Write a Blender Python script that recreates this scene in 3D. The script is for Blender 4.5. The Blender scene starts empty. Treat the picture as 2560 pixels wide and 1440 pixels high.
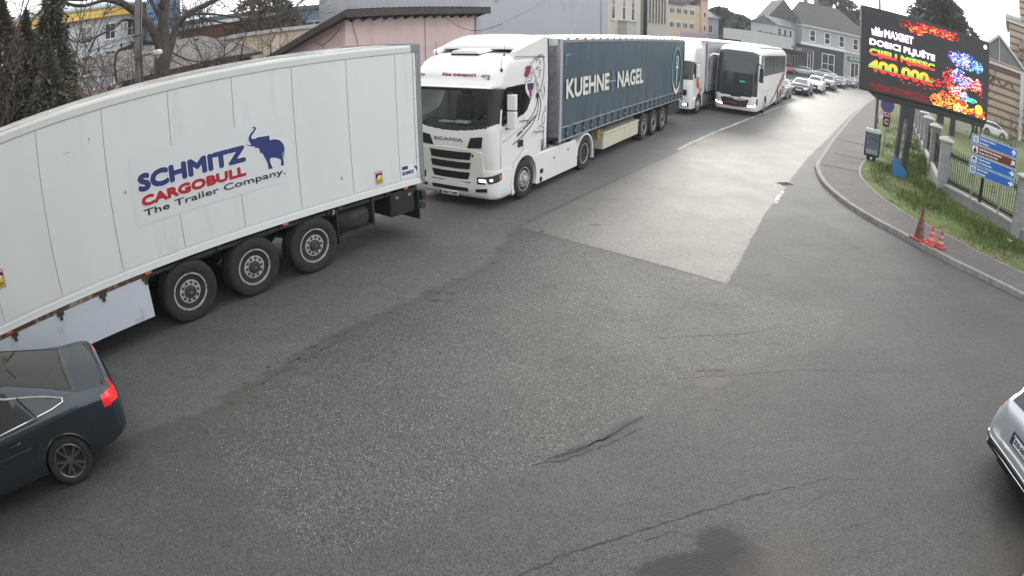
import bpy, bmesh, math, random
from mathutils import Vector, Matrix
R = math.radians
S = bpy.context.scene
col = S.collection
# ---------------------------------------------------------------- camera, sky, sun, exposure
cam_d = bpy.data.cameras.new('camera')
cam_d.type = 'PANO'                                   # wide surveillance lens with barrel distortion
cam_d.panorama_type = 'FISHEYE_LENS_POLYNOMIAL'
cam_d.sensor_width = 36.0; cam_d.sensor_fit = 'HORIZONTAL'
cam_d.fisheye_fov = R(175)
cam_d.fisheye_polynomial_k0 = 0.0
cam_d.fisheye_polynomial_k1 = -0.857 / 18
cam_d.fisheye_polynomial_k2 = 0.157 / 18 ** 2
cam_d.fisheye_polynomial_k3 = -0.169 / 18 ** 3
cam_d.fisheye_polynomial_k4 = 0.0
cam_d.clip_start = 0.05; cam_d.clip_end = 4000
cam = bpy.data.objects.new('camera', cam_d); col.objects.link(cam)
cam.location = (0, 0, 4.3717); cam.rotation_euler = (R(90 - 24.223), 0, 0)
S.camera = cam
SUN_EL, SUN_AZ = R(21), R(19)                         # azimuth clockwise from +Y
W = bpy.data.worlds.new('World'); S.world = W; W.use_nodes = True
nt = W.node_tree; bg = nt.nodes['Background']
sky = nt.nodes.new('ShaderNodeTexSky'); sky.sky_type = 'NISHITA'; sky.sun_disc = False
sky.sun_elevation = SUN_EL; sky.sun_rotation = SUN_AZ
sky.air_density = 1.0; sky.dust_density = 3.0; sky.ozone_density = 1.0
hs = nt.nodes.new('ShaderNodeHueSaturation'); hs.inputs['Saturation'].default_value = 0.22
nt.links.new(sky.outputs[0], hs.inputs['Color'])
cl = nt.nodes.new('ShaderNodeMix'); cl.data_type = 'RGBA'; cl.inputs['Factor'].default_value = .72      # even cloud deck
nt.links.new(hs.outputs[0], cl.inputs['A']); cl.inputs['B'].default_value = (6.0, 6.2, 6.4, 1)
nt.links.new(cl.outputs['Result'], bg.inputs[0])
bg.inputs[1].default_value = 0.15
sun_d = bpy.data.lights.new('sun', 'SUN'); sun_d.energy = 0.85; sun_d.angle = R(14); sun_d.color = (1, .93, .83)
sun = bpy.data.objects.new('sun', sun_d); col.objects.link(sun)
dv = Vector((math.sin(SUN_AZ) * math.cos(SUN_EL), math.cos(SUN_AZ) * math.cos(SUN_EL), math.sin(SUN_EL)))
sun.rotation_euler = dv.to_track_quat('Z', 'Y').to_euler()
S.view_settings.view_transform = 'Standard'; S.view_settings.look = 'None'
S.view_settings.exposure = 1.25; S.view_settings.gamma = 1
S.render.engine = 'CYCLES'; S.cycles.max_bounces = 6; S.cycles.transparent_max_bounces = 6

# ---------------------------------------------------------------- materials
MATS = {}
def mk(name, c, rough=.6, metal=0., var=.0, vs=4., bump=0., bs=60., coat=0., c2=None, c2amt=.0, c2s=2., spec=.5, emit=0., stretch=None, detail=4):
    if name in MATS: return MATS[name]
    m = bpy.data.materials.new(name); m.use_nodes = True; n = m.node_tree; b = n.nodes['Principled BSDF']
    b.inputs['Roughness'].default_value = rough; b.inputs['Metallic'].default_value = metal
    b.inputs['Coat Weight'].default_value = coat; b.inputs['Coat Roughness'].default_value = .06
    b.inputs['Specular IOR Level'].default_value = spec
    c4 = (*c, 1); b.inputs['Base Color'].default_value = c4
    tc = n.nodes.new('ShaderNodeTexCoord'); src = tc.outputs['Object']
    if stretch:
        mp = n.nodes.new('ShaderNodeMapping'); mp.inputs['Scale'].default_value = stretch
        n.links.new(src, mp.inputs['Vector']); src = mp.outputs[0]
    def noise(scale, det=detail, r=.6):
        t = n.nodes.new('ShaderNodeTexNoise'); t.inputs['Scale'].default_value = scale
        t.inputs['Detail'].default_value = det; t.inputs['Roughness'].default_value = r
        n.links.new(src, t.inputs['Vector']); return t.outputs['Fac']
    out = None
    if var:
        mx = n.nodes.new('ShaderNodeMix'); mx.data_type = 'RGBA'
        mx.inputs['A'].default_value = tuple(max(0, x * (1 - var)) for x in c) + (1,)
        mx.inputs['B'].default_value = tuple(min(1, x * (1 + var)) for x in c) + (1,)
        rp = n.nodes.new('ShaderNodeMapRange'); rp.inputs['From Min'].default_value = .3; rp.inputs['From Max'].default_value = .7
        n.links.new(noise(vs), rp.inputs['Value']); n.links.new(rp.outputs[0], mx.inputs['Factor']); out = mx.outputs['Result']
    if c2:
        mx = n.nodes.new('ShaderNodeMix'); mx.data_type = 'RGBA'
        if out: n.links.new(out, mx.inputs['A'])
        else: mx.inputs['A'].default_value = c4
        mx.inputs['B'].default_value = (*c2, 1)
        rp = n.nodes.new('ShaderNodeMapRange'); rp.inputs['From Min'].default_value = .62 - c2amt * .3; rp.inputs['From Max'].default_value = .72 - c2amt * .25
        n.links.new(noise(c2s, 6, .7), rp.inputs['Value']); n.links.new(rp.outputs[0], mx.inputs['Factor']); out = mx.outputs['Result']
    if out: n.links.new(out, b.inputs['Base Color'])
    if bump:
        bp = n.nodes.new('ShaderNodeBump'); bp.inputs['Strength'].default_value = bump; bp.inputs['Distance'].default_value = .02
        n.links.new(noise(bs, 3), bp.inputs['Height']); n.links.new(bp.outputs[0], b.inputs['Normal'])
    if emit:
        b.inputs['Emission Color'].default_value = c4; b.inputs['Emission Strength'].default_value = emit
    MATS[name] = m; return m

# ---------------------------------------------------------------- geometry builder
class G:
    def __init__(s): s.v = []; s.f = []; s.m = []; s.s = []
    def add(s, vs, fs, m=0, sm=False):
        o = len(s.v); s.v += [tuple(p) for p in vs]
        for f in fs: s.f.append(tuple(o + i for i in f)); s.m.append(m); s.s.append(sm)
        return s
    def box(s, x0, x1, y0, y1, z0, z1, m=0):
        x0, x1 = min(x0, x1), max(x0, x1); y0, y1 = min(y0, y1), max(y0, y1); z0, z1 = min(z0, z1), max(z0, z1)
        return s.add([(x0,y0,z0),(x1,y0,z0),(x1,y1,z0),(x0,y1,z0),(x0,y0,z1),(x1,y0,z1),(x1,y1,z1),(x0,y1,z1)],
              [(0,3,2,1),(4,5,6,7),(0,1,5,4),(1,2,6,5),(2,3,7,6),(3,0,4,7)], m)
    def beam(s, p, q, w, h, m=0, up=(0,0,1)):
        p, q = Vector(p), Vector(q); d = (q - p).normalized(); u = Vector(up)
        if abs(d.dot(u)) > .98: u = Vector((1, 0, 0))
        a = d.cross(u).normalized() * w / 2; b = a.cross(d).normalized() * h / 2
        vs = [p-a-b, p+a-b, p+a+b, p-a+b, q-a-b, q+a-b, q+a+b, q-a+b]
        return s.add(vs, [(0,1,2,3),(7,6,5,4),(0,4,5,1),(1,5,6,2),(2,6,7,3),(3,7,4,0)], m)
    def prism(s, poly, ax, a0, a1, m=0, sm=False):
        """polygon in the plane across axis ax: x->(y,z) y->(x,z) z->(x,y)"""
        def P(p, a): return (a, p[0], p[1]) if ax == 'x' else ((p[0], a, p[1]) if ax == 'y' else (p[0], p[1], a))
        n = len(poly); vs = [P(p, a0) for p in poly] + [P(p, a1) for p in poly]
        fs = [tuple(range(n)), tuple(range(2*n-1, n-1, -1))] + [(i, i + n, (i+1) % n + n, (i+1) % n) for i in range(n)]
        return s.add(vs, fs, m, sm)
    def poly(s, pts, m=0): return s.add(pts, [tuple(range(len(pts)))], m)
    def tube(s, pts, r, n=8, m=0, cap=True, sm=True):
        pts = [Vector(p) for p in pts]; rs = r if isinstance(r, (list, tuple)) else [r] * len(pts)
        rings = []; a = None
        for i, p in enumerate(pts):
            t = (pts[min(i+1, len(pts)-1)] - pts[max(i-1, 0)])
            t = t.normalized() if t.length > 1e-9 else Vector((0, 0, 1))
            if a is None or abs(a.dot(t)) > .97:
                a = t.cross(Vector((0, 0, 1)) if abs(t.z) < .9 else Vector((1, 0, 0)))
            a = (a - t * a.dot(t)).normalized(); b = t.cross(a)
            rings.append([p + (a * math.cos(2*math.pi*k/n) + b * math.sin(2*math.pi*k/n)) * rs[i] for k in range(n)])
        return s.loft(rings, m, cap, sm)
    def loft(s, rings, m=0, cap=True, sm=True, closed=True):
        n = len(rings[0]); vs = [p for r in rings for p in r]; fs = []
        for i in range(len(rings) - 1):
            for k in range(n if closed else n - 1):
                k2 = (k + 1) % n; fs.append((i*n+k, i*n+k2, (i+1)*n+k2, (i+1)*n+k))
        s.add(vs, fs, m, sm)
        if cap:
            o = len(s.v) - len(vs)
            for f in (tuple(o + k for k in range(n-1, -1, -1)), tuple(o + (len(rings)-1)*n + k for k in range(n))):
                s.f.append(f); s.m.append(m); s.s.append(False)
        return s
    def lathe(s, prof, n=24, ax='y', c=(0, 0, 0), m=0, sm=True):
        """prof: (radius, along)"""
        rings = []
        for r, h in prof:
            ring = []
            for k in range(n):
                t = 2 * math.pi * k / n; x, y = r * math.cos(t), r * math.sin(t)
                ring.append((c[0]+x, c[1]+h, c[2]+y) if ax == 'y' else ((c[0]+x, c[1]+y, c[2]+h) if ax == 'z' else (c[0]+h, c[1]+x, c[2]+y)))
            rings.append(ring)
        return s.loft(rings, m, True, sm)
    def cyl(s, p, q, r, n=12, m=0, sm=True): return s.tube([p, q], r, n, m, True, sm)
    def sph(s, c, rx, ry=None, rz=None, n=10, m=0):
        ry = ry or rx; rz = rz or rx
        rings = [[(c[0] + rx*math.sin(a)*math.cos(2*math.pi*k/n), c[1] + ry*math.sin(a)*math.sin(2*math.pi*k/n), c[2] + rz*math.cos(a)) for k in range(n)]
                 for a in [math.pi * (i + .02) / (n * .5 + .04) for i in range(n // 2 + 1)]]
        return s.loft(rings, m)
    def mat(s, M, start=0):
        for i in range(start, len(s.v)): s.v[i] = tuple(M @ Vector(s.v[i]))
        return s
    def mesh(s, name, mats, bevel=0, ang=35, fix=True, seg=1):
        me = bpy.data.meshes.new(name); me.from_pydata(s.v, [], s.f)
        for mm in (mats if isinstance(mats, (list, tuple)) else [mats]): me.materials.append(mm)
        me.polygons.foreach_set('material_index', s.m); me.polygons.foreach_set('use_smooth', s.s)
        if fix or bevel:
            b = bmesh.new(); b.from_mesh(me)
            if fix: bmesh.ops.recalc_face_normals(b, faces=b.faces)
            if bevel:
                es = [e for e in b.edges if len(e.link_faces) == 2 and e.calc_face_angle(0) > R(40)]
                bmesh.ops.bevel(b, geom=es, offset=bevel, segments=seg, affect='EDGES', clamp_overlap=True)
            b.to_mesh(me); b.free()
        if any(s.s): me.set_sharp_from_angle(angle=R(ang))
        return me
    def build(s, name, mats, parent=None, **kw): return link(name, s.mesh(name, mats, **kw), parent)

def link(name, me, parent=None, loc=None, rz=None):
    o = bpy.data.objects.new(name, me); col.objects.link(o)
    if parent: o.parent = parent
    if loc: o.location = loc
    if rz is not None: o.rotation_euler.z = rz
    return o
def tag(o, label=None, cat=None, group=None, kind=None):
    if label: o['label'] = label
    if cat: o['category'] = cat
    if group: o['group'] = group
    if kind: o['kind'] = kind
    return o
def thing(name, label, cat, loc=(0, 0, 0), rz=0, group=None):
    return tag(link(name, None, None, loc, rz), label, cat, group)
def dup(root, loc, rz, label, group=None, name=None):
    r = root.copy(); col.objects.link(r); r.location = loc; r.rotation_euler.z = rz; r['label'] = label
    if group: r['group'] = group
    for ch in list(root.children):
        c = ch.copy(); col.objects.link(c); c.parent = r
        for g in ch.children:
            d = g.copy(); col.objects.link(d); d.parent = c
    return r
def frame(o, x, u):
    """matrix: local X along x, local Y along u, at o"""
    x = Vector(x).normalized(); u = Vector(u); u = (u - x * u.dot(x)).normalized(); n = x.cross(u)
    M = Matrix((x, u, n)).transposed().to_4x4(); M.translation = Vector(o); return M
_tc = {}
def textg(t, bold=0., shear=0., space=1.):
    """flat lettering mesh, normalised to its own bounding box: verts, faces, width, height"""
    k = (t, bold, shear, space)
    if k in _tc: return _tc[k]
    cu = bpy.data.curves.new('t', 'FONT'); cu.body = t; cu.size = 1; cu.offset = bold; cu.shear = shear; cu.resolution_u = 3; cu.space_character = space
    cu.fill_mode = 'BOTH'; cu.dimensions = '2D'
    o = bpy.data.objects.new('t', cu); col.objects.link(o)
    dg = bpy.context.evaluated_depsgraph_get(); me = o.evaluated_get(dg).to_mesh()
    vs = [tuple(v.co) for v in me.vertices]; fs = [tuple(p.vertices) for p in me.polygons]
    o.evaluated_get(dg).to_mesh_clear(); bpy.data.objects.remove(o); bpy.data.curves.remove(cu)
    x0 = min(v[0] for v in vs); x1 = max(v[0] for v in vs); y0 = min(v[1] for v in vs); y1 = max(v[1] for v in vs)
    _tc[k] = ([(v[0]-x0, v[1]-y0, 0) for v in vs], fs, x1 - x0, y1 - y0); return _tc[k]
def put_text(g, t, o, x, u, w, h, m=0, bold=0., shear=0., space=1., lift=.004):
    """bold: extra stroke weight in metres, made by overlaid copies a hair apart"""
    vs, fs, tw, th = textg(t, 0, shear, space); M = frame(o, x, u); n = M.to_3x3() @ Vector((0, 0, 1))
    k = 8 if bold else 1
    for i in range(k):
        dx, dy = (bold*math.cos(i*math.pi/4), bold*math.sin(i*math.pi/4)) if bold else (0, 0)
        g.add([M @ Vector((v[0]*(w-2*bold)/tw+bold+dx, v[1]*(h-2*bold)/th+bold+dy, 0)) + n*(lift+i*.0003) for v in vs], fs, m)
def stroke(g, pts, w, to3, m=0):
    """flat line of width w through 2-D points, put on a surface by to3"""
    n = len(pts); L = []; Rr = []
    for i, p in enumerate(pts):
        a = pts[max(i-1, 0)]; b = pts[min(i+1, n-1)]; dx, dy = b[0]-a[0], b[1]-a[1]; l = math.hypot(dx, dy) or 1
        ww = w * (1 if 0 < i < n-1 else .35) / 2
        L.append(to3((p[0] - dy/l*ww, p[1] + dx/l*ww))); Rr.append(to3((p[0] + dy/l*ww, p[1] - dx/l*ww)))
    g.add(L + Rr, [(i, i+1, n+i+1, n+i) for i in range(n-1)], m)
def smooth(pts, k=3, closed=False):
    """Catmull-Rom through 2-D or 3-D points"""
    out = []; n = len(pts); seg = n if closed else n - 1
    for i in range(seg):
        P = [pts[(i+j) % n] if closed else pts[min(max(i+j, 0), n-1)] for j in (-1, 0, 1, 2)]
        for j in range(k):
            t = j / k
            out.append(tuple(.5*(2*b + (c-a)*t + (2*a-5*b+4*c-d)*t*t + (3*b-a-3*c+d)*t**3) for a, b, c, d in zip(*P)))
    if not closed: out.append(tuple(pts[-1]))
    return out
def inside(p, poly):
    x, y = p; c = False; j = len(poly) - 1
    for i in range(len(poly)):
        xi, yi = poly[i]; xj, yj = poly[j]
        if (yi > y) != (yj > y) and x < (xj-xi)*(y-yi)/(yj-yi)+xi: c = not c
        j = i
    return c
def lerp(tab, x):
    """piecewise-linear table [(x, value or tuple)]"""
    if x <= tab[0][0]: return tab[0][1]
    for (a, va), (b, vb) in zip(tab, tab[1:]):
        if x <= b:
            t = (x - a) / (b - a) if b > a else 0
            return tuple(p + (q-p)*t for p, q in zip(va, vb)) if isinstance(va, tuple) else va + (vb-va)*t
    return tab[-1][1]
# shared materials
white = mk('white paint', (.78,.78,.76), .3, coat=.3, var=.04, vs=1.5)
black = mk('black plastic', (.018,.018,.02), .5)
rubber = mk('tyre rubber', (.022,.022,.023), .85, var=.3, vs=9, bump=.2, bs=30)
darkmet = mk('dark steel', (.03,.03,.032), .6, var=.3, vs=6)
steel = mk('galvanised steel', (.32,.33,.34), .45, .6, var=.2, vs=8)
rimgrey = mk('wheel rim grey', (.50,.50,.51), .45, .4, var=.25, vs=10, c2=(.12,.10,.09), c2amt=.3, c2s=9)
glass = mk('dark glass', (.02,.025,.028), .06, spec=.6, coat=.2)
chrome = mk('bright trim', (.75,.75,.76), .15, 1.)
red = mk('red lamp', (.5,.01,.012), .25, coat=.4)
amber = mk('amber lamp', (.7,.18,.02), .3)
lampw = mk('lamp glass', (.55,.58,.62), .08, coat=.5)
# ---- asphalt
class NT:
    def __init__(s, m): s.m = m; s.n = m.node_tree; s.b = s.n.nodes['Principled BSDF']; s.P = s.N('TexCoord').outputs['Object']
    def N(s, t): return s.n.nodes.new('ShaderNode'+t)
    def L(s, a, b): s.n.links.new(a, b)
    def noise(s, sc, d=3, r=.6, P=None):
        t = s.N('TexNoise'); t.inputs['Scale'].default_value = sc; t.inputs['Detail'].default_value = d; t.inputs['Roughness'].default_value = r
        s.L(P or s.P, t.inputs['Vector']); return t.outputs['Fac']
    def ramp(s, v, a, bb, lo=0., hi=1.):
        t = s.N('MapRange'); t.inputs['From Min'].default_value = a; t.inputs['From Max'].default_value = bb
        t.inputs['To Min'].default_value = lo; t.inputs['To Max'].default_value = hi; s.L(v, t.inputs['Value']); return t.outputs[0]
    def math(s, op, a, b):
        t = s.N('Math'); t.operation = op
        for k, q in enumerate((a, b)):
            if isinstance(q, (int, float)): t.inputs[k].default_value = q
            else: s.L(q, t.inputs[k])
        return t.outputs[0]
    def mix(s, f, A, B, mode='MIX'):
        t = s.N('Mix'); t.data_type = 'RGBA'; t.blend_type = mode
        if isinstance(f, float): t.inputs['Factor'].default_value = f
        else: s.L(f, t.inputs['Factor'])
        for k, q in (('A', A), ('B', B)):
            if isinstance(q, tuple): t.inputs[k].default_value = (*q, 1)
            else: s.L(q, t.inputs[k])
        return t.outputs['Result']
    def core(s, c, stone, amt, scale, var, streak=.18):
        base = s.mix(s.ramp(s.noise(.55, 5), .32, .68), tuple(x*(1-var) for x in c), tuple(x*(1+var) for x in c))
        base = s.mix(s.ramp(s.noise(4.5, 4), .3, .7, 0, .5), base, tuple(x*.72 for x in c))
        mp = s.N('Mapping'); mp.inputs['Rotation'].default_value = (0, 0, R(-54)); mp.inputs['Scale'].default_value = (.12, 2.2, 1); s.L(s.P, mp.inputs['Vector'])
        base = s.mix(s.ramp(s.noise(1., 5, .65, mp.outputs[0]), .42, .72, 0, streak*2.2), base, tuple(x*.62 for x in c))
        v = s.N('TexVoronoi'); v.inputs['Scale'].default_value = scale; s.L(s.P, v.inputs['Vector'])
        pick = s.N('SeparateColor'); s.L(v.outputs['Color'], pick.inputs[0])
        gm = s.mix(1., base, (1,1,1), 'MULTIPLY'); g = s.ramp(pick.outputs[0], 0., 1., .45, 1.5); s.L(g, gm.node.inputs['B'])
        dens = s.math('ADD', s.ramp(s.noise(1.3, 4), .3, .7, amt*.35, amt*1.5), 0.)
        sel = s.math('GREATER_THAN', pick.outputs[1], s.math('SUBTRACT', 1., dens))
        sc = s.mix(s.ramp(pick.outputs[2], 0, 1), tuple(x*.55 for x in stone), tuple(x*1.25 for x in stone))
        return s.mix(s.math('MULTIPLY', sel, s.ramp(v.outputs['Distance'], .25, .45, 1., 0.)), gm, sc), v.outputs['Distance']
    def spots(s, base, L_):
        for (x, y, rx, ry, rot, cc, soft) in L_:
            mp = s.N('Mapping'); mp.vector_type = 'TEXTURE'; mp.inputs['Location'].default_value = (x, y, 0); mp.inputs['Rotation'].default_value = (0, 0, rot)
            mp.inputs['Scale'].default_value = (rx, ry, 1); s.L(s.P, mp.inputs['Vector'])
            ln = s.N('VectorMath'); ln.operation = 'LENGTH'; s.L(mp.outputs[0], ln.inputs[0])
            ad = s.math('ADD', ln.outputs['Value'], s.ramp(s.noise(3.2, 6, .7), .3, .7, -.38, .38))
            base = s.mix(s.ramp(ad, 1-soft, 1+soft, .92 if cc[0] < .03 else .5, 0.), base, cc)
        return base
    def done(s, col_, h, rough, bump, spec=.5):
        s.L(col_, s.b.inputs['Base Color']); s.L(s.ramp(s.noise(.8, 4), .3, .7, rough-.03, rough+.03), s.b.inputs['Roughness'])
        bp = s.N('Bump'); bp.inputs['Strength'].default_value = bump; bp.inputs['Distance'].default_value = .01; s.L(h, bp.inputs['Height']); s.L(bp.outputs[0], s.b.inputs['Normal']); s.b.inputs['Specular IOR Level'].default_value = spec
        return s.m
def newm(name): m = bpy.data.materials.new(name); m.use_nodes = True; return NT(m)
SPOTS = [(1.02,5.58,.62,.10,.62,(.028,.028,.027),.4),(1.50,3.40,.56,.34,.3,(.009,.009,.010),.14),(1.98,3.82,.30,.25,.9,(.014,.014,.015),.22),(2.05,3.5,.3,.3,0,(.012,.012,.013),.4),(2.5,3.45,.42,.26,.2,(.085,.066,.048),.5),(-3.6,6.1,1.3,.35,.7,(.068,.056,.046),.6),
    (-1.2,9.3,1.9,.16,.86,(.075,.062,.054),.6),(2.62,6.72,.30,.14,.1,(.125,.098,.09),.16),(6.3,2.6,1.5,.7,.4,(.075,.055,.04),.7)]
C_MAIN = ((.062,.0605,.057), (.20,.195,.18), .06, 75., .15); C_COARSE = ((.062,.060,.056), (.26,.25,.225), .19, 50., .18); C_DARK = ((.098,.099,.098), (.16,.16,.16), .03, 80., .14)
q = newm('asphalt'); c_, h_ = q.core(*C_MAIN); A_main = q.done(c_, h_, .68, .5)
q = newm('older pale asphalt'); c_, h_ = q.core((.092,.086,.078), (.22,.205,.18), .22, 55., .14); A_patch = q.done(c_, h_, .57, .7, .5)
q = newm('smooth lane asphalt'); c_, h_ = q.core(*C_DARK); A_dark = q.done(c_, h_, .70, .4)
q = newm('worn pavement'); c_, h_ = q.core((.105,.095,.088), (.18,.165,.15), .15, 60., .16); paving = q.done(c_, h_, .82, .5)
q = newm('asphalt near'); c_, h_ = q.core(*C_MAIN); c_ = q.spots(c_, SPOTS); cc_, h2_ = q.core(*C_COARSE); cd_, h3_ = q.core(*C_DARK)
def amask(nm, amp): 
    at = q.N('Attribute'); at.attribute_name = nm; return q.ramp(q.math('ADD', at.outputs['Fac'], q.ramp(q.noise(2.6, 6, .7), .3, .7, -amp, amp)), .40, .60)
k1, k2 = amask('coarse', .30), amask('lane', .22)
c_ = q.mix(k2, q.mix(k1, c_, cc_), cd_); hm_ = q.N('Mix'); q.L(k1, hm_.inputs[0]); q.L(h_, hm_.inputs[2]); q.L(h2_, hm_.inputs[3]); A_near = q.done(c_, hm_.outputs[0], .68, .7)
g = G(); g.add([(-620,-70,0),(620,-70,0),(620,660,0),(-620,660,0)], [(0,1,2,3)])
tag(g.build('ground', A_main), kind='structure')
rnd = random.Random(4)
def rough_poly(pts, step=.25, amp=.05):
    out = []
    for i, p in enumerate(pts):
        q = pts[(i+1) % len(pts)]; L = math.hypot(q[0]-p[0], q[1]-p[1]); k = max(1, int(L/step))
        for j in range(k):
            t = j/k; a = amp if j else 0
            out.append((p[0]+(q[0]-p[0])*t + rnd.uniform(-a, a), p[1]+(q[1]-p[1])*t + rnd.uniform(-a, a)))
    return out
def sheet(name, pts, z, m, **kw):
    g = G(); g.poly([(x, y, z) for x, y in pts]); o = g.build(name, m)
    return tag(o, kind='structure')
def sdist(p, poly):
    """signed distance to a polygon's edge, positive inside"""
    best = 9e9
    for i in range(len(poly)):
        (x0, y0), (x1, y1) = poly[i-1], poly[i]; dx, dy = x1-x0, y1-y0; t = max(0, min(1, ((p[0]-x0)*dx+(p[1]-y0)*dy)/(dx*dx+dy*dy))); best = min(best, (p[0]-x0-t*dx)**2+(p[1]-y0-t*dy)**2)
    return math.sqrt(best)*(1 if inside(p, poly) else -1)
COARSE = [(-3.75,5.5),(-3.0,4.55),(-1.76,3.62),(-1.1,4.1),(-.33,4.78),(.5,5.26),(1.6,6.06),(2.1,6.6),(3.2,7.1),(4.96,7.6),(5.69,8.7),(4.02,9.6),(2.0,11.3),(.2,12.7),(-.3,10.5),(-2.7,7.6)]
LANE = [(-11.2,2.2),(-8.9,1.4),(-3.95,5.9),(-2.95,7.7),(-.55,10.7),(.05,13.06),(1.2,14.8),(-3,22),(-13,16),(-16,8)]
NXg, NYg, x0g, x1g, y0g, y1g = 190, 150, -11.0, 8.0, 1.6, 14.2
g = G(); g.add([(x0g+(x1g-x0g)*i/NXg, y0g+(y1g-y0g)*j/NYg, .0012) for j in range(NYg+1) for i in range(NXg+1)], [(j*(NXg+1)+i, j*(NXg+1)+i+1, (j+1)*(NXg+1)+i+1, (j+1)*(NXg+1)+i) for j in range(NYg) for i in range(NXg)])
o = tag(g.build('road', A_near, fix=False), kind='structure')
for nm, P_, wd in (('coarse', COARSE, .22), ('lane', LANE, .30)):
    at_ = o.data.attributes.new(nm, 'FLOAT', 'POINT'); at_.data.foreach_set('value', [max(0., min(1., .5+sdist(v[:2], P_)/wd*.5)) for v in g.v])
sheet('road', [(1.2,14.8),(6.08,21.78),(7.35,24.04),(12.35,31.13),(22.0,44.6),(31.0,56.8),(43.3,72.4),(80,113),(76,118),(36,75),(16,53),(-1,26),(-6,17),(-13,14.2),(-.2,14.2),(.8,14.2)], .0012, A_dark)
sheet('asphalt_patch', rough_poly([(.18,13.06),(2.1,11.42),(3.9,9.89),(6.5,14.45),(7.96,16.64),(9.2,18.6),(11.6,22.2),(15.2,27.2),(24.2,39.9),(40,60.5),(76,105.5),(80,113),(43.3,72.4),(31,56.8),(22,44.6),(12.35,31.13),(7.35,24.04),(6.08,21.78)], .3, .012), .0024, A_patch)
# crack lines and torn edges
g = G()
crk = mk('crack shadow line', (.034,.034,.033), .9)
def crack(pts, w, seed, z=.0034):
    r = random.Random(seed); P = []
    for i in range(len(pts)-1):
        a, b = pts[i], pts[i+1]; L = math.hypot(b[0]-a[0], b[1]-a[1]); k = max(2, int(L/.06))
        for j in range(k): t = j/k; P.append((a[0]+(b[0]-a[0])*t+r.uniform(-.018,.018), a[1]+(b[1]-a[1])*t+r.uniform(-.018,.018)))
    Lv = []; Rv = []
    for i, p in enumerate(P):
        ww = w*r.uniform(.1, .9)*.5; Lv.append((p[0]-ww*.5, p[1]+ww, z)); Rv.append((p[0]+ww*.5, p[1]-ww, z))
    n = len(P); g.add(Lv+Rv, [(i, i+1, n+i+1, n+i) for i in range(n-1)])
crack([(.0,3.55),(.5,3.84),(1.05,4.04),(1.86,4.3),(2.59,4.48),(3.1,4.53)], .032, 1)
crack([(3.1,4.53),(3.5,4.6),(4.07,4.43),(4.3,4.1),(3.9,3.8),(3.3,3.75)], .012, 2)
crack([(3.0,4.2),(3.4,4.35),(3.9,4.3)], .012, 12)
crack([(.48,5.26),(1.0,5.52),(1.6,6.0)], .035, 3); crack([(.2,5.12),(.6,5.2),(1.15,5.5),(1.55,5.78)], .03, 4); crack([(.35,5.18),(.75,5.36),(1.3,5.72)], .03, 41)
crack([(2.5,6.95),(2.75,6.98),(2.95,6.97)], .03, 5)
crack([(-.9,11.0),(.5,10.2),(2.0,9.4),(4.0,8.9)], .014, 6); crack([(2.1,7.9),(3.5,8.0),(5.2,8.4)], .014, 13)
crack([(2.2,6.8),(4.0,6.9),(6.2,6.6)], .012, 7); crack([(3.9,9.89),(5.2,12.2),(6.5,14.45)], .018, 8)
crack([(.18,13.06),(3.9,9.89)], .02, 9); crack([(-3.3,6.7),(-2.6,7.7),(-2.2,8.2)], .012, 10)
crack([(1.25,3.95),(1.5,4.05),(1.75,3.98)], .014, 14)
tag(g.build('road_cracks', crk, fix=False), kind='structure')
# oil drips in the lane
g = G(); r = random.Random(7)
line = [(-3.6,6.4),(-2.9,7.4),(-2.1,8.5),(-1.2,9.8),(-.2,11.3),(1.0,13.2),(2.6,15.6),(4.5,18.3)]
for k in range(150):
    t = r.random()**1.0*(len(line)-1.001); i = int(t); f = t-i
    x = line[i][0]+(line[i+1][0]-line[i][0])*f + r.gauss(0, .16); y = line[i][1]+(line[i+1][1]-line[i][1])*f + r.gauss(0, .16)
    s = r.uniform(.008, .03)*(1.9 if r.random() < .1 else 1); sx = r.uniform(.8, 1.9)
    g.poly([(x+s*sx*math.cos(a)*r.uniform(.7,1.1), y+s*math.sin(a)*r.uniform(.7,1.1), .0042) for a in [j*math.pi/4 for j in range(8)]])
for (x, y, s) in ((-1.03,9.5,.07),(-1.3,9.2,.06),(-.35,10.9,.06),(1.9,13.2,.12),(2.6,14.1,.05)):
    g.poly([(x+s*1.5*math.cos(a)*r.uniform(.6,1.1), y+s*.8*math.sin(a)*r.uniform(.6,1.1), .0044) for a in [j*math.pi/5 for j in range(10)]])
tag(g.build('oil_drips', mk('oil stain', (.02,.02,.021), .5), fix=False), 'dark oil drips spotting the lane beside the lorries', 'oil stain', kind='stuff')
# bright chippings and grit lying about
g = G()
for k in range(420):
    x = r.uniform(-4, 6); y = r.uniform(3.6, 13); s = r.uniform(.004, .011)
    g.add([(x-s,y,.003),(x+s*.6,y-s,.003),(x+s*.3,y+s,.003),(x,y,.003+s*1.3)], [(0,1,3),(1,2,3),(2,0,3)])
tag(g.build('road_grit', mk('pale grit', (.38,.37,.34), .9), fix=False), 'pale grit scattered over the asphalt', 'grit', kind='stuff')
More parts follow.
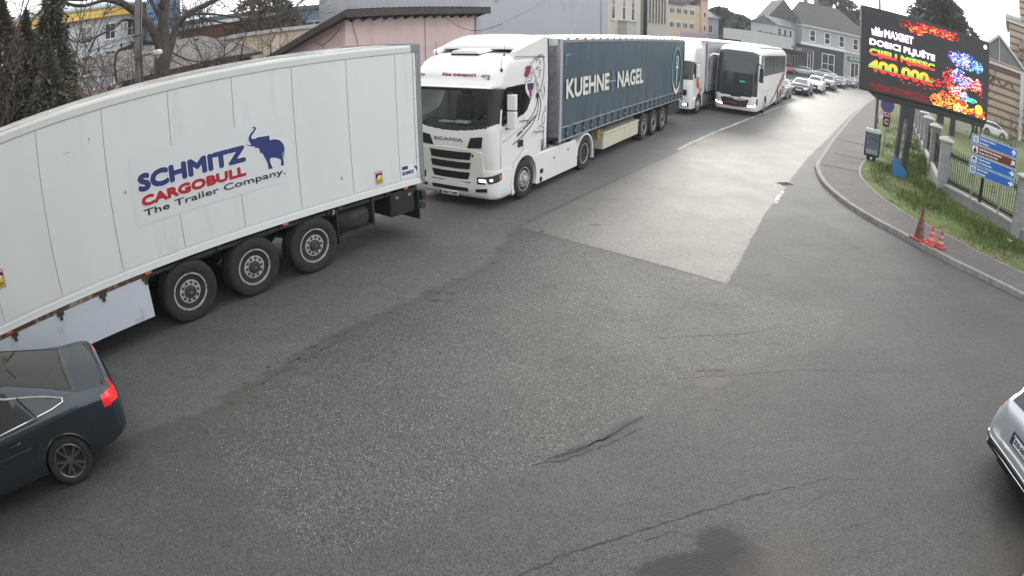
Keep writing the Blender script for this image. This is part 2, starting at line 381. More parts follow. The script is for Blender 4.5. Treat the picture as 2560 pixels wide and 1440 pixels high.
# painted lines
pm = mk('worn road paint', (.52,.51,.48), .75, c2=(.12,.117,.11), c2amt=.6, c2s=5)
def line_mark(pts, w, z=.0038):
    g = G(); n = len(pts); Lv = []; Rv = []
    for i, p in enumerate(pts):
        a = pts[max(0,i-1)]; b = pts[min(n-1,i+1)]; dx, dy = b[0]-a[0], b[1]-a[1]; l = math.hypot(dx, dy)
        Lv.append((p[0]-dy/l*w/2, p[1]+dx/l*w/2, z)); Rv.append((p[0]+dy/l*w/2, p[1]-dx/l*w/2, z))
    g.add(Lv+Rv, [(i, i+1, n+i+1, n+i) for i in range(n-1)])
    return tag(g.build('lane_marking', pm), kind='structure')
line_mark([(6.1,22.1),(6.8,23.26),(9.41,27.12),(12.47,31.44),(17.07,38.06),(22.31,45.04),(31.13,57.14),(43.32,72.51),(50.74,81.16),(79,113.5)], .15)
line_mark([(7.1,15.25),(7.5,15.95),(7.96,16.64)], .12)
# kerb, pavement
KT = smooth([(76,106),(60,85.5),(41.06,62.07),(25.62,41.35),(16.78,28.95),(12.85,23.22),(11.2,20.73),(10.57,19.48),(9.92,17.69),(9.62,15.8),(9.69,14.2),(10.05,12.7),(10.37,11.69),(10.82,10.7),(11.84,9.08),(13.6,6.4),(17,2),(24,-6)], 4)
def offs(P, d):
    o = []
    for i, p in enumerate(P):
        a = P[max(0,i-1)]; b = P[min(len(P)-1,i+1)]; dx, dy = b[0]-a[0], b[1]-a[1]; l = math.hypot(dx, dy); o.append((p[0]-dy/l*d, p[1]+dx/l*d))
    return o
KI = offs(KT, .16)
def strip(g, A, za, B, zb, m=0):
    n = len(A); g.add([(x,y,za) for x,y in A]+[(x,y,zb) for x,y in B], [(i,i+1,n+i+1,n+i) for i in range(n-1)], m)
g = G(); strip(g, offs(KT,-.03), -.02, KT, .115); strip(g, KT, .115, offs(KT,.02), .13); strip(g, offs(KT,.02), .13, KI, .13)
kerbm = mk('kerb stone', (.21,.195,.18), .8, var=.25, vs=5, bump=.4, bs=30)
kb = tag(g.build('kerb', kerbm), kind='structure')
g = G(); acc = 0
for i in range(len(KT)-1):
    a, b = KT[i], KT[i+1]; L = math.hypot(b[0]-a[0], b[1]-a[1]); k = max(1, round(L/.9))
    A2, B2 = offs(KT,-.034)[i], offs(KT,-.034)[i+1]; AI, BI = KI[i], KI[i+1]
    if a[1] > 45: continue
    for j in range(k):
        t = j/k; p = (a[0]+(b[0]-a[0])*t, a[1]+(b[1]-a[1])*t); q = (AI[0]+(BI[0]-AI[0])*t, AI[1]+(BI[1]-AI[1])*t); o = (A2[0]+(B2[0]-A2[0])*t, A2[1]+(B2[1]-A2[1])*t)
        ux, uy = (b[0]-a[0])/L*.012, (b[1]-a[1])/L*.012
        g.add([(o[0],o[1],0),(p[0],p[1],.118),(q[0],q[1],.133),(o[0]+ux,o[1]+uy,0),(p[0]+ux,p[1]+uy,.118),(q[0]+ux,q[1]+uy,.133)], [(0,1,4,3),(1,2,5,4)])
tag(g.build('kerb_joints', crk, fix=False), kind='structure')
PI_ = smooth([(77.5,104.5),(62.5,83.5),(43.6,60.2),(27.4,40.2),(19.0,28.5),(15.7,23.7),(13.6,21.1),(12.45,19.32),(11.95,18.08),(11.5,16.3),(11.45,14.7),(11.75,13.4),(12.05,12.48),(12.5,11.3),(13.6,9.9),(15.6,7.2),(19,2.8),(26,-5)], 4)
g = G(); strip(g, KI, .13, PI_, .13); tag(g.build('pavement', paving), kind='structure')
# cross joints in the pavement and narrow edging slab
g = G(); strip(g, offs(PI_,-.05), .145, offs(PI_,.03), .145); strip(g, offs(PI_,-.05), .12, offs(PI_,-.05), .145); tag(g.build('pavement_edging', kerbm), kind='structure')
for (a, b) in (((13.25,23.0),(14.9,22.1)),((15.6,26.8),(17.2,25.9)),((11.3,20.4),(12.7,19.7))):
    g = G(); g.beam((*a,.133),(*b,.133),.09,.006); tag(g.build('pavement_joint', crk), kind='structure')
# verge and lawn
grassm = mk('turf', (.075,.115,.022), .95, var=.45, vs=2.2, c2=(.13,.105,.06), c2amt=.5, c2s=.9, bump=.8, bs=25)
lawnm = mk('church lawn', (.09,.12,.035), .95, var=.35, vs=.6, c2=(.17,.14,.08), c2amt=.25, c2s=.5, bump=.5, bs=20)
g = G(); strip(g, offs(PI_,.03), .135, [(x+ (190 if y > 60 else 90), y - (40 if y > 60 else 6)) for x, y in PI_], .14); tag(g.build('verge_ground', grassm), kind='structure')
# ================================================================ lorry building blocks
rustm = mk('rusty cream rail', (.42,.37,.27), .7, var=.2, vs=8, c2=(.10,.05,.03), c2amt=.9, c2s=7)
_w = {}
def wheel_meshes(style):
    if style in _w: return _w[style]
    t = G()
    if style == 'trailer': r, w = .535, .385
    elif style in ('steer', 'drive'): r, w = .505, .315
    else: r, w = .505, .3
    h = w/2
    t.lathe([(r*.62,-h*.9),(r*.72,-h),(r*.93,-h*.97),(r*.985,-h*.8),(r,-h*.6),(r,-h*.2),(r*.985,-h*.18),(r*.985,-h*.08),(r,-h*.06),(r,h*.1),(r*.985,h*.12),(r*.985,h*.24),(r,h*.26),(r,h*.6),(r*.985,h*.8),(r*.93,h*.97),(r*.87,h*.985),(r*.85,h*1.0),(r*.72,h),(r*.62,h*.9),(r*.58,h*.8)], 40)
    tyre = t.mesh('tyre', rubber, ang=50)
    g = G(); f = h*.9
    if style == 'trailer':
        g.lathe([(.30,-h*.8),(.33,f-.03),(.325,f),(.30,f),(.288,f-.03),(.28,f-.085),(.235,f-.10),(.208,f-.025),(.20,f-.015),(.11,f-.015),(.105,f-.03),(.0,f-.03)], 40, m=0)
        for k in range(10):
            a = 2*math.pi*k/10
            g.lathe([(.026,-.02),(.026,.012),(.02,.016),(0,.016)], 8, c=(.155*math.cos(a), f-.02, .155*math.sin(a)), m=1)
            a += math.pi/10; c = (.252*math.cos(a), f-.072, .252*math.sin(a))
            g.lathe([(.03,-.04),(.03,.0),(0,.0)], 8, c=c, m=1)
        hub = G(); hub.lathe([(.108,f-.03),(.105,f+.03),(.09,f+.045),(.05,f+.047),(.0,f+.047)], 20); hub.box(-.012,.018,f+.047,f+.056,-.01,.014, 1)
    elif style == 'drive':
        g.lathe([(.30,-h*.8),(.315,f-.03),(.31,f),(.288,f),(.275,f-.03),(.265,f-.12),(.24,f-.17),(.18,f-.16),(.15,f-.1),(.12,f-.09),(0,f-.09)], 36, m=0)
        for k in range(10):
            a = 2*math.pi*k/10; g.lathe([(.02,-.02),(.02,.03),(0,.035)], 8, c=(.2*math.cos(a), f-.16, .2*math.sin(a)), m=0)
            a += math.pi/10; g.lathe([(.026,-.04),(.026,.0),(0,0)], 8, c=(.25*math.cos(a), f-.15, .25*math.sin(a)), m=1)
        hub = G(); hub.lathe([(.12,f-.09),(.115,f-.03),(.09,f-.02),(0,f-.02)], 20)
    else:
        g.lathe([(.30,-h*.8),(.315,f-.03),(.31,f),(.29,f),(.28,f-.03),(.265,f-.07),(.225,f-.03),(.20,f+.01),(.12,f+.015),(0,f+.015)], 36, m=0)
        for k in range(10):
            a = 2*math.pi*k/10; g.lathe([(.02,-.01),(.02,.035),(.01,.045),(0,.045)], 8, c=(.165*math.cos(a), f, .165*math.sin(a)), m=0)
            a += math.pi/10; g.lathe([(.026,-.04),(.026,.0),(0,0)], 8, c=(.248*math.cos(a), f-.045, .248*math.sin(a)), m=1)
        hub = G(); hub.lathe([(.105,f),(.1,f+.06),(.08,f+.085),(0,f+.09)], 20)
    _w[style] = (tyre, g.mesh('rim', [rimgrey, black], ang=40), hub.mesh('hub', [darkmet if style == 'trailer' else rimgrey, steel], ang=40)); return _w[style]
def wheel(root, x, y, style):
    ty, ri, hu = wheel_meshes(style); r = .535 if style == 'trailer' else .505
    o = link('wheel', ty, root, (x, y, r-.012), 0 if y > 0 else math.pi)
    link('rim', ri, o); link('hub', hu, o); return o
def flap(root, x, y0, y1, z0, z1, name='mudflap'):
    g = G(); g.box(x-.012, x+.012, y0, y1, z0, z1); return g.build(name, rubber, root)

# ---------------------------------------------------------------- white refrigerated trailer, nearest lorry
boxw = mk('cream white panel', (.69,.71,.695), .38, coat=.15, var=.03, vs=.8, c2=(.65,.66,.63), c2amt=.2, c2s=1.0, stretch=(2.2,1,.25))
roofd = mk('dirty trailer roof', (.62,.61,.58), .6, c2=(.12,.105,.09), c2amt=.8, c2s=1.6, stretch=(.35,3,1))
seam = mk('panel joint', (.30,.30,.28), .7)
blue = mk('deep blue vinyl', (.028,.042,.165), .35, var=.06, vs=3)
redv = mk('red vinyl', (.42,.022,.03), .35)
blackv = mk('black vinyl', (.015,.015,.02), .4)
whitev = mk('white vinyl', (.80,.81,.84), .35)
halo = mk('pale sticker film', (.70,.72,.745), .3)
T = thing('refrigerated_trailer', 'cream white refrigerated semi-trailer with a blue elephant logo, cut off by the left edge', 'trailer', (-2.826, 13.48, 0), R(-128.2275))
ZB, ZT = 1.165, 3.985
g = G(); g.box(.09, 13.3, -1.24, 1.24, ZB, ZT-.02, 0)
for s in (1, -1):
    for k in range(12):
        a = .674 + 1.1918*k
        if a < 13.2: g.box(a-.006, a+.006, s*1.238, s*1.2425, ZB+.13, 3.84, 2)
    g.box(.25, 13.3, s*1.238, s*1.243, 3.838, 3.846, 2)
    g.box(.25, 13.3, s*1.238, s*1.242, ZB+.115, ZB+.119, 2)
body = g.build('box_body', [boxw, roofd, seam], T)
g = G()
for s in (1, -1): g.prism([(s*1.236,3.85),(s*1.252,3.85),(s*1.252,3.955),(s*1.235,3.995),(s*1.15,3.995),(s*1.15,3.98),(s*1.236,3.98)], 'x', .24, 13.3)
g.build('top_rail', mk('grey white rail', (.63,.64,.61), .35), T)
g = G()
for s in (1, -1): g.box(.1, 13.3, s*1.236, s*1.254, ZB-.025, ZB+.075, 0); g.box(.1,13.3, s*1.254, s*1.258, ZB-.03, ZB-.004, 0)
g.build('bottom_rail', mk('clean white rail', (.74,.75,.74), .3), T)
g = G(); r = random.Random(3)
NX, NY = 60, 8
g.add([(.1+13.2*i/NX, -1.16+2.32*j/NY, 3.972+.03*(1-((j/NY-.5)*2)**2)+r.uniform(-.004,.004)) for i in range(NX+1) for j in range(NY+1)], [(i*(NY+1)+j, i*(NY+1)+j+1, (i+1)*(NY+1)+j+1, (i+1)*(NY+1)+j) for i in range(NX) for j in range(NY)], 0, True)
g.build('roof', roofd, T)
g = G(); g.box(0, .09, -1.25, -1.16, ZB-.05, 4.0); g.box(0, .09, 1.16, 1.255, ZB-.05, 4.0); g.box(0,.09,-1.16,1.16,3.86,4.0); g.box(0,.09,-1.16,1.16,ZB-.05,ZB+.1)
g.box(.09, .25, 1.2, 1.258, 3.84, 4.0); g.box(.09,.25,-1.258,-1.2,3.84,4.0); g.box(-.03,.02,-1.2,1.2,3.93,4.02); g.box(.09,.13,1.2,1.2585,ZB,3.84,1); g.box(.14,.21,1.2,1.2565,ZB+.1,3.8,2)
for z in (1.7,2.3,2.9,3.4): g.box(.1,.22,1.2,1.26,z,z+.006,1)
g.build('rear_frame', [mk('grey steel frame', (.24,.25,.26), .5, .3), steel, boxw], T, bevel=.006)
for s in (1, -1):
    g = G(); g.box(-.01, .07, s*.01, s*1.15, ZB+.11, 3.85); d = g.build('rear_door', boxw, T, bevel=.005)
    g = G(); g.cyl((-.04, s*.35, ZB+.1), (-.04, s*.35, 3.85), .018); g.cyl((-.04, s*.75, ZB+.1), (-.04, s*.75, 3.85), .018); g.build('locking_bar', steel, d)
g = G(); g.box(13.3, 13.42, -1.25, 1.25, ZB, 4.0); g.box(13.4, 13.85, -1.0, 1.0, 1.9, 3.7); g.build('cooling_unit', white, T, bevel=.03)
g = G()
for s in (1, -1): g.box(.3, 12.5, s*.42-.06, s*.42+.06, .72, ZB-.03)
for x in (1.0, 2.2, 3.5, 4.8, 6.3, 8, 9.5, 11, 12.3): g.box(x-.05, x+.05, -1.2, 1.2, ZB-.14, ZB-.03)
for x in (2.873, 4.183, 5.493): g.cyl((x, -1, .52), (x, 1, .52), .07); g.beam((x+.45,.5,.75), (x-.1,.5,.55), .1, .14); g.beam((x+.45,-.5,.75), (x-.1,-.5,.55), .1, .14); g.cyl((x-.3,.5,.6),(x-.3,.5,1.0),.13); g.cyl((x-.3,-.5,.6),(x-.3,-.5,1.0),.13)
g.box(.15,6.3,-1.15,1.15,1.0,1.06)
g.build('chassis', darkmet, T)
for x in (2.873, 4.183, 5.493):
    for s in (1, -1): wheel(T, x, s*1.045, 'trailer')
for s in (1, -1):
    g = G(); g.prism([(6.245,1.045),(6.245,.36),(11.2,.36),(11.2,1.045)], 'y', s*1.2, s*1.225, 0); 
    sk = g.build('side_skirt', mk('blue white skirt', (.56,.60,.66), .4, c2=(.36,.37,.37), c2amt=.12, c2s=3), T, bevel=.004)
    g = G(); g.box(6.2, 11.2, s*1.16, s*1.222, 1.05, 1.125); g.build('skirt_rail', rustm, T)
    for x in (6.27, 7.1, 7.95, 8.9):
        g = G(); g.box(x-.07, x+.07, s*1.17, s*1.245, 1.0, 1.09); g.box(x-.03,x+.03,s*1.17,s*1.25,.93,1.0); g.build('skirt_bracket', mk('rusty bracket', (.05,.035,.028), .8, c2=(.18,.08,.04), c2amt=.4, c2s=12), T, bevel=.006)
flap(T, 2.3, .82, 1.22, .36, 1.06); flap(T, 2.3, -1.22, -.82, .36, 1.06); flap(T, .18, -1.22, 1.22, .34, .98, 'rear_mudguard')
g = G(); g.box(2.31,2.5,.82,1.2,1.0,1.1); g.build('mudguard_bracket', darkmet, T)
n2 = G(); put_text(n2, '2', (2.405,1.236,1.01), (-1,0,0), (0,0,1), .045, .07); n2.build('lettering', whitev, T)
g = G(); g.box(2.36,2.44,1.21,1.235,.98,1.1); g.build('number_plaque', black, T)
for s in (1,):
    g = G()
    g.lathe([(.3,0),(.44,0),(.5,.04),(.535,.12),(.535,.26),(.5,.34),(.44,.38),(.3,.38)], 32, 'z', (1.85, .75, .56))
    g.build('spare_wheel', rubber, T, ang=50)
    g = G(); g.box(1.4,2.2,.3,1.18,.5,.56); g.box(1.38,1.42,.3,1.2,.5,1.1); g.build('spare_wheel_carrier', darkmet, T)
    g = G(); g.box(.3,.96,.62,1.215,.56,1.02); tb = g.build('tool_box', black, T, bevel=.02)
    g = G(); g.box(.29,.97,.6,1.228,.95,1.06); g.box(.4,.5,1.22,1.24,.92,.99,1); g.box(.75,.85,1.22,1.24,.92,.99,1); g.build('lid', [black, steel], tb, bevel=.012)
    g = G()
    for a in ((.38,.88,.60,.62),(.38,.88,.86,.88)): g.box(a[0],a[1],1.213,1.222,a[2],a[3])
    g.box(.38,.40,1.213,1.222,.62,.86); g.box(.86,.88,1.213,1.222,.62,.86); g.build('door_rib', black, tb)
g = G(); g.box(-.03,.12,-1.2,1.2,.55,.68,0); g.box(-.02,.1,.95,1.24,.74,.95,0); g.box(-.05,.0,1.05,1.26,.8,.86,1); g.build('rear_bumper', [darkmet, red], T, bevel=.008)
for x in (6.2, 3.455, .55, 8.99):
    g = G(); g.box(x-.06,x+.06,1.21,1.262,1.085,1.125); g.build('marker_lamp', mk('orange marker', (.55,.12,.07), .3), T, bevel=.006)
# decals
YD = 1.2435
P3 = lambda p: (p[0], YD+.003, p[1])
g = G(); g.poly([(p[0], YD+.001, p[1]) for p in [(6.22,2.97),(4.75,2.985),(3.25,3.0),(3.28,1.86),(4.9,1.86),(6.24,1.87)]])
stk = g.build('logo_sticker', mk('faint sticker film', (.685,.70,.70), .3), T)
ELE = [(3.917,2.94),(3.863,2.934),(3.841,2.908),(3.847,2.876),(3.88,2.846),(3.914,2.813),(3.941,2.792),(3.947,2.756),(3.926,2.735),(3.876,2.731),(3.836,2.74),(3.8,2.749),(3.782,2.738),(3.697,2.735),(3.591,2.729),(3.591,2.694),(3.588,2.642),(3.532,2.648),(3.462,2.637),(3.401,2.611),(3.349,2.563),(3.319,2.509),(3.308,2.459),(3.314,2.398),(3.331,2.281),(3.337,2.282),(3.334,2.388),(3.351,2.392),(3.361,2.27),(3.349,2.267),(3.35,2.153),(3.418,2.154),(3.4,2.258),(3.436,2.286),(3.496,2.316),(3.574,2.336),(3.606,2.333),(3.624,2.313),(3.622,2.268),(3.604,2.213),(3.578,2.149),(3.671,2.152),(3.669,2.214),(3.69,2.294),(3.721,2.362),(3.746,2.425),(3.758,2.458),(3.801,2.457),(3.807,2.509),(3.818,2.548),(3.839,2.566),(3.908,2.574),(3.895,2.588),(3.897,2.606),(3.936,2.607),(3.988,2.622),(4.031,2.648),(4.066,2.682),(4.03,2.657),(3.986,2.641),(3.955,2.641),(3.978,2.673),(3.998,2.704),(4.004,2.745),(3.995,2.789),(3.966,2.83),(3.925,2.855),(3.884,2.883),(3.873,2.901),(3.893,2.911)]
def outline(P, d):
    o = []; n = len(P)
    for i in range(n):
        a, b = P[i-1], P[(i+1) % n]; dx, dy = b[0]-a[0], b[1]-a[1]; l = math.hypot(dx, dy) or 1; o.append((P[i][0]+dy/l*d, P[i][1]-dx/l*d))
    return o
g = G(); 
for i in range(len(ELE)):
    a, b = ELE[i], ELE[(i+1) % len(ELE)]; stroke(g, [a, ((a[0]+b[0])/2,(a[1]+b[1])/2), b], .05, lambda p: (p[0], YD+.003, p[1]))
g.build('logo_outline', whitev, T, fix=False)
g = G(); g.poly([(p[0], YD+.006, p[1]) for p in ELE]); g.build('elephant_logo', blue, T)
def side_word(txt, x0, x1, z0, z1, m, bold, halow=0, lift=.006, shear=0, space=1., par=T, name='lettering', y=YD):
    if halow:
        g = G(); put_text(g, txt, (x0+halow*.5, y, z0-halow*.5), (-1,0,0), (0,0,1), x0-x1+halow, z1-z0+halow, 0, bold+.016, shear, space, lift-.003); g.build('letter_outline', whitev, par, fix=False)
    g = G(); put_text(g, txt, (x0, y, z0), (-1,0,0), (0,0,1), x0-x1, z1-z0, 0, bold, shear, space, lift); return g.build(name, m, par, fix=False)
side_word('SCHMITZ', 6.12, 4.09, 2.385, 2.675, blue, .026, .03)
side_word('CARGOBULL', 6.10, 4.11, 2.148, 2.325, redv, .018, .02)
side_word('The Trailer Company.', 6.085, 3.335, 1.965, 2.105, blackv, .003, 0)
def tri_decal(x0, x1, z0, z1):
    d = G(); y = YD+.004
    q = lambda a, b: (x0+(x1-x0)*a, y, z0+(z1-z0)*b)
    d.poly([q(0,0),q(1,0),q(1,1),q(0,1)], 0)
    y2 = y
    def pq(pts, m, l): d.poly([(q(a,b)[0], y+l, q(a,b)[2]) for a, b in pts], m)
    pq([(.08,.04),(.92,.04),(.92,.96),(.08,.96)], 1, .002); pq([(.13,.07),(.87,.07),(.87,.80),(.13,.80)], 2, .003)
    pq([(.13,.42),(.87,.66),(.87,.80),(.13,.80)], 3, .004); pq([(.2,.50),(.5,.70),(.75,.66),(.45,.46)], 4, .005); pq([(.2,.14),(.8,.14),(.8,.18),(.2,.18)], 3, .005); pq([(.2,.24),(.8,.24),(.8,.30),(.2,.30)], 3, .005); pq([(.12,.86),(.88,.86),(.88,.91),(.12,.91)], 4, .003)
    return d.build('warning_sticker', [mk('pink white edge', (.72,.58,.55), .4), mk('sticker red', (.35,.03,.03), .4), mk('sticker yellow', (.65,.52,.04), .4), blackv, whitev], T, fix=False)
tri_decal(1.335, 1.135, 1.335, 1.60); tri_decal(8.99, 8.80, 1.79, 2.08)
g = G(); g.box(.64,.18,YD,YD+.002,1.33,1.57); g.box(.62,.46,YD,YD+.004,1.49,1.56,1); g.build('maker_sticker', [whitev, blue], T)
side_word('SCHMITZ', .62, .30, 1.375, 1.455, blue, .006, 0, .005)
def small_ele(x, z, s): return [(x - (3.95-p[0])*s, YD+.005, z + (p[1]-2.15)*s) for p in ELE]
g = G(); g.poly(small_ele(.285, 1.40, .2)); g.build('elephant_logo', blue, T)
for (x, z, w, h) in ((6.89,3.44,.02,.07),(6.36,2.47,.05,.05),(2.13,1.64,.05,.07),(5.0,1.45,.012,.012),(7.3,3.35,.15,.008)): g = G(); g.poly([(x+w/2*math.cos(a), YD+.0025, z+h/2*math.sin(a)) for a in [k*math.pi/5 for k in range(10)]]); g.build('scuff_mark', mk('scuff grey', (.33,.33,.31), .7), T, fix=False)
# ================================================================ lofted shells split into panels by region
def shell(rings, classify, parts, parent, off=0.0):
    """rings: closed rings of points; every quad goes to the part that classify(centre) names; None leaves a hole"""
    n = len(rings[0]); gs = {k: G() for k in parts}; idx = {k: {} for k in parts}
    vs = [p for r in rings for p in r]
    for i in range(len(rings)-1):
        for k in range(n):
            k2 = (k+1) % n; q = (i*n+k, i*n+k2, (i+1)*n+k2, (i+1)*n+k)
            c = [sum(vs[j][a] for j in q)/4 for a in range(3)]
            key = classify(c, i, k)
            if key is None: continue
            g = gs[key]; m = idx[key]; f = []
            for j in q:
                if j not in m: m[j] = len(g.v); g.v.append(vs[j])
                f.append(m[j])
            g.f.append(tuple(f)); g.m.append(0); g.s.append(True)
    out = {}
    for key, (name, mat, par) in parts.items():
        if gs[key].f: out[key] = gs[key].build(name, mat, out.get(par, parent) if par else parent, ang=40)
    return out
def rrect(xb, xf, w, z, rf, rb, nf=6, ns=40, nfr=30, bow=.0):
    """rounded rectangle ring in plan, anticlockwise from the rear right corner; points evenly laid on each side"""
    P = []
    def arc(cx, cy, r, a0, a1): return [(cx+r*math.cos(R(a0+(a1-a0)*k/nf)), cy+r*math.sin(R(a0+(a1-a0)*k/nf)), z) for k in range(nf)]
    P += arc(xb+rb, -w+rb, rb, 180, 270)
    P += [(xb+rb+(xf-rf-xb-rb)*k/ns, -w, z) for k in range(ns)]
    P += arc(xf-rf, -w+rf, rf, 270, 360)
    P += [(xf, -w+rf+(2*w-2*rf)*k/nfr, z) for k in range(nfr)]
    P += arc(xf-rf, w-rf, rf, 0, 90)
    P += [(xf-rf-(xf-rf-xb-rb)*k/ns, w, z) for k in range(ns)]
    P += arc(xb+rb, w-rb, rb, 90, 180)
    P += [(xb, w-rb-(2*w-2*rb)*k/nfr, z) for k in range(nfr)]
    if bow: P = [(x + bow*(1-(y/w)**2) if x > xf-rf*.9 else x, y, zz) for x, y, zz in P]
    return P

# ---------------------------------------------------------------- white tractor unit with the rooster drawing
TR = thing('tractor_unit', 'white lorry cab with a rooster drawn on its side, hauling the dark blue curtain trailer', 'lorry', (-.743, 16.086, 0), R(239.509))
cabw = mk('white cab paint', (.80,.79,.76), .22, coat=.5, var=.02, vs=1)
tint_g = bpy.data.materials.new('cab side glass'); tint_g.use_nodes = True
_b = tint_g.node_tree.nodes['Principled BSDF']; _b.inputs['Base Color'].default_value = (.30,.33,.31,1); _b.inputs['Roughness'].default_value = .02; _b.inputs['Transmission Weight'].default_value = 1.0; _b.inputs['IOR'].default_value = 1.15; _b.inputs['Coat Weight'].default_value = .3
tint = mk('tinted side glass', (.012,.013,.015), .05, spec=.6, coat=.3)
ws_glass = bpy.data.materials.new('windscreen glass'); ws_glass.use_nodes = True
_b = ws_glass.node_tree.nodes['Principled BSDF']; _b.inputs['Base Color'].default_value = (.55,.68,.62,1); _b.inputs['Roughness'].default_value = .02; _b.inputs['Transmission Weight'].default_value = 1.0; _b.inputs['IOR'].default_value = 1.12; _b.inputs['Coat Weight'].default_value = .35
prof = [  # z, x rear, x front, half width, front corner radius
 (.95,(-.86,1.42,1.235,.28)),(1.25,(-.98,1.45,1.24,.28)),(1.55,(-1.02,1.455,1.245,.28)),(1.9,(-1.04,1.44,1.245,.28)),(2.3,(-1.05,1.385,1.245,.28)),(2.6,(-1.05,1.335,1.24,.29)),(2.86,(-1.05,1.29,1.235,.3)),
 (2.9,(-1.05,1.36,1.24,.3)),(2.98,(-1.05,1.37,1.24,.32)),(3.0,(-1.05,1.335,1.24,.32)),(3.2,(-1.05,1.29,1.235,.36)),(3.35,(-1.05,1.22,1.225,.4)),(3.48,(-1.05,1.1,1.2,.42)),(3.57,(-1.05,.92,1.15,.42)),(3.63,(-1.04,.7,1.05,.4)),(3.66,(-1.0,.45,.9,.35)),(3.67,(-.6,.0,.5,.2)),(3.672,(-.32,-.28,.04,.015))]
zs = [.95+.05*i for i in range(0, 17)]+[1.78+.02*i for i in range(0,57)]+[2.95,3.05,3.1,3.15,3.2,3.25] + [2.875,2.885,2.895,2.99,3.32,3.375,3.42,3.46,3.5,3.54,3.57,3.6,3.62,3.635,3.65,3.66,3.665,3.67,3.6715,3.672]
zs = sorted(set(round(z, 4) for z in zs if z <= 3.2 or z > 3.2))
rings = []
for z in zs:
    xb, xf, w, rf = lerp(prof, z)
    rings.append(rrect(xb, xf, w, z, rf, .06, 7, 44, 34, bow=.035 if z < 3.3 else .02))
SIDEWIN = [(1.12,2.80),(.90,2.88),(.066,2.90),(-.06,2.90),(-.287,2.521),(-.233,2.399),(-.105,2.25),(.059,2.16),(.379,2.10),(.9,2.03),(1.12,1.96)]
ARC = (0., .505, .64)
def cls(c, i, k):
    x, y, z = c
    if abs(y) > 1.0 and (x-ARC[0])**2 + (z-ARC[1])**2 < ARC[2]**2: return None
    lowb = 1.86 + .09*min(1, (abs(y)/.9)**2) + (.12*(abs(y)-.95)/.3 if abs(y) > .95 else 0)
    if x > 1.0 and abs(y) < 1.235 and lowb < z < 2.865: return 'edge' if (z > 2.80 or z < lowb+.09 or abs(y) > 1.03) else 'screen'
    if abs(y) > 1.15 and inside((x, z), SIDEWIN): return 'sidel' if y > 0 else 'sider'
    return 'cab'
CB = shell(rings, cls, {'cab': ('cab', cabw, None), 'screen': ('windscreen', ws_glass, None), 'edge': ('windscreen_surround', black, None), 'sidel': ('side_window', tint_g, None), 'sider': ('side_window', tint_g, None)}, TR)
# interior
cream = mk('cab trim', (.42,.40,.36), .8); seatm = mk('cab seat', (.05,.045,.045), .9)
g = G(); g.box(.75,1.28,-1.15,1.15,1.2,1.93,1); g.prism([(1.28,1.9),(.75,2.02),(.72,1.3),(1.28,1.3)], 'y', -1.1, 1.1, 1); g.box(-.98,-.93,-1.2,1.2,1.3,3.0,0); g.box(-.92,1.1,-1.2,1.2,1.3,1.34,1)
g.box(-.9,-.3,-1.15,1.15,1.7,1.85,0); g.box(-.92,-.45,-1.18,-.45,1.85,2.75,0); g.box(-.92,-.45,.3,1.18,1.85,2.75,2); g.box(1.0,1.2,-.5,-.1,2.0,2.02,3); g.box(1.02,1.2,.0,.35,2.0,2.05,3); g.box(-.95,1.1,-1.18,1.18,2.92,2.95,2)
g.build('cab_interior', [cream, mk('dashboard', (.07,.075,.07), .7), mk('grey cab lining', (.36,.36,.34), .9), mk('papers on dash', (.6,.66,.62), .6)], TR)
for s in (1,-1):
    g = G(); g.box(-.3,.25,s*.6-.26,s*.6+.26,1.6,1.78); g.prism([(-.3,1.78),(-.42,2.45),(-.28,2.5),(-.14,1.78)], 'y', s*.6-.24, s*.6+.24); g.box(-.42,-.28,s*.6-.14,s*.6+.14,2.5,2.7); g.build('cab_seat', seatm, TR, bevel=.03)
st = G(); st.tube([(.62+.1*math.sin(a)*.4, .6+.23*math.cos(a), 1.98+.2*math.sin(a)) for a in [k*math.pi/10 for k in range(21)]], .016, 6); st.build('steering_wheel', black, TR)
# roof spoiler, sun visor, roof hatch
g = G()
top = [(1.02,3.50),(.45,3.73),(-.1,3.9),(-.7,4.02),(-1.0,4.06)]
for s in (1,-1):
    g.loft([[(x, s*1.19, 3.5 if x > .6 else 3.45), (x, s*1.2, z-.06), (x, s*1.12, z), (x, s*1.05, z-.08)] for x, z in top[1:]], 0, True, True)
    g.prism([(.45,3.6),(.45,3.72),(-1.02,4.05),(-1.16,4.05),(-1.22,2.9),(-1.16,1.1),(-1.03,1.1),(-1.03,3.55)], 'y', s*1.2, s*1.235, 0)
g.loft([[(x, 1.12, z), (x, .5, z+.03), (x, -.5, z+.03), (x, -1.12, z), (x, -1.12, z-.05), (x, 1.12, z-.05)] for x, z in ((.2,3.80),(-.3,3.96),(-.75,4.05),(-1.02,4.08))], 0, True, True)
g.box(-1.04,-.95,-1.1,1.1,3.6,4.02)
g.build('roof_deflector', cabw, TR, ang=30)
for s in (1,-1): g = G(); g.prism([(-1.16,4.03),(-1.23,4.0),(-1.29,2.9),(-1.235,1.15),(-1.165,1.1),(-1.225,2.9)], 'y', s*1.1, s*1.238); g.build('deflector_edge_trim', black, TR)
g = G(); g.loft([[(x, y*.98 if False else y, z) for y, z in ((-.42,zz),(-.36,zz+.07),(.36,zz+.07),(.42,zz))] for x, zz in ((.78,3.655),(.2,3.70),(-.1,3.72))], 0, True, True); ht = g.build('roof_hatch', cabw, TR)
g = G(); g.box(.70,.80,-.4,.4,3.60,3.655); g.build('hatch_seal', black, ht)
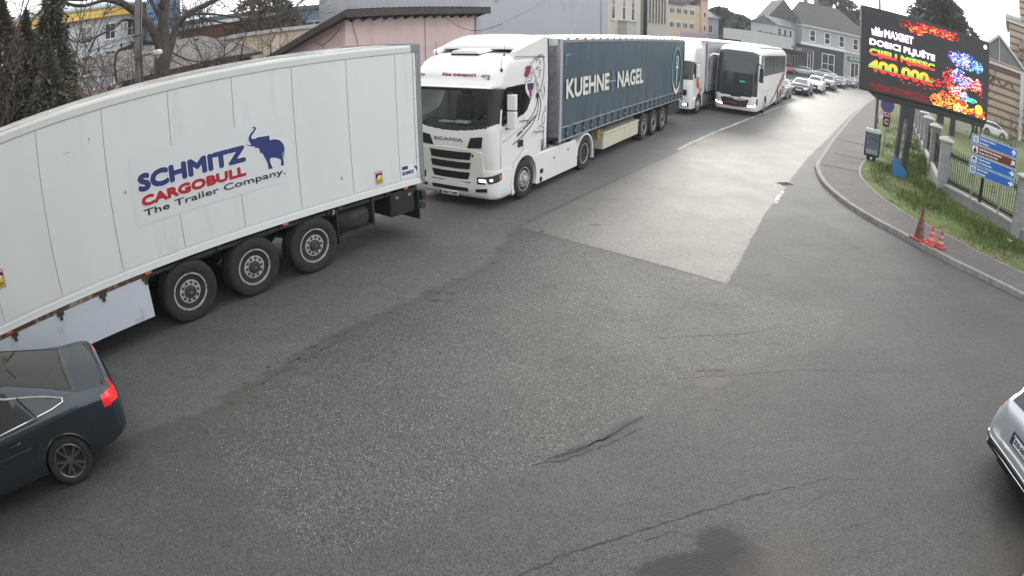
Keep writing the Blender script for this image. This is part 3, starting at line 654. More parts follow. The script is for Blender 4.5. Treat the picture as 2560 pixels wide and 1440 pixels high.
g = G(); g.loft([[(x+.05*(1-(y/1.2)**2), y, z) for x, z in ((1.30,2.965),(1.45,2.93),(1.47,2.90),(1.45,2.885),(1.28,2.9))] for y in [-1.16+2.32*k/16 for k in range(17)]], 0, True, True); g.build('sun_visor', cabw, TR)
for s in (1,-1):
    g = G(); g.loft([[(1.30-.10*max(0,(abs(y)-.75))*1.2, s*abs(y), z) for z in zz] for y, zz in ((.80,(3.05,3.085)),(.88,(3.05,3.16)),(.97,(3.06,3.20)),(1.03,(3.07,3.21)))], 0, False, True, False)
    g = G(); g.box(1.22,1.322,s*.80,s*1.03,3.06,3.2); sp = g.build('spot_lamp', mk('lamp housing', (.2,.2,.2), .4), TR, bevel=.02)
    g = G(); g.sph((1.318, s*.96, 3.125), .012, .045, .05, 10, 0); g.sph((1.318, s*.87, 3.11), .012, .035, .038, 10, 0); g.build('lens', lampw, sp)
    g = G(); g.cyl((.6,s*1.0,3.62),(.6,s*1.02,3.95),.006,6); g.sph((.6,s*1.0,3.63),.03); g.build('aerial', black, TR)
g = G(); g.cyl((1.02,1.17,3.30),(1.05,1.21,3.62),.006,6); g.sph((1.03,1.19,3.29),.045,.03,.05); g.build('aerial', black, TR)
gm = mk('maroon lettering', (.25,.03,.045), .4)
g = G(); put_text(g, 'Ake transport', (1.335,-.30,3.12), (0,1,0), (0,0,1), 1.0, .115, 0, .006, .12, 1., .012); g.build('lettering', gm, TR, fix=False)
# front: grille, lamps, bumper
dk = mk('grille black', (.012,.012,.014), .45); cr = mk('cream grille frame', (.72,.70,.62), .3, coat=.3)
def bowx(y): return 1.455 + .035*(1-(y/1.24)**2)
def fpanel(poly, x0, x1, m, name, par=TR, bev=.004):
    g = G(); ys = [p[0] for p in poly]; n = len(poly)
    fr = [(bowx(p[0])+x1, p[0], p[1]) for p in poly]; bk = [(bowx(p[0])+x0, p[0], p[1]) for p in poly]
    g.add(fr+bk, [tuple(range(n)), tuple(range(2*n-1, n-1, -1))]+[(i, n+i, n+(i+1) % n, (i+1) % n) for i in range(n)]); return g.build(name, m, par, bevel=bev)
gr = fpanel([(-.98,.60),(-.6,.56),(.0,.54),(.6,.56),(.98,.60),(.93,1.40),(.5,1.46),(0,1.48),(-.5,1.46),(-.93,1.40)], -.25, .012, cr, 'grille', bev=.02)
for (w0, z1, w1, z0) in ((.62,1.372,.57,1.19),(.60,1.125,.55,.965),(.57,.885,.51,.715),(.60,.655,.56,.625)):
    fpanel([(-w1,z0),(-.25,z0-.012),(.25,z0-.012),(w1,z0),(w0,z1),(.25,z1-.01),(-.25,z1-.01),(-w0,z1)], .008, .02, dk, 'grille_slot', gr, .0)
g = G(); g.sph((bowx(.65)+.012, .65, 1.30), .015, .032, .04); g.build('badge', black, gr)
for s in (1,-1):
    fpanel([(s*.60,1.72),(s*.93,1.77),(s*.90,1.50),(s*.50,1.47)], .0, .016, dk, 'front_step_recess', TR)
g = G(); put_text(g, 'SCANIA', (1.492,-.47,1.605), (0,1,0), (0,0,1), .86, .088, 0, .008, 0, 1.1, .006)
st_ = len(g.v); g.build('lettering', mk('brushed letter', (.30,.28,.25), .35, .6), TR, fix=False)
# bumper and corner panels
brings = []
for z, xb, xf, w, rf in ((.24,.62,1.33,1.19,.25),(.28,.62,1.43,1.225,.28),(.36,.62,1.475,1.245,.3),(.52,.62,1.48,1.25,.3),(.62,.62,1.475,1.25,.3),(.78,.62,1.465,1.25,.3),(.95,.60,1.455,1.245,.3)):
    brings.append(rrect(xb, xf, w, z, rf, .03, 6, 10, 30, .035))
g = G(); g.loft(brings, 0, True, True); bu = g.build('front_bumper', cabw, TR, ang=45)
fpanel([(-.56,.415),(0,.405),(.52,.415),(.5,.505),(-.585,.505)], .018, .034, dk, 'grille_slot', bu, 0)
for s in (1,-1):
    g = G()
    pts = [(bowx(.8)+.028, s*.775), (bowx(1.0)+.02, s*.98), (1.43, s*1.14), (1.31, s*1.235), (1.16, s*1.262)]
    zt = [.80,.82,.85,.88,.90]; zb = [.63,.64,.66,.69,.73]
    g.add([(x,y,a) for (x,y),a in zip(pts,zb)]+[(x,y,a) for (x,y),a in zip(pts,zt)]+[(x-.12,y*.93,a) for (x,y),a in zip(pts,zb)]+[(x-.12,y*.93,a) for (x,y),a in zip(pts,zt)],
          [(i,i+1,6+i,5+i) for i in range(4)]+[(5+i,6+i,16+i,15+i) for i in range(4)]+[(i+1,i,10+i,11+i) for i in range(4)]+[(0,5,15,10),(4,14,19,9)])
    hl = g.build('headlight', mk('dark lamp glass', (.05,.05,.06), .1, coat=.5), TR)
    ll = mk('lit lamp', (.85,.9,1.), .2, emit=1.0); g = G(); g.box(bowx(.9)+.01, bowx(.9)+.03, s*.82, s*1.02, .69, .76, 0); g.build('lamp_element', ll, hl, bevel=.004)
    g = G(); g.sph((1.43,s*1.13,.75),.04,.05,.035,10,0); g.build('lamp_element', ll, hl); g = G(); g.box(1.2,1.26,s*1.24,s*1.262,.76,.85); g.build('indicator', amber, hl)
    fpanel([(s*.73,.425),(s*1.05,.46),(s*1.05,.55),(s*.73,.50)], .02, .034, dk, 'fog_lamp', bu, 0)
g = G(); g.box(1.50,1.525,-.345,.215,.275,.378,0); g.box(1.503,1.527,-.345,-.295,.276,.377,1); npl = g.build('number_plate', [whitev, blue], TR)
g = G(); put_text(g, 'O45-T-308', (1.528,-.28,.295), (0,1,0), (0,0,1), .47, .062, 0, .004); g.build('lettering', blackv, npl, fix=False)
# wiper
g = G(); g.beam((1.45,-.7,1.93),(1.44,-.1,1.88),.02,.02); g.beam((1.45,-.1,1.95),(1.45,.5,1.9),.02,.02); g.build('wiper', black, TR)
# lower side: arch, steps, skirts, tank panel
for s in (1,-1):
    g = G(); pr = [(.60*math.cos(R(a)), .505+.60*math.sin(R(a))) for a in range(-24,205,12)]
    ro = [(.70*math.cos(R(a)), .505+.70*math.sin(R(a))) for a in range(-24,205,12)]
    n = len(pr)
    for i in range(n-1):
        a, b, c, d = pr[i], pr[i+1], ro[i+1], ro[i]
        g.add([(p[0], s*yy, p[1]) for yy in (1.262, .85) for p in (a,b,c,d)], [(0,1,2,3),(4,7,6,5),(0,4,5,1),(3,2,6,7),(0,3,7,4),(1,5,6,2)])
    g.build('wheel_arch', cabw, TR)
    g = G(); g.prism([(.68,.28),(1.30,.30),(1.30,.95),(.62,.95)], 'y', s*.7, s*1.235); g.build('step_panel', cabw, TR, bevel=.02)
    for z in (.40,.80):
        g = G(); g.box(.80,1.18,s*1.1,s*1.245,z-.05,z+.05); g.build('step', dk, TR, bevel=.008)
    g = G(); g.prism([(-.68,.20),(-.62,.95),(-.7,1.03),(-3.05,1.03),(-3.16,.9),(-3.22,.2)], 'y', s*.9, s*1.245); sk = g.build('side_fairing', cabw, TR, bevel=.02)
    for bx in ((-.82,-1.0,.46,.58),(-1.62,-1.68,.71,.77),(-2.5,-2.56,.80,.86)): g = G(); g.box(bx[0],bx[1],s*1.24,s*1.252,bx[2],bx[3]); g.build('cover_plate', dk, sk)
    g = G(); g.lathe([(.075,0),(.075,.01),(0,.01)], 12, c=(-.88, s*1.242, .30)); g.build('cap', dk, sk)
    g = G(); rr = [(.56*math.cos(R(a)), .56*math.sin(R(a))) for a in range(0,181,15)]; r2 = [(.62*math.cos(R(a)), .62*math.sin(R(a))) for a in range(0,181,15)]
    for i in range(len(rr)-1):
        g.add([(p[0]-3.75, s*yy, p[1]+.505) for yy in (1.25,.7) for p in (rr[i],rr[i+1],r2[i+1],r2[i])], [(0,1,2,3),(4,7,6,5),(0,4,5,1),(3,2,6,7),(0,3,7,4),(1,5,6,2)])
    g.box(-4.42,-4.36,s*.7,s*1.25,.25,.5); g.build('mudguard', cabw, TR)
    flap(TR, -4.43, *(sorted((s*.7,s*1.25))), .18, .5)
    wheel(TR, 0, s*1.08, 'steer'); wheel(TR, -3.75, s*1.08, 'drive')
    g = G(); g.box(.12,.38,s*1.24,s*1.252,1.36,1.54); g.build('door_vent', dk, TR, bevel=.01)
    m_ = G(); m_.loft([[(x, s*y, z) for x, y in ((.98,1.30),(.86,1.27),(.80,1.46),(.86,1.52),(.96,1.50))] for z in (2.36,2.40,2.55,2.70,2.73)], 0, True, True)
    mi = m_.build('wing_mirror', cabw, TR, bevel=.015)
    g = G(); g.loft([[(x, s*y, z) for x, y in ((.98,1.30),(.86,1.27),(.80,1.46),(.86,1.52),(.96,1.50))] for z in (1.92,1.95,2.2,2.30,2.33)], 0, True, True); g.build('mirror_housing', cabw, mi, bevel=.015)
    g = G(); g.beam((.93,1.15*s,2.78),(.92,1.4*s,2.74),.05,.04); g.beam((.93,1.15*s,1.9),(.92,1.4*s,1.93),.05,.04); g.box(.84,.9,s*1.3,s*1.45,2.33,2.37); g.build('mirror_arm', black, mi)
    g = G(); 
    for a, b in (((.106,2.16),(.10,1.25)),((.10,1.25),(.62,1.0))): g.beam((a[0],s*1.2465,a[1]),(b[0],s*1.2465,b[1]),.012,.006, up=(0,1,0))
    g.beam((1.17,s*1.2465,1.92),(1.17,s*1.2445,1.0),.012,.006,up=(0,1,0)); g.beam((1.1,s*1.2465,1.60),(.1,s*1.2465,1.86),.016,.005,up=(0,1,0)); g.build('door_gap', seam, TR)
    g = G(); g.tube([(-.1,s*1.255,1.98),(.15,s*1.275,2.0),(.3,s*1.255,2.0)],.012,6); g.build('door_handle', black, TR)
g = G()
for s in (1,-1): g.box(-4.9,.8,s*.42-.05,s*.42+.05,.62,.95)
g.box(-3.2,-1.15,-.9,.9,.98,1.03); g.cyl((-3.75,-1,.5),(-3.75,1,.5),.1); g.cyl((0,-1,.5),(0,1,.5),.08); g.box(-.9,.9,-.7,.7,.5,.95); g.lathe([(.55,0),(.55,.1),(.2,.12),(0,.12)],20,'z',(-3.15,0,1.03))
g.tube([(-1.1,.3,1.6),(-1.3,.3,1.2),(-1.7,.3,1.15),(-1.9,.3,1.5)],.03,6); g.tube([(-1.1,-.2,1.7),(-1.35,-.2,1.25),(-1.7,-.2,1.2),(-1.9,-.2,1.6)],.03,6)
g.box(-1.6,-1.2,.4,1.1,1.03,1.12)
g.build('chassis', darkmet, TR)
# rooster drawing on the left side
YS = 1.2485
to = lambda p: (p[0], YS, p[1])
art = G(); ink = mk('ink line', (.05,.05,.07), .5)
HT = 1.245
def ln(pts, w=.018, k=3): stroke(art, smooth(pts, k), w, lambda p: (p[0], (1.2535 if p[1] < 2.9 else 1.252)-.004*max(0,p[1]-3.2)/.4, p[1]))
for P, w in (([(-.059,3.046),(.012,2.926),(.029,2.821),(-.008,2.71),(-.101,2.603),(-.194,2.548),(-.12,2.493),(-.231,2.508),(-.324,2.581),(-.434,2.745),(-.471,2.852),(-.488,2.961)],.02),
 ([(-.096,3.026),(-.224,3.071),(-.289,3.175),(-.334,3.136),(-.317,3.01),(-.225,2.962),(-.06,2.939)],.018),([(-.22,3.433),(-.295,3.32),(-.409,3.168),(-.525,2.995),(-.585,2.861),(-.684,2.761)],.022),
 ([(-.331,3.355),(-.405,3.461),(-.498,3.53),(-.518,3.456),(-.708,3.587),(-.747,3.557),(-.856,3.60),(-.904,3.551)],.02),([(-.518,3.474),(-.67,3.523),(-.826,3.526),(-.926,3.456),(-.968,3.322),(-.952,3.134),(-.916,2.967),(-.841,2.785),(-.765,2.661),(-.667,2.651)],.026),
 ([(-.604,2.897),(-.685,2.723),(-.628,2.673),(-.549,2.772),(-.586,2.843)],.018),([(-.519,3.4),(-.614,3.451),(-.729,3.465),(-.789,3.387),(-.711,3.41),(-.83,3.31)],.018),
 ([(-.535,2.496),(-.552,2.587),(-.629,2.617),(-.709,2.535),(-.791,2.378),(-.796,2.189),(-.721,2.048),(-.686,1.884)],.035),([(-.614,2.414),(-.54,2.256),(-.389,2.107),(-.221,2.0),(-.018,1.9)],.03),
 ([(-.672,2.427),(-.657,2.224),(-.545,2.014),(-.319,1.822),(.052,1.656),(.376,1.545),(.656,1.476)],.03),([(-1.05,2.25),(-1.1,2.13),(-.98,2.093),(-.883,1.953),(-.876,1.783),(-.99,1.787),(-1.02,1.99)],.02)): ln(P, w)
for P in ([(-.484,3.181),(-.616,3.303),(-.56,3.232),(-.733,3.278),(-.637,3.191),(-.84,3.197),(-.696,3.131),(-.794,3.135),(-.697,3.076),(-.776,3.052),(-.564,2.992)],
 [(-.764,2.717),(-.825,2.637),(-.93,2.429),(-1.0,2.619),(-.96,2.812),(-1.01,2.693),(-1.02,2.594)],
 [(-.363,1.528),(-.381,1.609),(-.515,1.664),(-.478,1.595),(-.554,1.64),(-.614,1.612),(-.538,1.53),(-.595,1.596),(-.753,1.611),(-.735,1.557),(-.813,1.621),(-.894,1.59),(-.919,1.452),(-.975,1.617),(-.99,1.53),(-.99,1.66),(-.829,1.732),(-.709,1.758),(-.651,1.701),(-.791,1.681)]): ln(P, .022, 1)
art.build('rooster_drawing', ink, TR, fix=False)
def patch(P, m, nm, y=1.2515):
    g = G(); g.poly([(p[0], y, p[1]) for p in P]); g.build(nm, m, TR, fix=False)
patch([(-.059,3.046),(.085,3.119),(.032,3.169),(.032,3.205),(-.04,3.209),(.033,3.294),(-.057,3.307),(-.074,3.35),(-.166,3.327),(-.22,3.352),(-.265,3.286),(-.241,3.196),(-.168,3.111)], mk('crimson film', (.27,.02,.06), .4), 'rooster_comb', 1.2535)
patch([(-.061,2.903),(-.413,2.893),(-.378,2.75),(-.303,2.683),(-.286,2.576),(-.212,2.547),(-.173,2.695),(-.099,2.756)], mk('indigo film', (.03,.03,.1), .4), 'rooster_wattle', 1.256)
patch([(-.209,2.764),(-.295,2.775),(-.303,2.683),(-.275,2.577),(-.193,2.603),(-.162,2.696)], MATS['crimson film'], 'rooster_wattle', 1.2585)
patch([(.02,2.92),(-.45,2.92),(-.42,2.75),(-.31,2.58),(-.20,2.52),(-.10,2.60),(.0,2.73)], white, 'rooster_wattle', 1.2495+.003)
patch([(-.535,2.496),(-.571,2.595),(-.629,2.621),(-.689,2.556),(-.659,2.466),(-.645,2.402),(-.595,2.407),(-.593,2.491)], blackv, 'rooster_leg_band', 1.255)
g = G(); ux = Vector((-.93,0,.37)); put_text(g, 'Ake transport', (.42,1.2505,1.60), (-.926,0,.378), (.378,0,.926), 1.03, .10, 0, .007, .12); g.build('lettering', blackv, TR, fix=False)
g = G()
for k in range(5): put_text(g, ('PRIJEVOZ','TEL','065','033','AKE')[k], (-.80-.012*k,1.2505,1.335-.05*k), (-1,0,0), (0,0,1), .2 if k % 2 else .22, .03, 0, .003)
g.build('lettering', gm, TR, fix=False)
# ================================================================ curtain-sided trailers
def curtain_trailer(root, L, wheels_x, curtain, pelmet, roofm, folds=1., H=4.0, zb=1.18, box=None, mesh_n=150):
    w = 1.275; r = random.Random(11)
    g = G(); g.box(0, L, -w+.01, w-.01, zb-.02, zb+.08, 0); g.box(0, L, -1.2, 1.2, zb+.08, H-.2, 0); g.build('trailer_bed', darkmet, root)
    for s in (1, -1):
        NZ = 26; vs = []
        for i in range(mesh_n+1):
            x = .06 + (L-.2)*i/mesh_n
            for j in range(NZ+1):
                t = j/NZ; z = 1.50 + (H-.13-1.50)*t
                a = folds*.016*math.exp(-t*3.2)*(math.sin(x*5.1+1.3*math.sin(x*.9)-t*4*math.sin(x*1.7))+.6*math.sin(x*11.3+t*6))
                a += folds*.007*math.sin(x*2.1+4*math.sin(t*3+x*.3))*t*(1-t)*3 + folds*.004*math.exp(-(1-t)*6)*math.sin(x*9)
                vs.append((x, s*(w+.008+a), z))
        g = G(); g.add(vs, [(i*(NZ+1)+j, i*(NZ+1)+j+1, (i+1)*(NZ+1)+j+1, (i+1)*(NZ+1)+j) for i in range(mesh_n) for j in range(NZ)], 0, True)
        g.build('curtain', curtain, root)
        g = G(); vs = []
        for i in range(mesh_n+1):
            x = .06 + (L-.2)*i/mesh_n
            for j in range(5): vs.append((x, s*(w+.012+folds*.012*math.sin(x*10.3)*math.sin(j*.8)), 1.19+.33*j/4))
        g.add(vs, [(i*5+j, i*5+j+1, (i+1)*5+j+1, (i+1)*5+j) for i in range(mesh_n) for j in range(4)], 0, True)
        g.box(.06, L-.14, s*(w+.0), s*(w+.03), 1.515, 1.545, 1); g.box(.04, L-.1, s*(w-.03), s*(w+.02), 1.15, 1.20, 1)
        n = 22
        for k in range(n):
            x = .35 + (L-.8)*k/(n-1); g.box(x-.025, x+.025, s*(w+.02), s*(w+.04), 1.20, 1.50, 2); g.box(x-.03, x+.03, s*(w+.03), s*(w+.055), 1.30, 1.37, 3)
        g.build('curtain_hem', [curtain, pelmet, black, steel], root, fix=True)
    g = G()
    for s in (1, -1): g.box(0, L, s*(w-.06), s*(w+.022), H-.13, H-.02)
    g.build('top_rail', steel, root, bevel=.015)
    g = G(); NX = 50
    for i in range(NX+1): pass
    vs = [(.0+L*i/NX, -1.27+2.54*j/8, H-.02+.05*(1-((j/8-.5)*2)**2)+r.uniform(-.008,.008)+(.012 if i % 2 else 0)) for i in range(NX+1) for j in range(9)]
    g.add(vs, [(i*9+j, i*9+j+1, (i+1)*9+j+1, (i+1)*9+j) for i in range(NX) for j in range(8)], 0, True)
    for k in range(22):
        x = .5+(L-1)*k/21; g.box(x-.09, x+.03, 1.26, 1.30, H-.015, H+.01, 1)
    g.build('roof', [roofm, darkmet], root)
    g = G(); g.prism([(-1.2,zb),(1.2,zb),(1.27,zb+.02),(1.27,H-.06),(1.2,H),(-1.2,H),(-1.27,H-.06),(-1.27,zb+.02)], 'x', L-.05, L, 0); g.box(L-.14, L, 1.2, 1.30, zb-.05, H-.01, 1); g.box(L-.14, L, -1.30, -1.2, zb-.05, H-.01, 1); g.box(L,L+.03,-1.0,1.0,H-.16,H-.02,1)
    for k in range(7): g.box(L,L+.012,-.9+.3*k,-.86+.3*k,H-.1,H-.06,2)
    for k in range(24): g.box(L-.05,L-.035,1.298,1.305,zb+.1*k+.1,zb+.1*k+.115,2)
    g.build('front_bulkhead', [mk('pale grey bulkhead', (.50,.51,.52), .5, var=.1, vs=2), mk('grey corner post', (.42,.43,.45), .45, .2), black], root, bevel=.008)
    for s in (1,-1):
        g = G(); g.box(-.04, .0, s*.01, s*1.2, zb, H-.15); g.build('rear_door', steel, root, bevel=.006)
    g = G(); g.box(0,.1,1.2,1.30,zb-.1,H-.02); g.box(0,.1,-1.3,-1.2,zb-.1,H-.02); g.box(-.02,.1,-1.2,1.2,H-.15,H-.02); g.box(-.02,.05,-1.2,1.2,.55,.65); g.build('rear_frame', darkmet, root, bevel=.01)
    g = G()
    for s in (1,-1): g.box(.2, L-.8, s*.42-.06, s*.42+.06, .75, zb-.02)
    for k in range(10): x = .6+k*(L-1.5)/9; g.box(x-.05,x+.05,-1.24,1.24,zb-.14,zb-.02)
    for x in wheels_x: g.cyl((x,-1,.52),(x,1,.52),.07)
    for s in (1,-1): g.box(L-3.0,L-2.85,s*.7-.06,s*.7+.06,.25,zb-.1); g.box(L-3.1,L-2.75,s*.7-.12,s*.7+.12,.22,.25)
    g.box(.2,1.9,-1.1,1.1,.95,1.0)
    g.build('chassis', darkmet, root)
    for x in wheels_x:
        for s in (1,-1): wheel(root, x, s*1.07, 'trailer')
    for s in (1,-1):
        flap(root, wheels_x[-1]-.75, *sorted((s*.84,s*1.24)), .25, 1.0); 
        g = G(); g.box(.22, wheels_x[-1]-.95, s*.6, s*1.22, .55, 1.05); g.build('rear_locker', black, root, bevel=.02)
    if box:
        x0, x1, z0, z1 = box
        for s in (1,-1):
            g = G(); g.box(x0, x1, s*.75, s*1.2, z0, z1-.07); pb = g.build('pallet_box', mk('cream pallet box', (.60,.565,.43), .5, var=.08, vs=2, c2=(.48,.44,.33), c2amt=.3, c2s=2), root, bevel=.015)
            g = G(); g.box(x0-.02, x1+.02, s*.74, s*1.225, z1-.07, z1); g.build('lid', MATS['cream pallet box'], pb, bevel=.012)
        g = G(); g.box(x1+.35,x1+.5,1.05,1.2,.7,1.05); g.build('valve_bracket', mk('dull brass', (.35,.25,.1), .5, .3), root, bevel=.01)
tarp = mk('slate blue tarpaulin', (.055,.085,.112), .42, var=.10, vs=1.2, bump=.15, bs=12, c2=(.075,.108,.135), c2amt=.3, c2s=1.2, stretch=(2.5,1,.5))
tarp2 = mk('grey silver tarpaulin', (.30,.305,.33), .5, var=.08, vs=1.0, bump=.1, bs=10)
tarproof = mk('white tarpaulin roof', (.80,.80,.79), .55, var=.06, vs=2)
ST = thing('curtain_trailer', 'slate blue curtain-sided semi-trailer with white lettering and an anchor emblem', 'trailer', (6.874, 29.484, 0), R(240.581))
curtain_trailer(ST, 13.65, (5.77,4.46,3.15), tarp, mk('grey hem tape', (.26,.30,.32), .5), tarproof, box=(6.36, 10.0, .315, .875))
paleb = mk('light blue film', (.16,.31,.42), .5); cremv = mk('cream white film', (.70,.70,.62), .5)
def word(t, x0, x1, z0, z1, m, bold, par=ST, y=1.312, **k):
    g = G(); put_text(g, t, (x0, y, z0), (-1,0,0), (0,0,1), x0-x1, z1-z0, 0, bold, **k); return g.build('lettering', m, par, fix=False)
def word_p(t, xa, za0, za1, xb, zb0, zb1, m, bold): return word(t, xa, xb, (za0+zb0)/2, (za1+zb1)/2, m, bold)
word('KUEHNE', 13.30, 9.98, 2.30, 2.86, cremv, .026)
word('NAGEL', 9.20, 6.36, 2.285, 2.87, cremv, .026)
g = G(); g.box(9.60,9.66,1.31,1.315,2.18,2.95); g.box(9.35,9.93,1.3152,1.318,2.54,2.60); g.build('plus_sign', paleb, ST, fix=False)
g = G(); g.box(13.0,13.35,1.305,1.309,3.52,3.56); g.box(13.29,13.33,1.3095,1.312,3.25,3.52); g.build('corner_mark', paleb, ST, fix=False)
g = G(); cx, cz, n = 1.36, 2.62, 40
ring = [(cx+(.80)*math.sin(a), cz+(.98)*math.cos(a)) for a in [R(-138+276*k/n) for k in range(n+1)]]
stroke(g, ring, .12, lambda p: (p[0], 1.312, p[1])); g.build('emblem_ring', paleb, ST, fix=False)
g = G()
A3 = lambda p: (p[0], 1.316, p[1])
stroke(g, [(cx+.17*math.sin(a), 3.02+.19*math.cos(a)) for a in [k*math.pi/8 for k in range(17)]], .085, A3)
g.add([A3(p) for p in [(cx-.05,2.83),(cx+.05,2.83),(cx+.06,1.85),(cx-.06,1.85)]], [(0,1,2,3)])
g.add([(p[0],1.3175,p[1]) for p in [(cx-.22,2.66),(cx+.22,2.66),(cx+.22,2.76),(cx-.22,2.76)]], [(0,1,2,3)])
ank = [(cx-.55,2.06),(cx-.40,1.82),(cx,1.66),(cx+.40,1.82),(cx+.55,2.06),(cx+.56,1.86),(cx+.40,1.62),(cx,1.44),(cx-.40,1.62),(cx-.56,1.86)]
g.poly([(p[0],1.319,p[1]) for p in ank]); g.build('anchor_emblem', cremv, ST, fix=False)
# ---------------------------------------------------------------- second white lorry behind
T3 = thing('curtain_trailer', 'plain silver grey curtain-sided semi-trailer standing beside the coach', 'trailer', (16.70, 45.50, 0), R(238.0))
curtain_trailer(T3, 13.6, (5.77,4.46,3.15), tarp2, MATS['grey hem tape'], tarproof, .5, box=(6.4,9.0,.4,.9), mesh_n=60)
L3 = thing('tractor_unit', 'white lorry cab with red side graphics, in front of the silver grey trailer', 'lorry', (8.80, 33.00, 0), R(238.0))
p3 = [(.35,(-.9,1.42,1.24,.25)),(.9,(-.9,1.47,1.245,.25)),(1.6,(-.95,1.46,1.25,.3)),(2.0,(-.95,1.42,1.25,.3)),(2.8,(-.95,1.3,1.24,.3)),(3.2,(-.95,1.2,1.22,.35)),(3.6,(-.95,.95,1.18,.4)),(3.85,(-.95,.5,1.1,.4)),(3.9,(-.9,.2,.8,.3)),(3.91,(-.4,-.3,.06,.02))]
zz = [.35+.08*i for i in range(41)]+[3.6,3.7,3.78,3.84,3.87,3.89,3.9,3.905,3.91]
rg = [rrect(xb, xf, w, z, rf, .06, 5, 20, 16, .04) for z in sorted(set(round(q,3) for q in zz)) for xb, xf, w, rf in [lerp(p3, z)]]
def cls3(c, i, k):
    x, y, z = c
    if abs(y) > 1.0 and x*x+(z-.5)**2 < .62**2: return None
    if x > 1.0 and abs(y) < 1.24 and 1.9 < z < 2.82: return 'screen'
    if abs(y) > 1.15 and .0 < x < 1.05 and 1.95 < z < 2.75: return 'sidel' if y > 0 else 'sider'
    return 'cab'
shell(rg, cls3, {'cab': ('cab', cabw, None), 'screen': ('windscreen', glass, None), 'sidel': ('side_window', tint, None), 'sider': ('side_window', tint, None)}, L3)
for (y0,y1,z0,z1,nm) in ((-.75,.75,1.0,1.5,'grille'),(.65,1.0,1.05,1.35,'grille_slot'),(-1.0,-.65,1.05,1.35,'grille_slot')):
    g = G(); g.box(1.44,1.52,y0,y1,z0,z1); g.build(nm, mk('silver grille', (.35,.36,.38), .4, .3) if nm == 'grille' else dk, L3, bevel=.01)
for s in (1,-1):
    g = G(); g.box(1.40,1.525,s*.72,s*1.12,.48,.68); h_ = g.build('headlight', mk('indigo lamp glass', (.03,.03,.25), .2), L3, bevel=.02)
    g = G(); g.sph((1.52,s*.92,.58),.03,.13,.07); g.build('lamp_element', mk('lit daytime lamp', (.9,.95,1.), .2, emit=4.), h_)
    wheel(L3, 0, s*1.08, 'steer'); wheel(L3, -3.7, s*1.08, 'drive')
    g = G(); g.box(.85,1.0,s*1.3,s*1.5,2.0,2.75); g.build('wing_mirror', cabw, L3, bevel=.04)
    g = G(); g.box(-3.1,-.65,s*.9,s*1.23,.3,.95); g.build('side_fairing', mk('dark grey fairing', (.12,.12,.13), .5), L3, bevel=.03)
    g = G(); g.prism([(-.95,1.0),(-.95,3.8),(-1.25,3.6),(-1.25,1.2)],'y',s*1.15,s*1.24); g.build('deflector', cabw, L3)
g = G(); g.loft([[(x,y,z) for y, z in ((-1.05,3.8),(-1.0,q),(1.0,q),(1.05,3.8))] for x, q in ((.3,3.88),(-.3,3.98),(-.95,4.03))], 0, True, True); g.build('roof_deflector', cabw, L3)
g = G(); g.loft([[(x+.03,y,z) for x,z in ((1.28,2.95),(1.46,2.9),(1.47,2.86),(1.27,2.88))] for y in (-1.15,0,1.15)],0,True,False); g.build('sun_visor', cabw, L3)
g = G(); g.poly([(x,1.2535,z) for x,z in ((.55,1.45),(.1,1.3),(-.1,1.5),(.2,1.75),(.0,2.05),(.35,1.9),(.6,2.1),(.62,1.75))]); g.poly([(x,1.2535,z) for x,z in ((.0,1.1),(-.5,1.2),(-.4,1.45),(-.2,1.35))]); g.build('side_graphic', mk('orange red film', (.55,.10,.06), .5), L3, fix=False)
g = G(); g.box(-4.6,.9,-.5,.5,.6,.95); g.cyl((-3.7,-1,.5),(-3.7,1,.5),.1); g.build('chassis', darkmet, L3)
# ================================================================ coach
BU = thing('coach', 'white touring coach with a dark windscreen and a red stripe sweeping up its side', 'bus', (12.257, 33.016, 0), R(238.556))
LB = 13.3
pb = [(.30,(0.,-.06,1.235,.32)),(.45,(0,.0,1.265,.36)),(.9,(0,.03,1.275,.38)),(1.2,(0,.02,1.275,.38)),(1.7,(0,-.02,1.275,.36)),(2.4,(0,-.10,1.27,.36)),(3.0,(0,-.22,1.265,.38)),(3.4,(0,-.36,1.25,.42)),(3.6,(0,-.50,1.22,.45)),(3.78,(0,-.75,1.15,.45)),(3.88,(0,-1.05,1.0,.45)),(3.94,(0,-1.5,.75,.35)),(3.97,(0,-2.2,.4,.2)),(3.975,(0,-3,.05,.02))]
zz = sorted(set([round(.3+.06*i,3) for i in range(56)]+[3.6,3.64,3.68,3.72,3.76,3.8,3.84,3.88,3.91,3.94,3.955,3.97,3.975]))
rg = []
for z in zz:
    _, xf, w, rf = lerp(pb, z); xb = -LB+(max(0, z-3.6)*1.2); rg.append(rrect(xb, xf, w, z, rf, min(.12, w*.5), 7, 110, 24, .10))
AX = (-2.75, -8.7, -10.1)
def clsb(c, i, k):
    x, y, z = c
    if abs(y) > .95:
        for a in AX:
            if (x-a)**2+(z-.5)**2 < .58**2: return None
    zl = 1.02+.10*abs(y)
    if x > -1.0 and abs(y) < 1.17 and zl < z < 3.66-.15*(abs(y)/1.2)**4: return 'screen'
    if abs(y) > 1.1 and 2.30 < z < 3.46 and -12.7 < x < -1.75: return 'sl' if y > 0 else 'sr'
    if abs(y) > 1.1 and 2.0 < z < 3.46 and -1.55 < x < -.75: return 'dl' if y > 0 else 'dr'
    if x < -LB+.25 and 2.2 < z < 3.5 and abs(y) < 1.1: return 'rw'
    return 'body'
cside = mk('coach side glass', (.014,.014,.015), .2, spec=.06)
busg = mk('coach screen glass', (.02,.03,.033), .07, spec=.5, coat=.15)
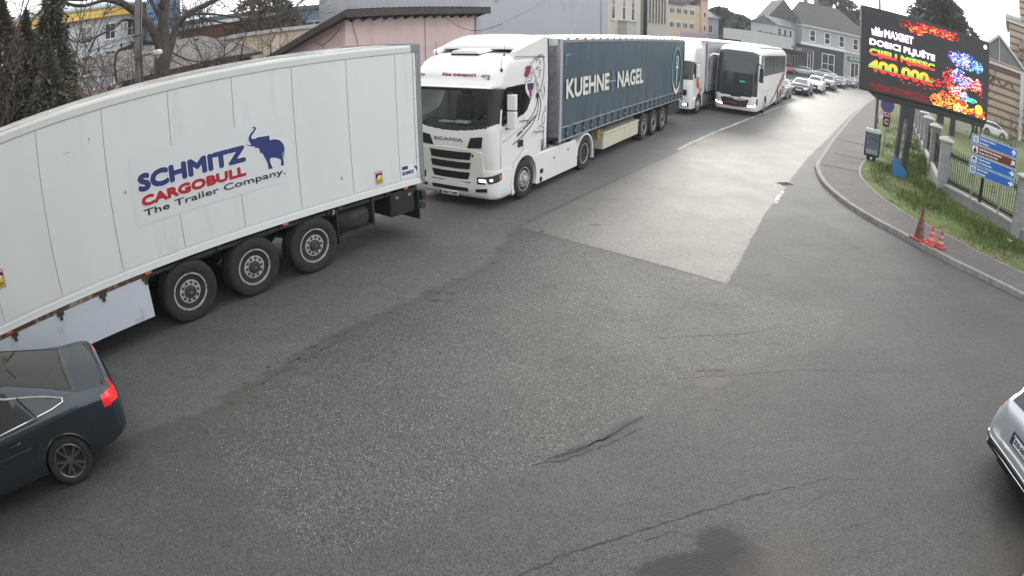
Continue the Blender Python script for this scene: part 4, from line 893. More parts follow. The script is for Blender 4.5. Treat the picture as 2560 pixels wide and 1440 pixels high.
shell(rg, clsb, {'body': ('body', cabw, None), 'screen': ('windscreen', busg, None), 'sl': ('side_window', cside, None), 'sr': ('side_window', cside, None), 'dl': ('driver_window', tint, None), 'dr': ('driver_window', tint, None), 'rw': ('rear_window', tint, None)}, BU)
g = G()
for x in (-4.2,-6.0,-7.8,-9.6,-11.4):
    for s in (1,-1): g.box(x-.03, x+.03, s*1.262, s*1.278, 2.31, 3.45)
g.build('window_pillar', black, BU)
g = G(); g.box(-12.5,-2.5,-1.0,1.0,3.93,4.02); g.box(-7.5,-5,-.8,.8,4.0,4.1); g.build('roof_unit', cabw, BU, bevel=.03)
def bfx(y): return .02+.10*(1-(y/1.275)**2)
def bpanel(poly, m, name, par=BU, d=.02):
    g = G(); n = len(poly); fr = [(bfx(p[0])+d, p[0], p[1]) for p in poly]; bk = [(bfx(p[0])-.08, p[0], p[1]) for p in poly]
    g.add(fr+bk, [tuple(range(n)), tuple(range(2*n-1,n-1,-1))]+[(i,n+i,n+(i+1)%n,(i+1)%n) for i in range(n)]); return g.build(name, m, par)
gp = bpanel([(-.72,.50),(.0,.46),(.62,.50),(.78,.92),(.35,.98),(-.35,.98),(-.86,.92)], dk, 'grille')
bpanel([(-.5,.955),(.5,.955),(.45,.92),(-.45,.92)], mk('pale strip', (.5,.52,.55), .4), 'brand_strip', gp, .03)
bpanel([(-.6,.62),(-.3,.66),(.1,.60),(.1,.66),(-.3,.72),(-.6,.67)], mk('red stripe', (.38,.04,.05), .4), 'red_stripe', gp, .03); bpanel([(.1,.84),(.62,.86),(.6,.89),(.1,.90)], MATS['red stripe'], 'red_stripe', gp, .03)
for s in (1,-1):
    g = G(); pts = [(.72,.48,.74),(.9,.50,.86),(1.05,.53,.94),(1.17,.58,1.0),(1.25,.66,1.05)]
    X = lambda y: .13-.11*(y/1.1)**2-(.25*max(0,y-.95)**1.2*2)
    g.add([(X(y),s*y,a) for y,a,b in pts]+[(X(y),s*y,b) for y,a,b in pts], [(i,i+1,6+i,5+i) for i in range(4)]); 
    hl = g.build('headlight', mk('navy lamp glass', (.03,.03,.12), .1, coat=.5), BU)
    g = G(); g.add([(X(y)+.012,s*y,a+.03) for y,a,b in pts[:4]]+[(X(y)+.012,s*y,a+.13) for y,a,b in pts[:4]], [(i,i+1,5+i,4+i) for i in range(3)]); g.build('lamp_element', mk('lit coach lamp', (1.,.93,.7), .2, emit=1.6), hl)
for a in AX:
    for s in (1,-1): wheel(BU, a, s*1.09, 'steer' if a > -5 else 'drive')
g = G()
for a in AX: g.cyl((a,-1.2,.5),(a,1.2,.5),.1); g.box(a-.62,a+.62,-.95,.95,.25,1.2)
g.box(-LB+.3,-.3,-1.0,1.0,.28,.5); g.build('underbody', black, BU)
for s, nm in ((1,0),(-1,1)):
    g = G()
    if s < 0: g.tube([(-.2,-1.15,3.25),(.15,-1.4,3.28),(.3,-1.62,3.1),(.3,-1.66,2.9)],[.05,.06,.06,.05],8)
    else: g.tube([(-.3,1.2,3.0),(.0,1.35,2.95),(.08,1.42,2.75)],[.045,.05,.04],8)
    ar = g.build('mirror_arm', cabw if s < 0 else black, BU)
    g = G(); 
    cx_, cy_, z0, z1 = (.3,-1.66,2.25,2.95) if s < 0 else (.08,1.42,2.0,2.8)
    g.loft([[(cx_+dx, cy_+dy, z) for dx, dy in ((.1,-.13),(.1,.13),(-.08,.10),(-.08,-.10))] for z in (z0,z0+.04,z1-.04,z1)], 0); g.build('mirror_head', black, ar, bevel=.03)
g = G(); g.poly([(x,1.2805,z) for x,z in smooth([(-8.2,.55),(-9.2,1.2),(-10.6,1.9),(-12.2,2.28),(-12.9,2.3),(-12.2,1.7),(-11.0,1.2),(-9.6,.75),(-8.9,.5)],3,True)]) if False else None
for s in (1,-1):
    g = G(); g.poly([(x,s*1.281,z) for x,z in [(-5.0,.48),(-5.6,.48),(-7.1,1.05),(-8.6,1.65),(-10.2,2.12),(-11.6,2.28),(-12.4,2.28),(-12.2,2.05),(-10.9,1.75),(-9.2,1.25),(-7.4,.75),(-6.6,.48)][::-1]]) if False else None
    g.poly([(x,s*1.281,z) for x,z in [(-4.6,.45),(-5.6,.45),(-7.6,1.12),(-9.6,1.75),(-11.2,2.2),(-12.3,2.28),(-12.0,1.75),(-10.4,1.45),(-8.4,1.05),(-6.2,.7)]]); g.build('side_stripe', mk('dull red film', (.36,.07,.08), .5), BU, fix=False)
    g = G(); g.box(-12.8,-.9,s*1.27,s*1.281,1.38,1.395); g.box(-12.8,-1.6,s*1.27,s*1.281,2.26,2.275)
    for x in (-1.7,-3.6,-5.5,-7.4): g.box(x-.006,x+.006,s*1.27,s*1.281,.4,1.38)
    g.build('panel_gap', seam, BU)
    g = G(); 
    for k in range(3):
        for j in range(3): g.box(-11.9+.35*j,-11.65+.35*j,s*1.27,s*1.283,.62+.22*k,.78+.22*k)
    g.build('engine_vent', dk, BU)
g = G(); g.box(-.9,.0,-.2,.1,1.35,1.42); g.box(-1.4,-1.2,-1.1,1.1,.9,1.9); g.build('dashboard', black, BU)
g = G(); bpanel([(.18,1.82),(.48,1.82),(.48,1.96),(.18,1.96)], mk('green route card', (.12,.45,.32), .5), 'route_card', BU, -.058+.0)
g = G(); g.beam((.10,-.9,1.35),(.125,-.1,1.2),.03,.03); g.beam((.10,.1,1.35),(.12,.85,1.22),.03,.03); g.build('wiper', black, BU)
# ================================================================ cars
_cw = {}
def car_wheel_meshes(kind):
    if kind in _cw: return _cw[kind]
    r, w = .335, .225; h = w/2; t = G()
    t.lathe([(r*.70,-h*.8),(r*.75,-h),(r*.93,-h*.97),(r,-h*.65),(r,h*.65),(r*.985,h*.85),(r*.93,h*.97),(r*.75,h),(r*.71,h*.9),(r*.69,h*.5)], 36)
    g = G()
    g.lathe([(.232,-h*.9),(.238,h*.88),(.228,h*.94),(.214,h*.85),(.205,h*.2)], 36, m=0); g.lathe([(.205,.0),(.205,.004),(0,.004)], 24, m=1)
    n = 5 if kind != 'steel' else 9
    for k in range(n):
        for d in ((-.13, .13) if kind == 'dark' else ((-.09, .09) if kind != 'steel' else (0,))):
            a = 2*math.pi*k/n + d*.55; b = 2*math.pi*k/n + d*1.75
            p = (.05*math.cos(a), h*.78, .05*math.sin(a)); q = (.212*math.cos(b), h*.84, .212*math.sin(b)); g.beam(p, q, .030 if kind == 'dark' else .035, .03, 0, up=(0,1,0))
    g.lathe([(.062,h*.4),(.06,h*.82),(.035,h*.88),(0,h*.88)], 14, m=0)
    m = {'dark': mk('dark alloy', (.16,.16,.165), .3, .7, coat=.3), 'alloy': mk('silver alloy', (.5,.5,.52), .3, .7), 'steel': mk('hubcap silver', (.42,.42,.44), .4, .4)}[kind]
    _cw[kind] = (t.mesh('tyre', rubber, ang=50), g.mesh('rim', [m, black])); return _cw[kind]
class Car:
    def __init__(s, kind, L, W, H, ro=.90, k=4):
        s.k = k; s.L, s.W, s.H = L, W, H; h = L/2; s.h = h; hw = W/2; s.hw = hw
        s.ra, s.fa = -h+ro, h-.92
        if kind == 'sedan':   # zt, zb, ht, hw
            s.zt = [(-h,.72),(-h+.03,.86),(-h+.08,.935),(-h+.14,.972),(-h+.22,.99),(-h+.56,1.035),(-h+1.55,H-.05),(-h+1.95,H-.008),(.05,H),(.4,H-.03),(1.45,1.02),(1.7,.97),(h-.45,.84),(h-.12,.72),(h,.55)]
            s.rw = (-h+.62, -h+1.62); s.fw = (.52, 1.42)
            s.win = [(-h+.80,1.02),(-h+1.05,1.13),(-h+1.60,H-.17),(-.6,H-.10),(.1,H-.095),(.5,H-.14),(1.28,1.0),(1.28,.965),(.6,.955),(-.8,.985)]
        elif kind == 'hatch':
            s.zt = [(-h,.62),(-h+.04,.95),(-h+.12,1.05),(-h+.55,H-.10),(-h+.75,H-.02),(-.3,H),(.2,H-.03),(1.15,1.02),(1.4,.98),(h-.4,.86),(h-.1,.74),(h,.55)]
            s.rw = (-h+.10, -h+.56); s.fw = (.30, 1.12)
            s.win = [(-h+.50,1.05),(-h+.72,1.25),(-h+.85,H-.15),(-.4,H-.10),(.1,H-.11),(.3,H-.15),(1.0,1.02),(1.0,.985),(.3,.97)]
        else:  # suv
            s.zt = [(-h,.7),(-h+.04,1.05),(-h+.12,1.18),(-h+.50,H-.10),(-h+.7,H-.02),(-.3,H),(.3,H-.03),(1.1,1.18),(1.35,1.13),(h-.35,1.02),(h-.08,.88),(h,.62)]
            s.rw = (-h+.12, -h+.52); s.fw = (.42, 1.08)
            s.win = [(-h+.50,1.18),(-h+.72,1.38),(-h+.85,H-.15),(-.4,H-.10),(.15,H-.11),(.4,H-.16),(.98,1.18),(.98,1.14),(.3,1.12)]
        s.kind = kind
        hi = .98 if kind != 'suv' else 1.13
        s.zb = [(-h,.62),(-h+.05,.80),(-h+.2,hi-.06),(-h+.6,hi-.01),(0,hi-.03),(1.3,hi-.06),(h-.5,hi-.20),(h-.1,hi-.34),(h,.5)]
        s.hwt = [(-h,hw*.70),(-h+.04,hw*.82),(-h+.16,hw*.92),(-h+.5,hw*.98),(-h+.9,hw),(0,hw*.985),(h-.9,hw*.995),(h-.4,hw*.95),(h-.15,hw*.84),(h-.04,hw*.70),(h,hw*.55)]
        if kind == 'hatch': s.hwt = [(-h,hw*.84),(-h+.04,hw*.92),(-h+.16,hw*.97)] + s.hwt[4:]
        top = .56*W/1.8
        s.htt = [(-h,hw*.6),(-h+.1,hw*.80),(-h+.5,.80*hw if kind == 'sedan' else .74*hw),(-h+1.5,top+.02),(0,top+.04),(.45,top+.0),(1.4,.80*hw),(h-.5,.80*hw),(h-.1,.66*hw),(h,.5*hw)]
        s.zs = [(-h,.46),(-h+.05,.34),(-h+.3,.26),(0,.22),(h-.3,.22),(h-.05,.26),(h,.34)]
    def half(s, x):
        zs, zb, zt, w, ht = (lerp(t, x) for t in (s.zs, s.zb, s.zt, s.hwt, s.htt))
        zb = min(zb, zt-.03); m = zs+(zb-zs)*.45
        C = [(0,zs),(w*.55,zs),(w*.90,zs+.01),(w*.985,zs+.07),(w*1.0,m),(w*.985,zb-.07),(w*.945,zb)]
        lo = smooth(C[2:], s.k)
        side = [(w*.945+(ht-w*.945)*t, zb+(zt-.055*(1 if zt-zb > .2 else (zt-zb)*3)-zb)*t) for t in [k/(14 if s.k <= 4 else 26) for k in range(1, (15 if s.k <= 4 else 27))]]
        sx, sz = side[-1]; roof = [(sx-(sx*.14)*t, sz+(zt-.012-sz)*(1-(1-t)**2)) for t in (.35,.7,1.)] + [(sx*.86*(1-t), zt-.012*(1-t)**2+.012*t) for t in (.2,.4,.6,.8,1.)]
        return [C[0], C[1]] + lo + side + roof
    def y(s, x, z):
        P = s.half(x)[2:]; best = None
        for (a, za), (b, zb) in zip(P, P[1:]):
            if za <= z <= zb: return a+(b-a)*((z-za)/(zb-za) if zb > za else 0)
        return P[-1][0]
    def rings(s, n):
        h = s.h; xs = [-h+.0001, -h+.015, -h+.03, -h+.05, -h+.08, -h+.12] + ([-h+.15+.012*k for k in range(40)] if s.k > 4 else []) + [x for x in [-h+.15+(2*h-.3)*k/n for k in range(n+1)] if s.k <= 4 or x > -h+.63] + [h-.12, h-.08, h-.05, h-.03, h-.015, h-.0001]
        out = []
        for x in xs:
            P = s.half(x); r = [(x, -p[0], p[1]) for p in P] + [(x, p[0], p[1]) for p in P[-2:0:-1]]; out.append(r)
        z0 = sum(p[2] for p in out[0])/len(out[0]); z1 = sum(p[2] for p in out[-1])/len(out[-1])
        def cap(r, z, d): return [[(r[0][0]+d*.01*j, p[1]*q, z+(p[2]-z)*q) for p in r] for j, q in ((2,.85),(3,.6),(3,.3),(3,.02))]
        return cap(out[0], z0, -1)[::-1] + out + cap(out[-1], z1, 1), xs
def make_car(root, kind, L, W, H, paint, wheelk='alloy', n=90, plate=None, rear_lit=False, trim=False, lights=True, plate_front=True, chrome_band=False, ro=.90, k=4):
    c = Car(kind, L, W, H, ro, k); rg, xs = c.rings(n); h = c.h; nr = len(rg[0]); nh = len(c.half(0))
    zt = lambda x: lerp(c.zt, x)
    lz = .86 if kind != 'suv' else .98
    def cls(p, i, k):
        x, y, z = p; ay = abs(y)
        for a in (c.ra, c.fa):
            if ay > c.hw*.6 and (x-a)**2+(z-.335)**2 < .375**2: return None
        top = z > zt(x)-.045
        t = min(max((x-c.rw[0])/(c.rw[1]-c.rw[0]), 0), 1)
        if c.rw[0] < x < c.rw[1] and ay < lerp(c.htt, x)*.90 and z > zt(x)-.035 : return 'rear_glass'
        if c.fw[0] < x < c.fw[1] and ay < lerp(c.htt, x)*.90 and z > zt(x)-.035: return 'screen'
        if ay > .4 and inside((x, z), c.win): return 'winl' if y > 0 else 'winr'
        if lights:
            if kind != 'hatch' and x < -h+.27 and ay > c.hw*.56 and lz-.09 < z < lz+.06: return 'taill' if y > 0 else 'tailr'
            if x > h-.42 and ay > c.hw*.50 and lz-.30+(.0 if kind != 'suv' else .02)+.12*(h-x) < z < lz-.14+.10*(h-x): return 'headl' if y > 0 else 'headr'
            if x > h-.10 and ay < c.hw*.48 and .40 < z < lz-.16: return 'grille'
            if x > h-.14 and z < .42: return 'valance'
        if z < lerp(c.zs, x)+.025: return 'valance'
        return 'body'
    lg = red if not rear_lit else mk('lit tail lamp', (.75,.015,.02), .2, coat=.5, emit=.12)
    parts = {'body': ('body', paint, None), 'rear_glass': ('rear_window', glass if not trim or kind != 'sedan' else mk('brownish rear glass', (.032,.031,.027), .08, spec=.4), None), 'screen': ('windscreen', glass, None), 'winl': ('side_window', glass, None), 'winr': ('side_window', glass, None),
        'taill': ('tail_light', lg, None), 'tailr': ('tail_light', lg, None), 'headl': ('headlight', lampw, None), 'headr': ('headlight', lampw, None), 'grille': ('grille', black, None), 'valance': ('sill_trim', black, None)}
    shell(rg, cls, parts, root)
    ty, ri = car_wheel_meshes(wheelk)
    for x in (c.ra, c.fa):
        for s in (1, -1):
            w_ = link('wheel', ty, root, (x, s*(c.hw-.125), .332), 0 if s > 0 else math.pi); link('rim', ri, w_)
            g = G(); P = [(x+.378*math.cos(R(a)), .335+.378*math.sin(R(a))) for a in range(-8, 189, 7)]
            g.tube([(px, s*(c.y(px, max(pz, .25))-.004), pz) for px, pz in P], .014, 6); g.loft([[(px, s*yy, pz) for px, pz in P] for yy in (c.hw-.03, c.hw-.35)], 1, False, True, False)
            g.build('wheel_arch', [paint, black], root)
    g = G(); g.box(-h+.2, h-.2, -c.hw+.36, c.hw-.36, .2, .62); 
    for x in (c.ra, c.fa): g.cyl((x,-c.hw+.15,.33),(x,c.hw-.15,.33),.05)
    g.build('underbody', black, root)
    for s in (1, -1):
        g = G(); wx = c.win[-4][0] if kind == 'sedan' else c.win[-3][0]-.12
        wz = (.985 if kind != 'suv' else 1.15)+.06; yy = c.y(.75, wz-.05)
        g.loft([[(.80+dx, s*(yy+dy), wz+dz) for dx, dz in ((.06,-.05),(.06,.05),(-.07,.06),(-.07,-.05))] for dy in (.06,.20,.22)], 0, True, True); g.beam((.8,s*(yy-.02),wz-.05),(.8,s*(yy+.08),wz-.02),.06,.03,1)
        g.build('wing_mirror', [paint, black], root, bevel=.012)
        if n >= 60:
            g = G()
            for xa in ((-.15, .95) if kind == 'sedan' else (-.3, .85)):
                zz = [.36+.05*k for k in range(13)]; g.tube([(xa - (.10*max(0,z-.75) if xa > .5 else 0), s*(c.y(xa, z)+.0005), z) for z in zz if z < c.win[-1][1]-.01], .0045, 4)
            zz = [.50+.05*k for k in range(10)]; g.tube([(c.ra+.42-.30*max(0,z-.62)*1.2, s*(c.y(c.ra+.42, z)+.0005), z) for z in zz], .0045, 4)
            g.build('door_gap', black, root)
            for xa in ((-.75, .22) if kind == 'sedan' else (.0,)):
                g = G(); zz = .83; g.tube([(xa-.10, s*(c.y(xa-.1, zz)+.004), zz), (xa-.07, s*(c.y(xa, zz)+.03), zz+.004), (xa+.07, s*(c.y(xa, zz)+.03), zz+.004), (xa+.10, s*(c.y(xa+.1, zz)+.004), zz)], .014, 6); g.build('door_handle', paint, root)
            g = G(); g.tube([(x, s*(c.y(x, .70)+.0), .715+.01*x) for x in [c.ra+.45+.1*k for k in range(int((c.fa-c.ra-.8)/.1))]], .006, 4); g.build('body_crease', paint, root)
        if trim:
            g = G(); P = smooth(c.win, 3, True); g.tube([(x, s*(c.y(x, z)+.004), z) for x, z in P+[P[0]]], .011, 5); g.build('window_trim', chrome, root)
            g = G(); g.tube([(-h+1.22, s*(c.y(-h+1.22, 1.0)+.003), .99), (-h+1.42, s*(c.y(-h+1.42,1.2)+.003), H-.20)], .018, 5); g.build('window_divider', black, root)
    if kind == 'sedan' and n >= 60:
        g = G(); P = [(-h+.06,.70),(-h+.10,.90),(-h+.13,.97)]
        for s in (1, -1):
            xs_ = [-h+.10+.05*k for k in range(11)]
            g.tube([(x, s*lerp(c.htt, x)*.93, zt(x)-.016) for x in xs_], .005, 4)
        g.build('boot_gap', black, root)
        sz = lambda x, f: zt(x)-.012*(1-(1-abs(f)))**2+.012*(1-abs(f))+.001
        for x0_, nm_ in ((c.rw[0], 'window_seal'), (c.rw[1], 'window_seal'), (-h+.14, 'boot_gap')):
            g = G(); g.tube([(x0_+.03*(1-(k/8)**2)*(1 if x0_ > -h+.3 else -1), lerp(c.htt, x0_)*.86*k/8, sz(x0_+.03*(1-(k/8)**2)*(1 if x0_ > -h+.3 else -1), k/8)) for k in range(-8, 9)], .008, 4); g.build(nm_, black, root)
        for s in (1, -1):
            g = G(); xs_ = [c.rw[0]+(c.rw[1]-c.rw[0])*k/12 for k in range(13)]; g.tube([(x, s*lerp(c.htt, x)*.885, zt(x)-.012) for x in xs_], .008, 4); g.build('window_seal', black, root)
        g = G(); g.tube([(-h+.135-.05*(abs(k)/8)**2*-1, lerp(c.htt,-h+.14)*k/9, .978) for k in range(-8,9)], .012, 6); g.build('boot_lip', paint, root)
    if kind == 'hatch' and lights:
        for s in (1, -1):
            g = G(); X_ = [-h+.045+.026*k for k in range(9)]; Z_ = [lz-.02+.03*k for k in range(6)]
            zc = lambda x, z: min(z+.15*(x+h), lerp(c.zb, x)+.03, zt(x)-.07)
            pts = [(x-.004, s*(c.y(x, zc(x, z))+.006), zc(x, z)) for x in X_ for z in Z_]
            g.add(pts, [(i*6+j, i*6+j+1, (i+1)*6+j+1, (i+1)*6+j) for i in range(8) for j in range(5)], 0, True); g.build('tail_light', red, root)
    # boot line, plate, bumper details
    pz = .76 if kind != 'suv' else .85
    if plate:
        g = G(); g.box(-h-.03, -h-.012, -.26, .26, pz-.055, pz+.055, 0); g.box(-h-.032, -h-.02, .215, .258, pz-.053, pz+.053, 1); p_ = g.build('number_plate', [whitev, blue], root)
        g = G(); put_text(g, plate, (-h-.034, .20, pz-.036), (0,-1,0), (0,0,1), .42, .072, 0, .004); g.build('lettering', blackv, p_, fix=False)
        g = G(); g.box(-h-.02, -h, -.30, .30, pz-.075, pz+.075); g.build('plate_recess', darkmet, root)
    if plate_front:
        g = G(); g.box(h+.025, h+.04, -.26, .26, .44, .55); g.build('number_plate', whitev, root)
    if chrome_band:
        for zz_, rr_, mm in ((.52,.009,chrome),(.485,.012,black),(.40,.008,chrome)):
            xs2 = [-h+.42-.02*k for k in range(21)]; P = [(x, c.y(x, zz_)+.002, zz_) for x in xs2]+[(-h-.03, c.y(-h+.0001, zz_)*.9, zz_)]
            g = G(); g.tube(P+[(x, -y, z) for x, y, z in P[::-1]], rr_, 6); g.build('bumper_strip', mm, root)
        for s_ in (1,-1):
            g = G(); xs2 = [-h+.20-.02*k for k in range(6)]; g.tube([(x, s_*(c.y(x, .56)+.004), .56) for x in xs2], .016, 6); g.build('bumper_reflector', red, root)
    return c
paintm = lambda nm, col_, r_=.28, met=.0: mk(nm, col_, r_, met, coat=.6, var=.02, vs=1)
AU = thing('dark_sedan', 'dark blue saloon with a lit red tail light, in front of the white trailer', 'car', (-6.75, 3.64, 0), R(-132))
cA = make_car(AU, 'sedan', 4.92, 1.87, 1.44, mk('dark navy paint', (.022,.032,.042), .18, .3, coat=.6), 'dark', 150, None, True, True, ro=1.02, k=9)
g = G(); g.cyl((-1.0,0,1.42),(-1.18,0,1.50),.01,6); g.loft([[(-1.02,-.02,1.425),(-1.02,.02,1.425)],[(-1.2,-.005,1.49),(-1.2,.005,1.49)]],0,False,False,False); g.build('roof_aerial', black, AU)
for s in (1,-1):
    g = G(); g.tube([(-cA.h+.03+.25*t*t, s*(.45+.42*t), .60+.02*t) for t in (0,.3,.6,.9)], .012, 6); g.build('bumper_reflector', chrome, AU)
SV = thing('silver_hatchback', 'silver car leaving the picture, only its left rear corner in view', 'car', (8.04, 3.46, 0), R(-1))
cS = make_car(SV, 'hatch', 4.4, 1.80, 1.48, mk('silver metallic paint', (.50,.52,.55), .28, .45, coat=.6), 'alloy', 120, 'ZG·5018-J', False, True, chrome_band=True, k=9)
g = G(); put_text(g, 'KARAVAN', (-2.205,.66,.87), (0,-1,0), (0,0,1), .2, .03, 0, .002); 
# cars queueing behind the coach: one of each build, then copies
def qcar(name, label, cat, kind, dims, paint, loc, rz, group=None, wheelk='steel'):
    t = thing(name, label, cat, loc, R(rz), group); make_car(t, kind, *dims, paint, wheelk, 36); return t
QG = 'cars queueing behind the coach'
blackp = paintm('black car paint', (.012,.012,.014)); whitep = paintm('white car paint', (.74,.74,.73)); greyp = mk('grey metallic paint', (.22,.23,.24), .3, .5, coat=.5); silverp = mk('pale silver paint', (.50,.53,.57), .28, .5, coat=.5)
Q1 = qcar('hatchback', 'grey hatchback tucked directly behind the coach', 'car', 'hatch', (4.0,1.74,1.5), greyp, (20.9, 46.2, 0), 236, QG)
Q2 = qcar('sedan', 'black saloon second in the queue behind the coach', 'car', 'sedan', (4.5,1.8,1.46), blackp, (25.8, 51.9, 0), 236, QG)
Q3 = qcar('estate_car', 'white sport utility car between two dark cars in the queue', 'car', 'suv', (4.5,1.84,1.64), whitep, (30.2, 57.4, 0), 236, QG)
Q4 = qcar('estate_car', 'dark grey sport utility car behind the white one in the queue', 'car', 'suv', (4.4,1.84,1.66), mk('dark grey car paint', (.10,.10,.105), .3, .2, coat=.5), (35.0, 63.3, 0), 235, QG)
dup(Q2, (41.1, 71.0, 0), R(234), 'black saloon far back in the queue by the corner house', QG)
dup(Q2, (45.8, 76.0, 0), R(232), 'black saloon last before the big screen hides the queue', QG)
dup(Q1, (52.0, 83.8, 0), R(231), 'pale grey hatchback at the far end of the queue', QG)
PG = 'cars parked in front of the shops'
P1 = qcar('sedan', 'silver saloon parked sideways in front of the shops', 'car', 'sedan', (4.6,1.8,1.45), silverp, (43.0, 86.3, 0), 155, PG, 'alloy')
P2 = qcar('hatchback', 'white hatchback parked behind the silver saloon', 'car', 'hatch', (4.0,1.72,1.5), whitep, (42.2, 90.4, 0), 130, PG)
P3_ = qcar('hatchback', 'small red hatchback parked near the cafe', 'car', 'hatch', (3.9,1.7,1.48), paintm('red car paint', (.42,.02,.03)), (39.2, 86.6, 0), 110, PG)
dup(P2, (37.0, 83.5, 0), R(95), 'white hatchback parked beside the cafe entrance', PG)
dup(P1, (48.3, 89.0, 0), R(150), 'silver saloon parked under the shop window', PG)
CW = qcar('hatchback', 'white hatchback parked on the church path behind the fence', 'car', 'hatch', (3.8,1.7,1.5), whitep, (48.6, 46.6, .14), -44, None, 'alloy')
# ================================================================ big LED screen on its slotted column
LS = Vector((12.711, 20.288, 0)); ux = Vector((18.069-12.711, 17.955-20.288, 0)).normalized(); LWID = 5.844; ny = Vector((ux.y, -ux.x, 0))   # ny faces the road
BB = thing('led_billboard', 'large lit advertising screen on a dark slotted column with a blue foot', 'billboard', LS, math.atan2(ux.y, ux.x))
panelm = mk('screen housing', (.022,.022,.025), .5)
Z0, Z1 = 3.24, 6.46
g = G(); g.box(-.04, LWID+.04, .0, .42, Z0-.06, Z1+.05, 0); g.prism([(.35,Z0-.06),(LWID,Z0-.06),(LWID-.1,Z0-.30),(.75,Z0-.30)], 'y', .05, .40, 0); g.build('cabinet', panelm, BB, bevel=.02)
def emis(name, c, e):
    m = mk(name, c, .5, emit=e); return m
dark_led = mk('unlit led tiles', (.035,.034,.036), .55, var=.12, vs=3)
g = G(); g.box(0, LWID, -.02, 0, Z0, Z1, 0); scr = g.build('display', dark_led, BB)
U = lambda fu, fv: (fu*LWID, Z1-fv*(Z1-Z0))
rb = bpy.data.materials.new('lit letters banded'); rb.use_nodes = True; n_ = rb.node_tree; bs = n_.nodes['Principled BSDF']
tc = n_.nodes.new('ShaderNodeTexCoord'); sp_ = n_.nodes.new('ShaderNodeSeparateXYZ'); n_.links.new(tc.outputs['Object'], sp_.inputs[0])
mr = n_.nodes.new('ShaderNodeMapRange'); mr.inputs['From Min'].default_value = Z1-.77*(Z1-Z0); mr.inputs['From Max'].default_value = Z1-.47*(Z1-Z0); n_.links.new(sp_.outputs['Z'], mr.inputs['Value'])
cr_ = n_.nodes.new('ShaderNodeValToRGB'); cr_.color_ramp.interpolation = 'CONSTANT'
els = [(0,(.9,.03,.02)),(.16,(.1,.6,.05)),(.24,(.95,.45,.03)),(.34,(.9,.6,.05)),(.44,(.95,.25,.03)),(.52,(.9,.03,.02)),(.66,(.9,.05,.03)),(.76,(.95,.35,.03)),(.85,(.25,.7,.08))]
cr_.color_ramp.elements[0].color = (*els[0][1],1)
cr_.color_ramp.elements[1].position = els[1][0]; cr_.color_ramp.elements[1].color = (*els[1][1],1)
for p, c in els[2:]: e = cr_.color_ramp.elements.new(p); e.color = (*c, 1)
n_.links.new(mr.outputs[0], cr_.inputs[0]); n_.links.new(cr_.outputs[0], bs.inputs['Emission Color']); bs.inputs['Emission Strength'].default_value = .75; bs.inputs['Base Color'].default_value = (.02,.02,.02,1)
lilac = emis('lit lilac letters', (.85,.72,.9), .62); pinkw = emis('lit pink letters', (.9,.6,.85), .62)
def scr_word(t, u0, u1, v0, v1, m, bold, lift=.024):
    x0, zt = U(u0, v0); x1, zb = U(u1, v1); g = G(); put_text(g, t, (x0, -.02, zb), (1,0,0), (0,0,1), x1-x0, zt-zb, 0, bold, lift=lift); return g.build('lettering', m, BB, fix=False)
scr_word('MAXBET', .155, .375, .225, .325, pinkw, .022)
scr_word('DOBICI PLJUŠTE', .05, .545, .355, .475, lilac, .02)
scr_word('CIJELI MJESEC', .05, .545, .49, .60, rb, .024)
scr_word('400.000', .045, .50, .62, .77, rb, .04); scr_word('K', .505, .54, .70, .77, rb, .02)
g = G()
cxu, cvv = U(.105, .26)
g.poly([(cxu+dx*.22, -.046, cvv+dz*.22) for dx, dz in ((-1,-1),(1,-1),(1.15,.2),(.6,-.1),(.3,.7),(0,.2),(-.3,.7),(-.6,-.1),(-1.15,.2))]); g.build('crown_emblem', pinkw, BB, fix=False)
pal = [emis('lit led '+n, c, e) for n, c, e in (('blue',(.04,.12,.9),.6),('cyan',(.1,.5,.9),.6),('red',(.85,.03,.03),.7),('orange',(.95,.3,.03),.7),('yellow',(.95,.75,.06),.7),('white',(.9,.8,.9),.6),('dim red',(.22,.01,.016),.14),('green',(.1,.6,.3),.5),('violet',(.45,.1,.7),.5))]
r = random.Random(21); g = G(); cnt = 0
def led(u, v, s, m):
    global cnt
    if not (.01 < u < .985 and .02 < v < .98): return
    x, z = U(u, v); y = -.024-.0002*(cnt % 40); cnt += 1; w = s*r.uniform(.5, 1.8); h = s*r.uniform(.35, .85)
    g.add([(x-w,y,z-h*.2),(x-w*.2,y,z-h),(x+w,y,z+h*.1),(x+w*.1,y,z+h)], [(0,1,2,3)], m)
def clus(u, v, du, dv, n, ms, s=.045):
    for k in range(n):
        a = r.uniform(0, 6.28); q = r.random()**.6; led(u+du*q*math.cos(a), v+dv*q*math.sin(a), s*r.uniform(.5,1.2), r.choice(ms))
clus(.79,.34,.12,.11,260,[0,0,0,1,1,5,8]); clus(.70,.32,.05,.06,60,[0,0,8,5]); clus(.90,.36,.05,.07,60,[1,1,0,5]); clus(.80,.32,.03,.05,30,[5,5,8])
clus(.74,.56,.06,.11,150,[0,1,5,8,0]); clus(.81,.60,.07,.08,110,[5,8,2,1]); clus(.88,.60,.06,.09,110,[2,2,3,5]); clus(.66,.60,.05,.13,90,[2,2,3,6]); clus(.74,.74,.08,.08,140,[2,3,2,5]); clus(.79,.78,.04,.05,60,[5,1,0]); clus(.86,.80,.05,.025,50,[7,1,7])
clus(.64,.84,.06,.06,110,[2,2,3,6]); clus(.57,.88,.04,.04,50,[2,3]); clus(.74,.90,.10,.09,170,[2,3,3,4,2]); clus(.75,.93,.04,.05,60,[4,4,5]); clus(.94,.72,.02,.2,40,[2,6])
for k in range(230): u = r.uniform(.52,.985); led(u, r.uniform(.90,.985)-.06*max(0,u-.85), .04, r.choice([2,3,4,2,3]))
